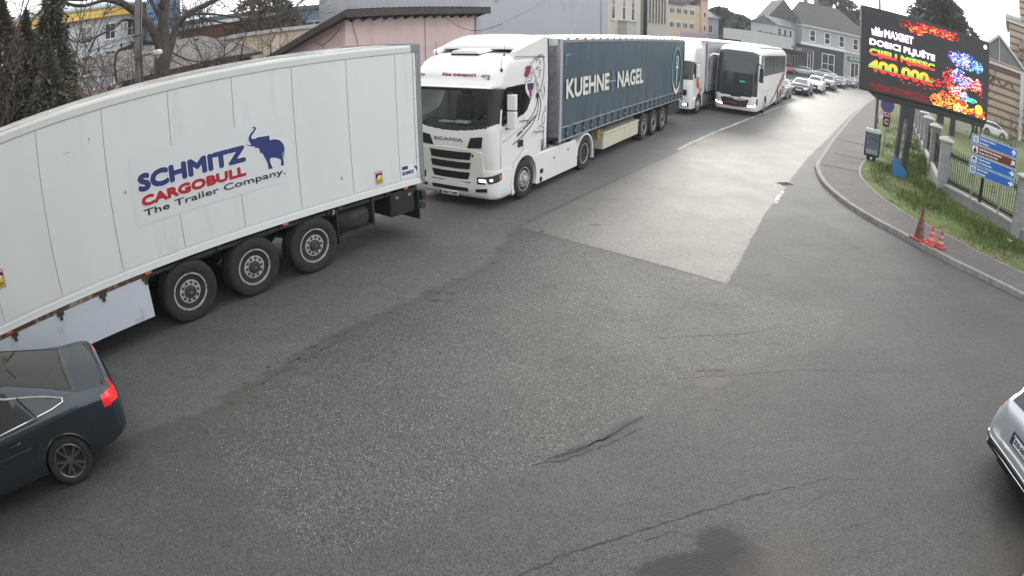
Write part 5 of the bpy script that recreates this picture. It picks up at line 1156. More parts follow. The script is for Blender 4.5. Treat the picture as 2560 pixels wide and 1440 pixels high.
for k in range(150): u = r.uniform(.28,.74); led(u, .02+.09*r.random()+max(0,.42-u)*.25, .05, r.choice([6,6,6,2]))
for k in range(260): u = r.uniform(.35,.70); led(u, .03+.10*r.random()**1.2+.05*(u<.45), .045, r.choice([6,2,2,3,6]))
for k in range(160): led(r.uniform(.06,.5), r.uniform(.9,.985), .06, 6)
for k in range(90): led(r.uniform(.45,.68), r.uniform(.66,.76), .05, r.choice([6,2,6]))
for k in range(30): led(r.uniform(.28,.62), .80+r.uniform(-.02,.02), .035, r.choice([2,6]))
tag(g.build('display_picture', pal, BB, fix=False), kind='stuff')
g = G(); x, z = U(.925, .885); g.poly([(x+.2*math.cos(a), -.034, z+.2*math.sin(a)) for a in [k*math.pi/10 for k in range(20)]]); g.build('display_disc', emis('lit led amber', (.95,.55,.05), .7), BB, fix=False)
g = G(); x, z = U(.968, .065); g.lathe([(.09,-.034),(.075,-.034)], 16, 'y', (x,0,z)); g.poly([(x-.04,-.035,z-.03),(x+.02,-.035,z-.03),(x+.04,-.035,z+.03),(x-.02,-.035,z+.03)]); g.build('display_badge', lilac, BB, fix=False)
cm = mk('column dark blue grey', (.028,.03,.036), .45); cb = mk('column blue foot', (.035,.16,.36), .4)
g = G(); D0, D1 = .05, .38
g.prism([(1.72,.95),(1.87,.80),(1.97,2.42),(1.82,3.0)], 'y', D0, D1); g.prism([(2.06,.70),(2.28,.42),(2.42,3.0),(2.13,2.2)], 'y', D0, D1); g.prism([(1.82,3.0),(1.97,2.42),(2.13,2.2),(2.42,3.0)], 'y', D0, D1); g.prism([(1.72,.95),(2.28,.42),(2.06,.70),(1.87,.80)], 'y', D0+.002, D1-.002); g.build('column', cm, BB)
g = G(); g.prism([(1.70,0.),(2.27,0.),(2.28,.42),(1.72,.95)], 'y', D0-.003, D1+.003); g.build('column_foot', cb, BB)
g = G(); g.prism([(1.97,2.42),(2.13,2.2),(2.15,2.2),(1.97,2.46)], 'y', D0-.004, D1+.004); g.prism([(1.855,.80),(1.875,.80),(1.975,2.42),(1.955,2.42)],'y',D0-.004,D1+.004); g.build('slot_lining', mk('slot trim', (.3,.3,.3), .4, .5), BB)
# pole with two floodlights behind the screen
FP = thing('floodlight_pole', 'grey pole carrying two floodlights, rising behind the big screen', 'street lamp', (15.3, 22.85, .13))
g = G(); g.tube([(0,0,0),(0,0,3),(0,0,7.6)], [.075,.07,.05], 12); g.lathe([(.15,0),(.15,.02),(.08,.03)], 12, 'z'); g.box(-.07,.07,-.12,.0,1.6,1.8,0); g.build('pole', mk('painted pole grey', (.11,.125,.14), .5), FP)
g = G(); g.beam((-.35,-.14,7.55),(.35,.14,7.55),.05,.05); g.build('crossbar', darkmet, FP)
for s in (-1,1):
    g = G(); g.prism([(-.12,7.62),(.16,7.70),(.13,7.92),(-.14,7.82)], 'x', s*.28-.15, s*.28+.15); g.build('floodlight', darkmet, FP, bevel=.015)
# no-stopping sign
NS = thing('road_sign', 'round blue no-stopping sign with a dark red tow-away plate below', 'road sign', (16.35, 23.5, .13), math.atan2(-15.4, 22.2)+R(12))
sgb = mk('sign blue', (.03,.13,.36), .4); sgr = mk('sign red', (.42,.035,.03), .4); sgm = mk('sign maroon', (.17,.018,.02), .4)
g = G(); g.cyl((0,.03,0),(0,.03,2.8),.03,8); g.build('post', steel, NS)
def sdisc(x, z, rr, y, m, nm, par):
    g = G(); g.lathe([(rr,y),(rr,y+.01),(0,y+.01)] if False else [(0.001,y),(rr,y),(rr,y+.012),(0.001,y+.012)], 32, 'y', (x,0,z)); return g.build(nm, m, par)
d1 = sdisc(0,2.40,.36,-.02,sgr,'sign_face',NS); sdisc(0,2.40,.30,-.026,sgb,'blue_field',d1)
g = G(); 
for s in (1,-1): g.beam((-s*.21,-.030-(s+1)*.001,2.51),(s*.21,-.030-(s+1)*.001,2.93),.002,.06,up=(0,1,0)); 
g.v = [(x,min(max(y,-.034),-.028),z) for x,y,z in g.v]; g = G()
for s in (1,-1): g.poly([(-s*.21-.02,-.0275-(s+1)*.0005,2.21),(-s*.21+.02,-.0275-(s+1)*.0005,2.17),(s*.21+.02,-.0275-(s+1)*.0005,2.59),(s*.21-.02,-.0275-(s+1)*.0005,2.63)])
g.build('red_cross', sgr, d1, fix=False)
g = G(); g.box(-.18,.18,-.02,-.008,1.40,2.0); p1_ = g.build('tow_plate', sgm, NS, bevel=.004)
g = G(); g.lathe([(.001,-.0235),(.13,-.0235)], 20, 'y', (0,0,1.64)); g.build('white_disc', whitev, p1_, fix=False)
g = G(); g.poly([(-.05,-.026,1.64),(.03,-.026,1.72),(.03,-.026,1.68),(.13,-.026,1.68),(.13,-.026,1.60),(.03,-.026,1.60),(.03,-.026,1.56)]); g.build('arrow', sgm, p1_, fix=False)
g = G(); put_text(g, 'PAUK', (-.13,-.021,1.87), (1,0,0), (0,0,1), .26, .09, 0, .006); g.build('lettering', whitev, p1_, fix=False)
g = G(); g.box(-.30,-.2,-.03,.03,1.95,2.07); g.box(-.29,-.21,-.035,-.03,1.97,2.05,1); g.build('junction_box', [black, whitev], NS)
# illuminated poster box
LBX = thing('poster_box', 'freestanding rounded poster box with a white top edge beside the pavement', 'poster box', (14.90, 22.38, .13), math.atan2(-.45,.62)+R(4))
def rr2(x0,x1,z0,z1,r_,n=5):
    P=[]
    for cx_,cz_,a in ((x1-r_,z1-r_,0),(x0+r_,z1-r_,90),(x0+r_,z0+r_,180),(x1-r_,z0+r_,270)):
        P += [(cx_+r_*math.cos(R(a+90*k/n)), cz_+r_*math.sin(R(a+90*k/n))) for k in range(n+1)]
    return P
g = G(); g.prism(rr2(-.36,.36,.17,1.30,.07), 'y', -.09, .09); g.build('case', black, LBX)
g = G(); g.prism(rr2(-.365,.365,1.20,1.345,.07), 'y', -.095, .095); g.build('top_edge', white, LBX)
g = G(); g.box(-.30,.30,-.1,-.088,.25,1.2,0); ps = g.build('poster', mk('poster grey blue', (.17,.20,.26), .25, var=.3, vs=4, coat=.3), LBX)
g = G(); r = random.Random(5)
for k in range(7): g.box(-.26, r.uniform(.0,.26), -.1025-.0002*k, -.1005, 1.08-.11*k, 1.10-.11*k+r.uniform(0,.03), 0)
g.poly([(-.05,-.106,.95),(.05,-.106,.98),(.27,-.106,.78),(.2,-.106,.74),(.05,-.106,.86)], 0); g.box(-.27,.27,-.104,-.1,.28,.47,1)
g.build('poster_print', [mk('poster dark print', (.07,.08,.11), .4), mk('poster pale print', (.3,.33,.37), .4)], ps)
g = G(); g.box(-.22,.22,-.07,.07,.0,.18,0); g.lathe([(.07,-.075),(.065,-.085),(0,-.085)],14,'y',(.0,0,.09),1); g.build('foot', [black, white], LBX, bevel=.01)
# tourist direction signs
SP = Vector((14.567,14.88,.13)); su = Vector((15.296-14.567,13.96-14.88,0)).normalized()
DS = thing('direction_sign', 'stack of four direction signs, three blue and one brown, on two grey posts', 'sign', SP, math.atan2(su.y, su.x))
for x in (0, 1.174):
    g = G(); g.cyl((x,.05,0),(x,.05,2.72),.035,10); g.build('post', steel, DS)
silvb = mk('sign edge pale blue', (.38,.48,.62), .4)
arrow = [(-.03,-.09),(.03,-.09),(.03,.02),(.085,-.035),(.085,.03),(0,.115),(-.085,.03),(-.085,-.035),(-.03,.02)]
rows = [('Аутобуска станица','Bus Station',0,'b',.62,.36),('Храм Покрова Пр. Богородице','Temple of the Holy Virgin',-45,'m',.92,.78),('Градска управа','City Administration',-90,'b',.50,.58),('Центар града','Downtown',-90,'b',.44,.36)]
for i, (t1, t2, ar, colr, w1, w2) in enumerate(rows):
    sl = -.0; zt = 2.80-.335*i; zb_ = zt-.31; x0 = -.22; x1 = 1.66
    g = G(); g.box(x0, x1, -.012, .0, zb_, zt, 0); pn = g.build('sign_panel', silvb if colr == 'b' else mk('sign edge pale pink', (.50,.38,.36), .4), DS, bevel=.004)
    pn['label'] = ('blue' if colr == 'b' else 'brown') + ' sign panel reading ' + t2
    g = G(); g.box(x0+.025, x1-.025, -.016, -.011, zb_+.025, zt-.025); g.build('sign_field', mk('sign bright blue', (.025,.13,.45), .35) if colr == 'b' else mk('sign brown', (.13,.03,.025), .4), pn)
    g = G(); g.box(x0+.06, x0+.28, -.020, -.015, zb_+.05, zt-.05, 0); cxx, czz = x0+.17, (zb_+zt)/2
    q = lambda pts: g.poly([(cxx+a, -.0215, czz+b) for a, b in pts], 1)
    if i == 0:
        for k in (-.05,0,.05): q([(-.07,k-.012),(.07,k-.018),(.075,k+.004),(-.06,k+.012)])
    elif i == 1: q([(-.06,-.09),(.06,-.09),(.07,-.03),(.03,.02),(.02,.06),(0,.1),(-.02,.06),(-.03,.02),(-.07,-.03)])
    elif i == 2: q([(-.06,-.09),(-.03,-.09),(-.03,-.0),(.03,-.0),(.03,-.09),(.06,-.09),(.06,.04),(0,.09),(-.06,.04)])
    else:
        g.add([(cxx+rr_*math.cos(a), -.0215, czz+rr_*math.sin(a)) for rr_ in (.08,.05) for a in [k*math.pi/8 for k in range(16)]], [(k,(k+1)%16,16+(k+1)%16,16+k) for k in range(16)], 1); q([(.03*math.cos(a),.03*math.sin(a)) for a in [k*math.pi/5 for k in range(10)]])
    g.build('pictogram', [whitev, blackv], pn, fix=False)
    g = G(); put_text(g, t1, (x0+.33,-.0165,zb_+.165), (1,0,0), (0,0,1), w1, .085, 0, .003); put_text(g, t2, (x0+.33,-.0165,zb_+.055), (1,0,0), (0,0,1), w2, .075, 0, .003); g.build('lettering', whitev, pn, fix=False)
    g = G(); ca, sa = math.cos(R(ar)), math.sin(R(ar)); g.poly([(x1-.15+a*ca-b*sa, -.0205, (zb_+zt)/2+a*sa+b*ca) for a, b in arrow]); g.build('arrow', whitev, pn, fix=False)
# cones on the kerb
CG = 'traffic cones standing on the kerb'
oc = mk('faded orange red', (.42,.06,.045), .6, var=.2, vs=8, c2=(.18,.05,.04), c2amt=.4, c2s=6); oc2 = mk('bright orange red', (.60,.06,.05), .5, var=.1, vs=8); oc3 = mk('dirty cone brown', (.20,.07,.05), .7, var=.3, vs=9, c2=(.09,.05,.04), c2amt=.6, c2s=7); band = mk('dull pink band', (.55,.30,.26), .6)
def cone(loc, H, r0, rt, b, m, m2, label, bands=True, rz=.3):
    t = thing('traffic_cone', label, 'cone', loc, rz, CG)
    g = G(); g.prism([(-b,-b),(b,-b),(b,b),(-b,b)], 'z', 0, .045); g.build('base', m2, t, bevel=.012)
    zz = [.045,.07,.25*H,.26*H,.42*H,.43*H,.58*H,.59*H,.72*H,.73*H,.97*H,H]
    g = G(); rings = []
    g.lathe([(r0+(rt-r0)*((z-.045)/(H-.045)), z) for z in zz]+[(rt*.6,H),(rt*.55,H-.03),(.001,H-.04)], 20, 'z'); nn = 20
    if bands:
        for lvl in (2+0, 6):
            pass
        for i in range(len(g.f)):
            ring = min(j//nn for j in g.f[i])
            if ring in (3,7): g.m[i] = 1
    return g.build('cone_body', [m, band], t) and t
cone((10.33,12.46,.13), .86, .155, .025, .215, oc3, oc, 'tall dirty brownish traffic cone, biggest of the three on the kerb', False, .25)
cone((10.52,12.08,.13), .50, .12, .03, .16, oc2, oc2, 'bright red banded traffic cone between the two darker cones')
cone((10.74,11.90,.13), .46, .115, .025, .155, oc, oc, 'small faded banded traffic cone, nearest the right edge of the row')
# drain grate
DG = thing('drain_grate', 'rectangular iron drain grate set into the road by the white line', 'drain', (8.47,17.55,.0026), R(20))
g = G(); g.box(-.30,.30,-.22,.22,0,.005,0); g.build('frame', mk('pale worn iron', (.34,.335,.32), .95, spec=.08), DG)
g = G()
for k in range(6): g.box(-.26+.085*k,-.205+.085*k,-.18,.18,.005,.008,0)
g.build('slots', mk('grate slot', (.006,.006,.006), 1., spec=.02), DG)
g = G(); g.box(-.09,.09,-.13,.13,0,.19); tag(g.build('concrete_block', mk('pinkish concrete', (.36,.27,.22), .9, var=.2, vs=9), None, bevel=.015), 'small pinkish concrete block lying in the grass by the right edge', 'block'); col.objects[-1].location = (14.62,12.5,.13); col.objects[-1].rotation_euler.z = .4
# ---------------------------------------------------------------- stone and iron fence
stone = mk('grey stone', (.30,.30,.295), .8, var=.15, vs=3, bump=.3, bs=30); capst = mk('pale cap stone', (.42,.41,.38), .8, var=.12, vs=4); iron = mk('black iron', (.012,.013,.015), .5)
FE = thing('iron_fence', 'black iron railings between grey stone pillars round the church lawn', 'fence', (15.7,17.95,.13))
PIL = [(15.7,17.95),(18.6,22.2),(20.9,25.7),(22.9,28.6),(24.8,31.4),(26.7,34.2),(28.6,37.0),(30.5,39.8)]
def rel(p): return (p[0]-15.7, p[1]-17.95)
def pillar(p, ang):
    x, y = rel(p); M = Matrix.Translation((x,y,0)) @ Matrix.Rotation(ang,4,'Z')
    g = G(); g.box(-.24,.24,-.24,.24,0,1.95,0)
    for k in range(7): g.box(-.247,.247,-.247,.247,.2+.25*k,.21+.25*k,1)
    g.mat(M); pl = g.build('pillar', [stone, mk('stone joint', (.2,.2,.2), .9)], FE)
    g = G(); g.loft([[(s*a,t*a,z) for s,t in ((-1,-1),(1,-1),(1,1),(-1,1))] for a, z in ((.25,1.95),(.33,1.97),(.33,2.03),(.02,2.17))], 0, True, False); g.mat(M); g.build('pillar_cap', capst, pl)
def rail(p, q, base_h=.34, w=.3):
    a, b = Vector((*rel(p),0)), Vector((*rel(q),0)); d = (b-a).normalized(); L = (b-a).length; ang = math.atan2(d.y, d.x); M = Matrix.Translation(a) @ Matrix.Rotation(ang,4,'Z')
    g = G(); g.box(.24, L-.24, -w/2, w/2, -.1, base_h, 0); g.box(.24, L-.24, -w/2-.03, w/2+.03, base_h, base_h+.06, 1); g.mat(M); g.build('base_wall', [mk('base wall render', (.24,.24,.24), .85, var=.2, vs=2), capst], FE)
    g = G(); x0, x1 = .30, L-.30; n = int((x1-x0)/.125)
    for z in (base_h+.12, base_h+.30, 1.45, 1.62): g.box(x0, x1, -.018, .018, z-.016, z+.016)
    for k in range(n+1):
        x = x0+(x1-x0)*k/n; g.box(x-.010,x+.010,-.010,.010,base_h+.1,1.72); g.add([(x-.022,-.008,1.72),(x+.022,-.008,1.72),(x+.022,.008,1.72),(x-.022,.008,1.72),(x,0,1.83)],[(0,1,4),(1,2,4),(2,3,4),(3,0,4),(3,2,1,0)])
    for k in range(n):
        x = x0+(x1-x0)*(k+.5)/n; 
        for zc in (base_h+.21, 1.535): g.lathe([(.05,-.008),(.036,-.008),(.036,.008),(.05,.008),(.05,-.008)], 8, 'y', (x,0,zc))
    for cx_ in ((x0*2+x1)/3, (x0+2*x1)/3):
        for a_ in range(0,360,45): g.tube([(cx_+.06*math.cos(R(a_)),0,1.05+.06*math.sin(R(a_))),(cx_+.2*math.cos(R(a_+25)),0,1.05+.2*math.sin(R(a_+25)))], .012, 4)
    g.mat(M); g.build('railing', iron, FE)
R1 = (16.15,13.4)
for a, b in zip(PIL, PIL[1:]): rail(a, b)
rail(PIL[0], R1)
mid = ((PIL[0][0]+R1[0])/2, (PIL[0][1]+R1[1])/2); x, y = rel(mid); g = G(); g.box(x-.05,x+.05,y-.06,y+.06,.3,1.75); g.build('iron_post', iron, FE)
for p, q in zip(PIL, PIL[1:]+[None]): pillar(p, math.atan2(2.9,2.0))
R2 = (16.7,8.6); pillar(R1, math.atan2(-4.5,.45)); rail(R1, R2); pillar(R2, 0)
# ================================================================ buildings
def bld(name, label, A, B, cat='building', group=None):
    th = math.atan2(B[1]-A[1], B[0]-A[0]); return thing(name, label, cat, (A[0], A[1], 0), th, group), math.hypot(B[0]-A[0], B[1]-A[1])
def walls(t, x0, x1, y0, y1, z0, z1, m, name='wall', bev=0): g = G(); g.box(x0, x1, y0, y1, z0, z1); return g.build(name, m, t, bevel=bev)
winf = mk('white window frame', (.72,.72,.70), .5); pane = mk('window pane', (.035,.045,.05), .08, spec=.7, var=.5, vs=.8); curtainm = mk('pale curtain', (.42,.42,.40), .8)
def window(t, x, z0, z1, w, y=0, fm=None, cols=2, rows=1, sill=True, blind=0, fw=.07, par=None):
    fm = fm or winf; g = G(); x0, x1 = x-w/2, x+w/2; a = y-.05
    for b in ((x0,x1,z1-fw,z1),(x0,x1,z0,z0+fw),(x0,x0+fw,z0+fw,z1-fw),(x1-fw,x1,z0+fw,z1-fw)): g.box(b[0],b[1],a,y+.02,b[2],b[3])
    for k in range(1, cols): xx = x0+w*k/cols; g.box(xx-fw*.4,xx+fw*.4,a+.012,y+.01,z0+fw,z1-fw)
    for k in range(1, rows): zz = z0+(z1-z0)*(.0+k/rows); g.box(x0+fw,x1-fw,a+.014,y+.01,zz-fw*.35,zz+fw*.35)
    if sill: g.box(x0-.06,x1+.06,a-.07,y,z0-.06,z0+.0)
    f = g.build('window', fm, t); p = G(); p.box(x0+fw,x1-fw,y-.018,y-.008,z0+fw,z1-fw); p.build('pane', pane, f)
    if blind: b = G(); b.box(x0+fw,x1-fw,y-.026,y-.019,z1-fw-(z1-z0)*blind,z1-fw); b.build('blind', curtainm, f)
    return f
# pink shed-roofed building
pinkw_ = mk('pink render', (.70,.52,.495), .9, var=.07, vs=1.3, c2=(.60,.45,.42), c2amt=.25, c2s=.5, bump=.2, bs=20); timb = mk('dark eaves timber', (.06,.05,.045), .8, var=.3, vs=5); rtile = mk('reddish roof sheet', (.20,.12,.10), .8, var=.25, vs=3)
PB, L = bld('pink_house', 'low pink rendered building with a dark overhanging eave behind the lorry cab', (-6.31,23.67), (-1.70,30.16))
g = G(); g.prism([(0,0),(0,4.82),(6.5,3.0),(6.5,0)], 'x', 0, L); g.build('wall', pinkw_, PB)
g = G()
g.prism([(-.62,5.02),(-.62,5.16),(7.0,3.0),(7.0,2.86)], 'x', -.45, L+.25, 0); g.prism([(-.66,4.90),(-.62,4.90),(-.62,5.20),(-.66,5.20)], 'x', -.5, L+.3, 0)
g.prism([(-.66,4.92),(-.66,5.2),(7.0,3.04),(7.0,2.78)], 'x', -.53, -.452, 0)
for k in range(15): x = -.3+k*(L+.3)/14; g.prism([(-.60,4.90),(-.60,5.01),(.0,4.84),(.0,4.72)], 'x', x-.05, x+.05, 0)
n_c = 60
vs = [( -.5+(L+.8)*i/n_c, y, z+(.035 if i % 2 else 0)) for i in range(n_c+1) for y, z in ((-.68,5.205),(7.0,3.03))]
g.add(vs, [(i*2,i*2+1,i*2+3,i*2+2) for i in range(n_c)], 1, False); g.build('roof', [timb, rtile], PB)
g = G(); g.tube([(L-.05-.0,-.06,4.8),(L-.05,-.06,0)], .05, 8); g.build('downpipe', mk('pale pink pipe', (.48,.36,.35), .6), PB)
g = G()
for P in ([(.35,-.02,4.75),(.42,-.02,4.4),(.6,-.02,3.9),(.62,-.02,3.0)],[(4.45,-.02,4.8),(4.45,-.02,2.0)]): g.tube(P, .012, 4)
g.tube([(-.02,1.9,4.05),(-.02,1.5,3.85),(-.02,.9,4.1),(-.02,.3,4.5)], .012, 4); g.tube([(-.02,1.4,3.88),(-.02,1.4,3.2)], .01, 4)
g.build('wall_cable', black, PB)
# low outbuilding further left
OB, L = bld('outbuilding', 'small pink outbuilding with a weathered tiled roof behind the bare tree', (-14.9,20.4), (-12.9,29.6))
walls(OB, 0, L, 0, 5, 0, 3.75, pinkw_)
oldt = mk('weathered roof tiles', (.17,.145,.13), .9, var=.35, vs=6, c2=(.24,.23,.21), c2amt=.4, c2s=2, bump=.6, bs=14)
g = G(); n_c = 80
vs = [(-.3+(L+.6)*i/n_c, y, z+(.04 if i % 2 else 0)) for i in range(n_c+1) for y, z in ((-.5,3.85),(1.6,4.55),(3.6,5.2))]
g.add(vs, [(i*3+j,i*3+j+1,i*3+j+4,i*3+j+3) for i in range(n_c) for j in (0,1)], 0); g.build('roof', oldt, OB)
g = G(); g.box(-.3,L+.3,-.52,-.3,3.68,3.84); g.build('eave_board', timb, OB)
g = G(); g.box(L-1.1,L-.15,-.03,.0,2.6,3.6); g.build('shutter', mk('maroon shutter', (.16,.06,.06), .7), OB)
# school with yellow eaves
schw = mk('pale school render', (.58,.59,.62), .9, var=.05, vs=.6); yel = mk('ochre eave', (.62,.40,.08), .7); greenr = mk('grey green roof', (.25,.30,.29), .7)
SC, L = bld('school_building', 'white multi-storey building with an ochre eave seen through bare branches', (-29.3,14), (-29.3,47))
walls(SC, 0, L, 0, 12, 0, 8.7, schw)
g = G(); g.box(-.5,L+.5,-.6,12.6,8.7,9.35); g.build('eave', yel, SC); g = G(); g.prism([(-.7,9.35),(-.7,9.5),(6,11.0),(12.7,9.5),(12.7,9.35)], 'x', -.6, L+.6); g.build('roof', greenr, SC)
for k in range(10):
    x = 1.8+3.25*k
    for z0, z1 in ((1.2,2.9),(4.55,6.0),(6.9,8.2)): window(SC, x, z0, z1, 1.5, 0, None, 2, 2)
    window(SC, x+1.6, 6.0, 6.5, .5, 0, None, 1, 1)
# blue tower and long blue grey building
bluew = mk('blue facade', (.10,.20,.29), .7, var=.1, vs=1)
BT, L = bld('blue_tower', 'narrow blue stair tower standing between the bare tree trunks', (-27.6,41.6), (-25.2,43.2)); walls(BT,0,L,0,4,0,11.5,bluew)
g = G(); g.box(-.1,L+.1,-.1,4.1,11.5,11.7); g.build('roof', greenr, BT)
BL_, L = bld('blue_hall', 'long flat-roofed blue grey hall behind the bushes', (-26.5,47), (-17.5,58)); walls(BL_,0,L,0,10,0,6.9,mk('blue grey cladding', (.16,.22,.28), .6, var=.1, vs=1.5))
g = G(); g.box(-.3,L+.3,-.3,10.3,6.9,7.25); g.build('roof', mk('teal roof edge', (.07,.16,.2), .6), BL_)
for k in range(6): window(BL_, 1.5+2.3*k, 4.2, 5.7, 1.6, 0, None, 2)
RH, L = bld('brick_house', 'low red brick house with a white roof edge behind the bushes', (-21.3,35.6), (-16.2,40.2)); walls(RH,0,L,0,6,0,6.0,mk('red brown brick', (.20,.085,.055), .9, var=.2, vs=8))
g = G(); g.box(-.4,L+.4,-.4,6.4,6.0,6.25); g.build('roof', white, RH); window(RH, .6, 4.3, 5.6, .8, 0, None, 1)
TH, L = bld('cream_house', 'low cream walled annexe with a pale flat roof behind the pink building', (-14.2,30.4), (-10.2,34.0)); walls(TH,0,L,0,4,0,4.75,mk('cream render', (.58,.50,.38), .9, var=.08, vs=1))
g = G(); g.box(-.2,L+.2,-.2,4.2,4.75,4.95); g.build('roof', mk('pale roof felt', (.42,.42,.41), .8), TH)
# tall grey blank building
GB, L = bld('grey_building', 'tall blank light grey building behind the blue curtain trailer', (-1.75,35.96), (7.55,50.4)); gw = mk('light grey render', (.40,.415,.44), .9, var=.05, vs=.4, c2=(.35,.365,.385), c2amt=.3, c2s=.3)
walls(GB,0,L,0,14,0,13,gw); g = G(); g.box(-.2,L+.2,-.2,14.2,13,13.25); g.build('roof', darkmet, GB)
g = G(); g.box(1.4,1.8,-.06,0,5.75,5.85); g.box(L-1.3,L-1.22,-.05,0,0,13); g.tube([(2.5,-.03,4.6),(5,-.03,5.3),(8,-.03,6.4)],.015,4); g.build('wall_fitting', steel, GB)
# cream and taupe buildings with tall windows
taupe = mk('taupe render', (.44,.41,.37), .9, var=.06, vs=.8); creamw = mk('cream ochre render', (.54,.50,.43), .9, var=.06, vs=.8)
CB1, L = bld('tall_house', 'pale beige corner house with tall narrow windows beside the grey building', (7.7,51.3), (11.6,57.2)); walls(CB1,0,L,0,9,0,12.5,creamw)
for x in (1.0,3.2,5.2): window(CB1, x, 5.0, 7.4, .75, 0, winf, 1, 2); window(CB1, x, 8.6, 11.0, .75, 0, winf, 1, 2); window(CB1, x, 1.0, 3.2, .9, 0, winf, 1, 2)
g = G(); g.box(-.3,L+.3,-.4,9.3,12.5,12.9); g.build('cornice', winf, CB1); g = G(); g.box(2.1,4.3,-.8,-.004,0,4.9); g.box(2.0,4.4,-.9,-.002,4.9,5.0); g.build('porch', taupe, CB1)
CB2, L = bld('tall_house', 'greyish beige house with close-set tall windows left of the orange building', (12.0,57.6), (16.0,64.4)); walls(CB2,0,L,0,9,0,11.5,taupe)
for k in range(7): window(CB2, .7+.98*k, 5.1, 8.0, .42, 0, mk('brown window frame', (.2,.16,.13), .6), 1, 1)
for k in range(4): window(CB2, 1.0+1.8*k, 1.2, 3.4, .9, 0, winf, 2, 2)
g = G(); g.box(-.3,L+.3,-.5,9.3,11.5,11.8); g.box(-.1,.15,-.3,.0,0,11.5,1); g.build('cornice', [winf, black], CB2)
# orange building
OR_, L = bld('apartment_building', 'peach coloured building with paired white windows and a dark mansard roof', (22.6,91.9), (30.2,96.1)); orw = mk('peach render', (.56,.44,.32), .9, var=.06, vs=.6)
walls(OR_,0,L-1.6,0,10,0,8.8,orw); walls(OR_,L-1.6,L,-.25,10,0,10.2,mk('salmon render', (.56,.38,.29), .9, var=.05, vs=.6), 'corner_bay')
for z0 in (4.9,7.1,2.3):
    for k in range(4): window(OR_, 1.0+1.42*k, z0, z0+1.15, 1.05, 0, winf, 3, 1, False, .25)
    window(OR_, L-.8, z0-.1, z0+1.1, .55, -.25, winf, 1, 1, False, .3)
g = G(); g.prism([(-.4,8.75),(3.2,8.6),(4.4,9.0),(6.2,10.0),(6.2,12.5),(-.4,12.5)], 'y', -.45, 10.3); g.build('roof', mk('slate roof', (.10,.11,.12), .7, var=.15, vs=2), OR_)
g = G(); g.prism([(-.7,10.2),(.9,11.6),(2.5,10.2),(2.5,10.05),(-.7,10.05)], 'y', -.6, 10.2); g.v = [(x+L-1.7,y,z) for x,y,z in g.v]; g.build('gable_roof', timb, OR_)
g = G(); put_text(g, 'LATIN', (1.0,-.46,9.3), (1,0,0), (0,0,1), 2.4, .75, 0, .03); g.build('lettering', winf, OR_, fix=False)
g = G(); g.box(0,6,-3,-2.8,0,4.35); tag_ = g.build('boundary_wall', mk('mauve wall', (.42,.34,.38), .8), OR_)
GH, L = bld('grey_house', 'grey house with a white framed window half hidden behind trees', (30.8,98), (33.4,99.8)); walls(GH,0,L,0,8,0,7.2,mk('mid grey render', (.32,.34,.36), .9)); window(GH,1.0,4.6,6.0,1.1,0,winf,2,1)
g = G(); g.prism([(-.4,7.2),(4,9.2),(8.4,7.2)],'x',-.3,L+.3); g.build('roof', MATS['slate roof'], GH)
# cafe with terrace
CF, L = bld('cafe_building', 'low cafe with a pale concrete terrace parapet above dark glass, behind the coach', (26.9,75.0), (44.8,90.3)); dg = mk('dark grey facade', (.06,.063,.07), .7, var=.1, vs=1)
walls(CF,3.0,L,0,9,0,3.7,dg)
g = G(); g.box(2.9,L*.62,-2.2,.2,3.75,4.05,0); g.box(3.0,L*.60,-2.1,-1.95,4.05,5.5,0); g.box(3.0,3.15,-1.95,3,4.05,5.5,0); g.box(L*.62,L,-1.6,.2,3.55,4.3,1); g.build('terrace', [mk('pale concrete', (.46,.475,.46), .85, var=.12, vs=1, c2=(.36,.37,.36), c2amt=.3, c2s=1), dg], CF)
walls(CF, L*.70, L-.2, 1.5, 6, 4.0, 7.2, mk('pale upper storey', (.40,.40,.40), .9), 'upper_storey')
g = G(); g.prism([(1.2,7.2),(3.7,8.5),(6.3,7.2)],'x',L*.69,L); g.build('roof', MATS['slate roof'], CF)
for k in range(3): window(CF, L*.74+2.1*k, 5.0, 6.8, 1.1, 1.5, winf, 1, 1)
for k in range(6): window(CF, 4.8+3.1*k, .3, 2.9, 2.2, 0, mk('steel frame', (.35,.36,.37), .5), 2, 1, False)
g = G(); put_text(g, 'CAFE', (L*.72,-1.63,3.75), (1,0,0), (0,0,1), 2.2, .4, 0, .02); g.build('lettering', mk('dim sign letters', (.4,.42,.42), .5), CF, fix=False)
r = random.Random(8); g = G()
for k in range(60): x = 3.2+r.random()*(L*.58-3.2); s = r.uniform(.06,.14); g.sph((x,-2.02,5.52+r.random()*.1), s, s, s, 5, r.choice([0,0,1]))
tag(g.build('terrace_flowers', [mk('planter green', (.05,.07,.04), .9), mk('planter red', (.3,.08,.06), .9)], CF), kind='stuff')
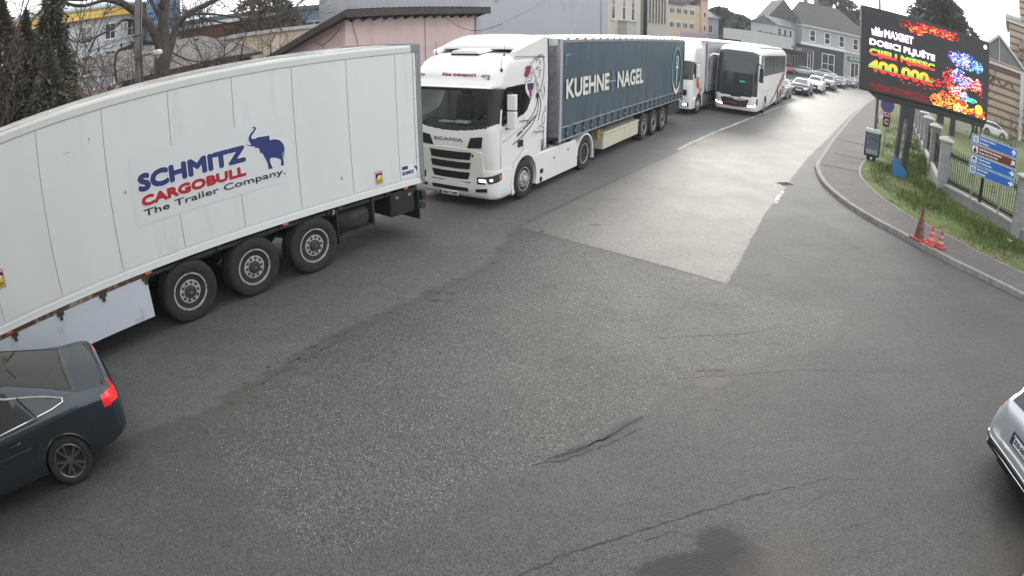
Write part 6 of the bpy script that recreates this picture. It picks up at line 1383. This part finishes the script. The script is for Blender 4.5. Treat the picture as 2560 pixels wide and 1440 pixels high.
# corner house
CH, L = bld('corner_house', 'two-storey grey and white corner house with dark hipped roof, above the queue of cars', (45.9,93.2), (58.5,91.5)); upw = mk('cool white render', (.37,.375,.39), .9, var=.05, vs=.6)
walls(CH,0,L,0,10,4.9,8.3,upw,'upper_wall'); walls(CH,0,8.0,-.03,10,0,4.9,mk('charcoal render', (.05,.053,.06), .8, var=.1, vs=1),'shop_wall'); walls(CH,8.0,L,-.02,10,0,4.9,upw,'shop_wall')
g = G(); g.box(-.2,8.2,-.35,.0,4.85,5.35,0); g.box(8.2,L+.1,-.15,0,4.95,5.2,0); g.box(-.2,L+.2,-.4,10.2,8.0,8.35,0); g.build('cornice', winf, CH)
g = G(); a, b, c_, d = (-.5,-.6,8.35), (L+.5,-.6,8.35), (L+.5,10.6,8.35), (-.5,10.6,8.35); e, f = (1.2,5,12.6), (L-4,5,12.6); g.add([a,b,c_,d,e,f],[(0,1,5,4),(1,2,5),(2,3,4,5),(3,0,4),(3,2,1,0)]); rf = g.build('roof', mk('dark tile roof', (.075,.073,.07), .8, var=.2, vs=2), CH)
for x in (2.4,4.4): g = G(); g.box(x-.3,x+.3,4.6,5.4,12,13.6); g.build('chimney', mk('chimney brick', (.16,.13,.12), .9), rf)
g = G(); g.prism([(-.2,8.3),(-.2,12.9),(3.0,8.9),(3.0,8.3)], 'y', -.25, .1) if False else None
for k in range(4):
    window(CH, 2.0+2.75*k, 5.6, 7.6, 1.1, 0, winf, 1, 2, True, .0, .13)
    g = G(); g.box(1.35+2.75*k,2.65+2.75*k,-.12,0,7.72,7.86); g.build('lintel', upw, CH)
window(CH,1.7,.4,4.0,1.1,-.03,winf,2,1,False,fw=.12); window(CH,5.0,.6,4.0,2.4,-.03,winf,2,2,False,fw=.12); window(CH,10.2,.2,3.4,1.7,-.02,winf,2,1,False,fw=.14)
g = G(); g.box(8.7,11.6,-.25,-.02,3.6,4.3,0); sg = g.build('shop_sign', mk('green shop sign', (.04,.13,.10), .5), CH); g = G(); put_text(g, 'BUTIK', (9.2,-.26,3.78), (1,0,0), (0,0,1), 1.9, .36, 0, .01); g.build('lettering', whitev, sg, fix=False)
CG2, L = bld('side_house', 'grey gabled house between the cafe and the corner house', (41.5,97), (46.5,96.2)); walls(CG2,0,L,0,8,0,8.6,upw); g = G(); g.prism([(-.4,8.6),(L/2,12.2),(L+.4,8.6)],'y',-.4,8.4); g.build('roof', MATS['dark tile roof'], CG2); window(CG2,1.4,6,7.6,.9,0); window(CG2,3.5,6,7.6,.9,0)
# church
def stripes(name, a, b, period, fr):
    m = mk(name, a, .85); n = m.node_tree; bsdf = n.nodes['Principled BSDF']; tc = n.nodes.new('ShaderNodeTexCoord'); s = n.nodes.new('ShaderNodeSeparateXYZ'); n.links.new(tc.outputs['Object'], s.inputs[0])
    d = n.nodes.new('ShaderNodeMath'); d.operation = 'DIVIDE'; d.inputs[1].default_value = period; n.links.new(s.outputs['Z'], d.inputs[0])
    f = n.nodes.new('ShaderNodeMath'); f.operation = 'FRACT'; n.links.new(d.outputs[0], f.inputs[0]); l = n.nodes.new('ShaderNodeMath'); l.operation = 'LESS_THAN'; l.inputs[1].default_value = fr; n.links.new(f.outputs[0], l.inputs[0])
    nz = n.nodes.new('ShaderNodeTexNoise'); nz.inputs['Scale'].default_value = 6; n.links.new(tc.outputs['Object'], nz.inputs['Vector'])
    mx = n.nodes.new('ShaderNodeMix'); mx.data_type = 'RGBA'; mx.inputs['A'].default_value = (*a,1); mx.inputs['B'].default_value = (*b,1); n.links.new(l.outputs[0], mx.inputs['Factor'])
    m2 = n.nodes.new('ShaderNodeMix'); m2.data_type = 'RGBA'; m2.blend_type = 'MULTIPLY'; m2.inputs['Factor'].default_value = .5; n.links.new(mx.outputs['Result'], m2.inputs['A']); n.links.new(nz.outputs['Fac'], m2.inputs['B']); n.links.new(m2.outputs['Result'], bsdf.inputs['Base Color']); return m
strp = stripes('striped brick', (.50,.41,.30), (.19,.10,.075), .66, .34); leadr = mk('church roof sheet', (.13,.13,.135), .6, var=.15, vs=2); trimw = mk('pale stone trim', (.50,.49,.46), .8)
CHU, L = bld('church', 'church of beige and dark red striped brick at the right edge', (38.9,38.9), (41.4,36.2))
walls(CHU,-1.0,L+.0,0,9,0,7.6,strp,'porch_wall'); g = G(); mx_ = (L-1)/2; g.prism([(-1.0-.5,7.55),(mx_,9.9),(L+.5,7.55),(L+.5,7.35),(-1.5,7.35)],'y',.1,9,0); g.build('porch_roof', leadr, CHU)
g = G(); g.beam((-1.55,-.05,7.5),(mx_,-.05,9.95),.3,.2,0); g.beam((mx_,-.05,9.95),(L+.55,-.05,7.5),.3,.2,0); g.box(-1.5,L+.5,-.15,.1,7.15,7.38,0); g.box(-1.0,L,-.06,0,6.8,7.1,1); g.box(mx_-.04,mx_+.04,-.02,.1,7.5,9.8,0); g.build('gable_trim', [trimw, mk('dark red band', (.13,.06,.05), .8)], CHU)
g = G()
for x in (-.2,1.0,2.4):
    g.add([(x+rr*math.cos(R(a)),-.05,5.6+rr*math.sin(R(a))) for rr in (.52,.28) for a in range(0,181,20)], [(k,k+1,11+k,10+k) for k in range(9)]); g.box(x-.7,x-.45,-.05,0,5.4,5.62); g.box(x+.45,x+.7,-.05,0,5.4,5.62)
g.build('arch_band', MATS['dark red band'], CHU)
g = G(); g.box(L-.05,L+.35,-.3,.4,0,7.4); g.build('corner_pilaster', trimw, CHU)
walls(CHU, L+.35, L+16, 1.2, 16, 0, 9.6, strp, 'nave_wall'); g = G(); g.prism([(.8,9.6),(8.5,12.5),(16.4,9.6)],'x',L+.2,L+16.3); g.build('nave_roof', leadr, CHU)
walls(CHU, L-1.2, L+8, 4.0, 13, 0, 12.0, strp, 'drum_wall')
g = G(); cx_ = L+2.4
for rr, m_ in ((2.6,0),(2.1,1),(1.6,0)): g.add([(cx_+rr*math.cos(R(a)),3.94-.05*(2.6-rr),9.2+rr*math.sin(R(a))) for a in range(0,181,12)]+[(cx_,3.94-.05*(2.6-rr),9.2)], [(k,k+1,16) for k in range(15)], m_)
for k in range(9):
    a = R(10+20*k); g.add([(cx_+q*math.cos(a+s*.06),3.88,9.2+q*math.sin(a+s*.06)) for q in (2.1,2.6) for s in (-1,1)], [(0,1,3,2)], 1)
g.build('drum_arch', [mk('beige brick', (.46,.38,.27), .9), MATS['dark red band']], CHU)
g = G(); g.box(L-1.5,L+8.3,3.7,13.3,12.0,12.35); g.prism([(3.6,12.35),(8.5,13.4),(13.4,12.35)],'x',L-1.6,L+8.4,1); g.build('drum_roof', [trimw, leadr], CHU)
walls(CHU, L+.2, L+6, 5.0, 11, 12.3, 22, strp, 'tower_wall')
for k in range(3): window(CHU, L+1.4+1.7*k, 13.6, 16.6, .7, 5.0, mk('dark belfry frame', (.08,.07,.06), .7), 1, 1)
CHU.scale = (1.42, 1.42, 1.42); CHU.location = (38.9*1.42, 38.9*1.42, -1.83)
# unseen building the camera hangs on, sized to block sky light and feed reflections
KB, L = bld('unseen_rear_house', 'unseen plain house behind the viewpoint, added to block sky light and give reflections', (3.0,-1.6), (-36,-1.6)); walls(KB,0,L,0,10,0,12,mk('warm grey render', (.22,.205,.185), .9, var=.1, vs=.5))
for k in range(8):
    for z0 in (1.0,4.4): window(KB, 2.5+4.1*k, z0, z0+1.9, 1.6, 0, winf, 2, 1)
g = G(); g.prism([(4.9,1.0),(7.5,1.0),(7.5,3.3),(5.62,2.28),(5.2,2.03)], 'z', 0, .1); tag(g.build('kerb', mk('pale ledge', (.34,.28,.21), .8, var=.1, vs=4)), kind='structure')
# ================================================================ trees
bark = mk('grey brown bark', (.085,.07,.06), .95, var=.35, vs=7, bump=.8, bs=18); twigm = mk('twig brown', (.062,.05,.045), .95, var=.3, vs=3); barkd = mk('dark bark', (.045,.038,.034), .95, var=.3, vs=6)
def grow(g, p, d, L, r0, depth, rn, n=3, spread=.6, droop=.0, seg=4, m=0):
    """one branch with side shoots, as tapered tubes"""
    pts = [Vector(p)]; d = Vector(d).normalized()
    for k in range(seg):
        d = (d + Vector((rn.gauss(0,.16), rn.gauss(0,.16), rn.gauss(0,.13)-droop))).normalized(); pts.append(pts[-1]+d*L/seg)
    g.tube(pts, [r0*(1-.75*k/seg) for k in range(seg+1)], 4 if depth > 1 else 3, m, False, depth > 1)
    if depth <= 0: return
    for k in range(n):
        t = rn.uniform(.25,1.); i = min(int(t*seg), seg-1); q = pts[i].lerp(pts[i+1], t*seg-i)
        ax = Vector((rn.gauss(0,1), rn.gauss(0,1), rn.gauss(0,.8)+.15)).normalized(); dd = (d + ax*spread*1.6).normalized()
        grow(g, q, dd, L*rn.uniform(.45,.72), r0*.48, depth-1, rn, n, spread, droop, max(2, seg-1), m)
def path_limb(g, pts, r0, r1, n=8, m=0):
    P = smooth(pts, 4); N = len(P); g.tube(P, [r0+(r1-r0)*i/(N-1) for i in range(N)], n, m); return P
rn = random.Random(12)
BTR = thing('bare_tree', 'big leafless tree with a forked trunk beside the concrete pole', 'tree', (-12.8,20.3,0))
O = Vector((-12.8,20.3,0)); rel3 = lambda P: [tuple(Vector(p)-O) for p in P]
g = G()
tr = [(-12.85,20.25,0),(-12.82,20.28,1.8),(-12.77,20.32,3.68),(-12.74,20.34,4.6),(-12.68,20.38,5.5),(-12.62,20.41,6.7),(-12.5,20.5,8.2),(-12.3,20.8,10.5)]
path_limb(g, rel3(tr), .40, .14, 12)
Rl = [(-12.80,20.3,3.0),(-12.68,20.5,4.1),(-12.6,20.8,4.8),(-12.6,21.1,5.27),(-12.56,21.44,5.7),(-12.3,21.93,6.05),(-11.91,22.46,6.25),(-11.29,23.1,6.6),(-10.3,23.9,7.4)]
Ll = [(-12.75,20.33,4.6),(-12.83,20.2,5.1),(-12.98,19.83,5.75),(-13.22,19.31,6.3),(-13.53,18.73,6.8),(-13.82,18.14,7.25),(-14.2,17.3,7.9)]
path_limb(g, rel3(Rl), .22, .08, 9); path_limb(g, rel3(Ll), .22, .09, 9)
g.build('trunk', bark, BTR, ang=60)
limbs = [([(-13.6,18.55,6.85),(-13.73,17.83,7.05),(-13.77,17.16,7.02),(-13.76,16.52,6.95),(-13.74,15.88,6.99),(-13.62,15.32,7.06),(-13.54,14.72,7.22)],.09,.05),
 ([(-13.9,16.5,7.2),(-13.95,15.16,7.31),(-13.96,14.6,7.19),(-13.94,14.06,7.0),(-13.82,13.62,6.81),(-13.66,13.21,6.6),(-13.6,12.9,6.2)],.07,.025),
 ([(-12.95,19.9,5.7),(-13.63,19.02,6.2),(-13.6,18.3,6.0),(-13.6,17.55,5.83),(-13.56,16.81,5.71),(-13.52,16.07,5.62)],.07,.03),
 ([(-12.85,20.2,5.0),(-13.56,19.8,5.25),(-13.56,19.56,5.24),(-13.71,19.21,5.11),(-13.87,18.84,5.08),(-13.86,18.6,4.83),(-13.78,18.42,4.54),(-13.7,18.4,3.9)],.09,.05),
 ([(-12.56,21.3,5.5),(-12.03,21.28,5.88),(-11.37,21.79,5.81),(-10.56,22.35,5.54),(-9.73,22.88,5.26),(-9.04,23.31,5.23)],.06,.02),
 ([(-12.6,20.7,4.6),(-12.09,21.31,4.12),(-11.6,22.14,3.87),(-11.23,22.9,3.99),(-10.82,23.64,4.38)],.035,.015),
 ([(-12.0,22.2,6.1),(-11.48,21.3,5.69),(-10.93,21.82,5.41),(-10.22,22.38,5.19),(-9.41,22.94,5.29),(-8.59,23.48,5.42)],.05,.015),
 ([(-12.66,20.4,5.8),(-13.2,20.6,6.4),(-13.8,20.9,7.2),(-14.3,21.2,8.0)],.11,.05),([(-12.6,20.45,7.2),(-12.0,20.2,7.6),(-11.2,20.4,7.5),(-10.4,20.9,7.1),(-9.8,21.4,6.6)],.09,.03),
 ([(-12.5,20.5,8.2),(-11.4,21.0,8.6),(-10.2,21.8,8.3),(-9.2,22.8,7.6),(-8.6,23.4,6.9)],.09,.02),([(-12.62,20.41,6.7),(-12.9,19.6,7.4),(-13.2,18.6,7.9),(-13.3,17.6,7.8),(-13.2,16.6,7.4)],.1,.03)]
g = G()
for P, a, b in limbs:
    Q = path_limb(g, rel3(P), a, b, 6)
    for k in range(12):
        i = rn.randrange(2, len(Q)); d = Vector(Q[i])-Vector(Q[i-1]); d = d.normalized()*.5+Vector((rn.gauss(0,.7),rn.gauss(0,.7),rn.gauss(0,.7)))
        grow(g, Q[i], d, rn.uniform(.6,1.7), .018, 2, rn, 3, .6, .02)
for P in (Rl, Ll, tr[3:]):
    Q = smooth(rel3(P), 3)
    for k in range(16):
        i = rn.randrange(3, len(Q)); grow(g, Q[i], Vector((rn.gauss(0,1),rn.gauss(0,1),rn.gauss(.1,.7))), rn.uniform(.9,2.2), .024, 2, rn, 4, .6, .03)
g.build('crown', twigm, BTR, fix=False)
# bare shrubs and thickets behind the trailer
def shrub(name, label, loc, H, n, seed, spread=.35, r0=.03, group=None, m=None, cat='shrub', depth=2, kids=4):
    rr = random.Random(seed); t = thing(name, label, cat, loc, 0, group); g = G(); st = G()
    for k in range(n):
        a = rr.uniform(0, 6.28); d = Vector((math.cos(a)*spread*rr.uniform(.3,1.3), math.sin(a)*spread*rr.uniform(.3,1.3), 1))
        p = Vector((rr.gauss(0,.25), rr.gauss(0,.25), 0)); L = H*rr.uniform(.65,1.05); pts = [p]; dd = d.normalized()
        for q in range(6): dd = (dd+Vector((rr.gauss(0,.10),rr.gauss(0,.10),.03))).normalized(); pts.append(pts[-1]+dd*L/6)
        st.tube(pts, [r0*(1-.8*q/6) for q in range(7)], 5, 0, False)
        for q in range(kids*3):
            i = rr.randrange(2,7); grow(g, pts[i], dd+Vector((rr.gauss(0,.8),rr.gauss(0,.8),rr.gauss(0,.4))), rr.uniform(.5,1.2)*H/5, r0*.38, depth-1, rr, kids, .6, .0)
    st.build('trunk', m or twigm, t, ang=60); g.build('crown', m or twigm, t, fix=False); return t
BG = 'bare shrubs behind the trailer'
tw2 = mk('brown twig', (.105,.08,.06), .95, var=.35, vs=2)
for i, (x, y, H, n) in enumerate(((-13.4,8.9,5.6,16),(-12.3,10.0,5.4,16),(-14.2,10.6,6.6,14),(-11.2,13.0,5.2,15),(-11.4,15.2,5.0,16),(-12.9,14.6,5.4,14),(-12.0,17.2,4.9,14),(-10.4,16.6,4.3,12),(-13.9,6.6,5.4,14))):
    shrub('bare_shrub', 'bare brown shrub, one of the tangled thicket behind the white trailer', (x,y,0), H, n, 50+i, .30, .028, BG, tw2 if i % 2 else twigm)
shrub('bare_shrub', 'small bare bush growing up past the eave of the pink outbuilding', (-10.55,21.7,0), 5.3, 7, 77, .22, .05, None, barkd)
shrub('bare_shrub', 'loose bare bush in front of the cream house roof', (-10.6,26.6,0), 6.0, 8, 78, .25, .04, None, twigm)
shrub('bare_tree', 'leafless many-stemmed tree reaching out of the top left corner', (-14.6,10.2,0), 10.5, 9, 81, .28, .075, None, twigm, 'tree', 2, 5)
shrub('bare_tree', 'leafless slender tree between the dark evergreens and the concrete pole', (-14.2,14.8,0), 8.8, 8, 82, .26, .06, None, tw2, 'tree', 2, 5)
shrub('bare_tree', 'leafless tree above the cream annexe, left of the pink roof', (-15.5,38,0), 9.5, 9, 83, .3, .09, None, tw2, 'tree', 2, 5)
shrub('bare_tree', 'leafless tree behind the outbuilding roof', (-18.5,33.5,0), 9.0, 9, 84, .3, .08, None, twigm, 'tree', 2, 5)
# evergreens
needle = mk('dark evergreen', (.075,.08,.055), .9, var=.5, vs=1.2); needle2 = mk('brownish evergreen', (.11,.098,.07), .9, var=.5, vs=1.1); farg = mk('far tree haze grey green', (.075,.09,.08), .95, var=.4, vs=.5); farg2 = mk('far tree olive', (.10,.115,.07), .95, var=.35, vs=.5)  # farg has distance haze greyed into the foliage colour
def evergreen(name, label, loc, H, rad, n, seed, m, shape='cone', z0=.4, group=None, leaf=.12, cat='tree'):
    rr = random.Random(seed); t = thing(name, label, cat, loc, 0, group)
    g = G(); g.tube([(0,0,0),(0.05,0,H*.5),(0,0,H*.97)], [rad*.13,rad*.09,.02], 7); 
    for k in range(14): z = H*rr.uniform(.15,.85); a = rr.uniform(0,6.28); q = rad*(1-z/H)*.8; g.tube([(0,0,z),(q*.6*math.cos(a),q*.6*math.sin(a),z+.1*q),(q*math.cos(a),q*math.sin(a),z-.05*q)], [.05*rad,.03*rad,.01], 4)
    g.build('trunk', barkd, t)
    g = G(); lobes = [(rr.uniform(0,6.28), rr.uniform(.7,1.15), rr.uniform(.1,1)) for k in range(40)]
    for k in range(n):
        f = rr.random(); a = rr.uniform(0, 6.28)
        if shape == 'cone': f = 1-math.sqrt(rr.random()); R_ = rad*(1-f)**.8
        elif shape == 'column': R_ = rad*min(1, (1-f)*3.2)*(.75+.25*math.sin(f*9+seed))
        else: R_ = rad*math.sqrt(max(0, 1-(2*f-1)**2))
        lb = 1+.22*math.sin(a*3+f*11+seed)+.15*math.sin(a*7-f*23)
        q = R_*lb*rr.random()**.38; z = H*(z0+(1-z0)*f) if shape != 'column' else H*(.04+.95*f)
        c = Vector((q*math.cos(a), q*math.sin(a), z+rr.gauss(0,.05))); s = leaf*rr.uniform(.5,1.5); out = Vector((math.cos(a),math.sin(a),rr.gauss(.1,.5))).normalized(); sd = out.cross(Vector((rr.gauss(0,1),rr.gauss(0,1),rr.gauss(0,1)))).normalized()
        g.add([c-sd*s*.45-out*s, c+sd*s*.45-out*s*.3, c+out*s*1.3, c-sd*s*.3+out*s*.3], [(0,1,2,3)])
    g.build('crown', m, t, fix=False); return t
EG = 'dark evergreens behind the trailer'
evergreen('evergreen_tree', 'tall dark evergreen nearest the left edge, tangled with bare twigs', (-13.1,11.3,0), 7.6, 1.05, 15000, 1, needle2, 'column', group=EG, leaf=.075)
evergreen('evergreen_tree', 'broad dark evergreen between the left edge tree and the white school', (-12.5,13.2,0), 8.4, 1.5, 17000, 2, needle, 'cone', .02, group=EG, leaf=.08)
evergreen('evergreen_tree', 'shorter brownish evergreen just above the trailer roof', (-11.5,12.0,0), 5.7, 1.2, 11000, 3, needle2, 'column', group=EG, leaf=.075)
evergreen('evergreen_tree', 'big dense dark evergreen rising behind the lit screen', (39.0,46.0,.1), 12.6, 3.4, 9000, 4, needle, 'round', .2, None, .34)
evergreen('evergreen_tree', 'slim dark cypress behind the cream house, above the pink roof', (-11.5,45,0), 9.0, 1.5, 3000, 44, needle, 'column', 0, None, .25)
evergreen('evergreen_tree', 'olive brown evergreen mass behind the pink roof verge', (-16.5,40.5,0), 8.2, 2.6, 4200, 45, mk('olive brown foliage', (.10,.095,.06), .95, var=.4, vs=.8), 'round', .05, None, .22)
evergreen('evergreen_tree', 'low brownish evergreen filling the gap between the two tall dark ones', (-12.9,12.3,0), 6.9, 1.2, 12000, 46, needle2, 'column', group=EG, leaf=.075)
FG = 'distant trees beyond the orange building'
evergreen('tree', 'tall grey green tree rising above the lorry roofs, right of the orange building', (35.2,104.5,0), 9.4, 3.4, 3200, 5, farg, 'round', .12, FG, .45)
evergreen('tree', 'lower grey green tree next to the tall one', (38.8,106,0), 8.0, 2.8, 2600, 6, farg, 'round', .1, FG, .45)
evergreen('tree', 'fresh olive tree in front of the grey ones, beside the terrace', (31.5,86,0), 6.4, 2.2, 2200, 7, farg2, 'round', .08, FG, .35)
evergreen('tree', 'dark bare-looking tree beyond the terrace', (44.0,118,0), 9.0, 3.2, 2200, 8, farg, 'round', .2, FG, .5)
evergreen('pine_tree', 'ragged dark pine above the roof of the corner house', (60.5,107,0), 17, 4.2, 2400, 9, needle, 'round', .5, None, .5)
evergreen('pine_tree', 'second dark pine between the corner house and the screen', (66,104,0), 14.5, 3.5, 1800, 10, needle, 'round', .45, None, .5)
rr = random.Random(31)
for i in range(26):
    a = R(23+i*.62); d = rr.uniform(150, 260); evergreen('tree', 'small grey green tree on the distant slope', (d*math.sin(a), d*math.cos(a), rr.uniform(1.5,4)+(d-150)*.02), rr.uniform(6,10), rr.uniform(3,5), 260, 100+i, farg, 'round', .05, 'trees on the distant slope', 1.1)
# bare trees by the church
shrub('bare_tree', 'leafless bushy tree in front of the church wall beside the screen', (37.2,38.2,.14), 6.6, 9, 91, .42, .07, None, barkd, 'tree', 2, 5)
shrub('bare_shrub', 'bare shrub on the lawn behind the direction signs', (33.0,29.6,.14), 3.4, 9, 92, .35, .03, None, twigm)
shrub('bare_shrub', 'bare shrub at the right edge behind the direction signs', (37.6,31.0,.14), 4.6, 10, 93, .4, .035, None, tw2)
for i, (x, y) in enumerate(((33.4,37.6),(36.2,40.8))):
    t = thing('tree', 'bare tree trunk on the church lawn, '+('left' if i == 0 else 'right')+' of the pair under the screen', 'tree', (x,y,.14)); g = G(); g.tube([(0,0,0),(.05,.02,2),(0,.1,4.4)], [.3,.22,.15], 9); g.build('trunk', barkd, t)
    g = G(); r3 = random.Random(60+i)
    for k in range(9): grow(g, (0,.1,3.4+.1*k), (r3.gauss(0,.7),r3.gauss(0,.7),1), 2.4, .06, 2, r3, 4, .6)
    g.build('crown', barkd, t, fix=False)
# concrete pole with a small lamp
PO = thing('utility_pole', 'round grey concrete pole in front of the bare tree trunks', 'pole', (-11.86,17.33,0)); g = G(); g.tube([(0,0,0),(0,0,5),(.0,0,10.5)], [.17,.145,.11], 16); g.build('pole', mk('grey concrete', (.20,.195,.185), .85, var=.2, vs=3, c2=(.13,.125,.12), c2amt=.3, c2s=2), PO)
g = G()
for z in (4.55,5.35,6.9): g.lathe([(.14,-.02),(.165,-.02),(.165,.02),(.14,.02)], 16, 'z', (0,0,z))
g.tube([(.155,-.06,0),(.15,-.06,9)], .018, 5); g.build('pole_band', darkmet, PO)
g = G(); g.beam((.1,.05,4.62),(.55,.25,4.62),.05,.05,0); g.lathe([(.05,4.42),(.11,4.52),(.2,4.56),(.2,4.66),(.12,4.72),(0,4.72)], 12, 'z', (.62,.28,0), 1); g.build('lamp', [darkmet, mk('pale lamp shade', (.6,.58,.48), .5)], PO)
# overhead cable
g = G(); a, b = Vector((-3.1,28.0,4.9)), Vector((-.35,23.6,4.4)); g.tube([a.lerp(b, k/12)-Vector((0,0,.5*math.sin(math.pi*k/12))) for k in range(13)], .012, 4)
tag(g.build('overhead_cable', black, fix=False), 'thin cable sagging from the pink eave towards the lorry cab', 'cable')
# bench on the church lawn
BE = thing('bench', 'pale bench on the church lawn beyond the fence', 'bench', (37.6,41.0,.14), R(-35)); g = G(); g.box(-.8,.8,-.2,.25,.42,.48); g.build('seat', mk('pale bench wood', (.45,.43,.38), .7), BE); g = G(); g.box(-.8,.8,.24,.29,.5,.9); g.build('backrest', MATS['pale bench wood'], BE)
for s in (-.65,.65): g = G(); g.box(s-.05,s+.05,-.18,.25,0,.42); g.build('leg', stone, BE)
# ---------------------------------------------------------------- far hills and houses on them
hm = mk('hazy hillside', (.15,.17,.16), 1., var=.3, vs=.03, c2=(.22,.22,.2), c2amt=.3, c2s=.05)
g = G(); N = 60; vs = []
for i in range(N+1):
    a = R(-62+i*2.1); hgt = 13+5*math.sin(i*.5)+3*math.sin(i*1.3+1)+(6 if 44 < i < 56 else 0)
    for d, q in ((130,-.5),(190,.22),(300,.62),(430,1.0),(600,.5)): vs.append((d*math.sin(a), d*math.cos(a)+20, -.2+hgt*q if q > 0 else -.5))
g.add(vs, [(i*5+j, (i+1)*5+j, (i+1)*5+j+1, i*5+j+1) for i in range(N) for j in range(4)], 0, True); tag(g.build('hills', hm), kind='structure')
for i in range(9):
    a = R(24+i*1.9); d = 190+((i*37) % 90); t = thing('hillside_house', 'small pale house with a dark roof on the distant slope', 'house', (d*math.sin(a), d*math.cos(a)+20, 3.0+(d-190)*.03), -a, 'houses on the distant slope')
    g = G(); g.box(-4,4,0,7,-3,4.5); g.build('wall', mk('pale far wall', (.5,.49,.46), .9), t); g = G(); g.prism([(-.6,4.5),(3.5,7.2),(7.6,4.5)],'x',-4.5,4.5); g.build('roof', mk('far roof brown', (.16,.11,.09), .9), t)
# grass tufts on the verge and lawn
g = G(); rr = random.Random(2)
def blade(x, y, z, h, m):
    a = rr.uniform(0,6.28); w = h*.14; dx, dy = math.cos(a)*w, math.sin(a)*w; lx, ly = rr.gauss(0,h*.35), rr.gauss(0,h*.35); g.add([(x-dx,y-dy,z),(x+dx,y+dy,z),(x+lx,y+ly,z+h)], [(0,1,2)], m)
VI = [p for p in PI_ if -6 < p[1] < 46]
for k in range(26000):
    i = rr.randrange(len(VI)-1); t = rr.random(); p = (VI[i][0]+(VI[i+1][0]-VI[i][0])*t, VI[i][1]+(VI[i+1][1]-VI[i][1])*t)
    d = .08+rr.random()*4.3; x, y = p[0]+d*.85, p[1]-d*.5*0
    cl_ = math.sin(x*2.1+y*.7)+math.sin(y*1.7-x)+rr.gauss(0,.7)
    if cl_ < -.4-d*.25 or (d < .6 and rr.random() < .75): continue
    blade(x, y, .13, rr.uniform(.04,.12)+(.12 if cl_ > 1.2 and d > 1 else 0)+(.08 if d > 2.8 else 0), rr.choice([0,0,1,2]))
tag(g.build('grass_blades', [mk('grass green', (.095,.16,.022), .8), mk('grass dark', (.055,.10,.016), .8), mk('grass straw', (.20,.18,.075), .8)], fix=False), 'grass and weeds on the verge round the big screen', 'grass', kind='stuff')
# driver seen in the side window of the rooster lorry
PE = thing('person', 'person in a dark jacket sitting at the wheel of the rooster lorry', 'person', (-.743, 16.086, 0), R(239.509))
def skin_body(name, pts, edges, rad, m, parent, root=0):
    me = bpy.data.meshes.new(name); me.from_pydata(pts, edges, []); o = bpy.data.objects.new(name, me); col.objects.link(o)
    md = o.modifiers.new('s', 'SKIN'); me.skin_vertices[0].data[root].use_root = True
    for i, r_ in enumerate(rad): me.skin_vertices[0].data[i].radius = (r_, r_)
    o.modifiers.new('u', 'SUBSURF').levels = 1
    dg = bpy.context.evaluated_depsgraph_get(); nm = bpy.data.meshes.new_from_object(o.evaluated_get(dg)); bpy.data.objects.remove(o); nm.name = name
    nm.materials.clear(); nm.materials.append(m)
    for p in nm.polygons: p.use_smooth = True
    return link(name, nm, parent)
jac = mk('dark jacket', (.03,.032,.04), .8); skin = mk('skin', (.42,.24,.17), .6); hairm = mk('dark hair', (.03,.022,.018), .8)
y0 = .62
P = [(-.02,y0,1.80),(0,y0,2.05),(.01,y0,2.26),(.03,y0,2.36),(.05,y0,2.46),(0,y0+.2,2.25),(.10,y0+.26,2.02),(.42,y0+.18,2.06),(0,y0-.2,2.25),(.10,y0-.26,2.02),(.42,y0-.18,2.06),(.40,y0+.1,1.80),(.42,y0-.1,1.80),(.5,y0+.1,1.45),(.5,y0-.1,1.45)]
E_ = [(0,1),(1,2),(2,3),(3,4),(2,5),(5,6),(6,7),(2,8),(8,9),(9,10),(0,11),(0,12),(11,13),(12,14)]
skin_body('body', P, E_, [.16,.17,.13,.055,.06,.085,.06,.04,.085,.06,.04,.09,.09,.065,.065], jac, PE)
g = G(); g.sph((.06,y0,2.54), .098, .078, .125, 14); g.sph((.155,y0,2.53), .02, .014, .02, 8); g.sph((.05,y0+.08,2.53), .02,.012,.032,8); g.sph((.05,y0-.08,2.53), .02,.012,.032,8); g.box(.15,.156,y0-.025,y0+.025,2.475,2.482,1); g.sph((.145,y0+.03,2.56),.012,.012,.009,6,1); g.sph((.145,y0-.03,2.56),.012,.012,.009,6,1); g.build('head', [skin, hairm], PE)
g = G(); g.sph((.04,y0,2.575), .10, .082, .10, 12); g.build('hair', hairm, PE)
for s in (1,-1):
    g = G(); hx, hy, hz = .47, y0+s*.19, 2.08; g.sph((hx,hy,hz), .05, .022, .04, 10)
    for k in range(4): g.tube([(hx+.03,hy,hz+.025-.017*k),(hx+.065,hy+s*.005,hz+.024-.016*k),(hx+.075,hy-s*.02,hz+.02-.016*k)], [.009,.008,.006], 6)
    g.tube([(hx-.01,hy-s*.01,hz+.03),(hx+.03,hy-s*.025,hz+.05),(hx+.055,hy-s*.03,hz+.04)], [.011,.009,.007], 6); g.build('hand', skin, PE)
# morning haze
g = G(); g.box(-640, 640, -80, 680, -1.2, 60)
hz = bpy.data.materials.new('morning haze'); hz.use_nodes = True; hn = hz.node_tree; hn.nodes.remove(hn.nodes['Principled BSDF'])
pv = hn.nodes.new('ShaderNodeVolumePrincipled'); pv.inputs['Color'].default_value = (.88,.92,.97,1); pv.inputs['Density'].default_value = .0007; pv.inputs['Anisotropy'].default_value = .3
hn.links.new(pv.outputs[0], hn.nodes['Material Output'].inputs['Volume'])
tag(g.build('haze', hz), kind='stuff')
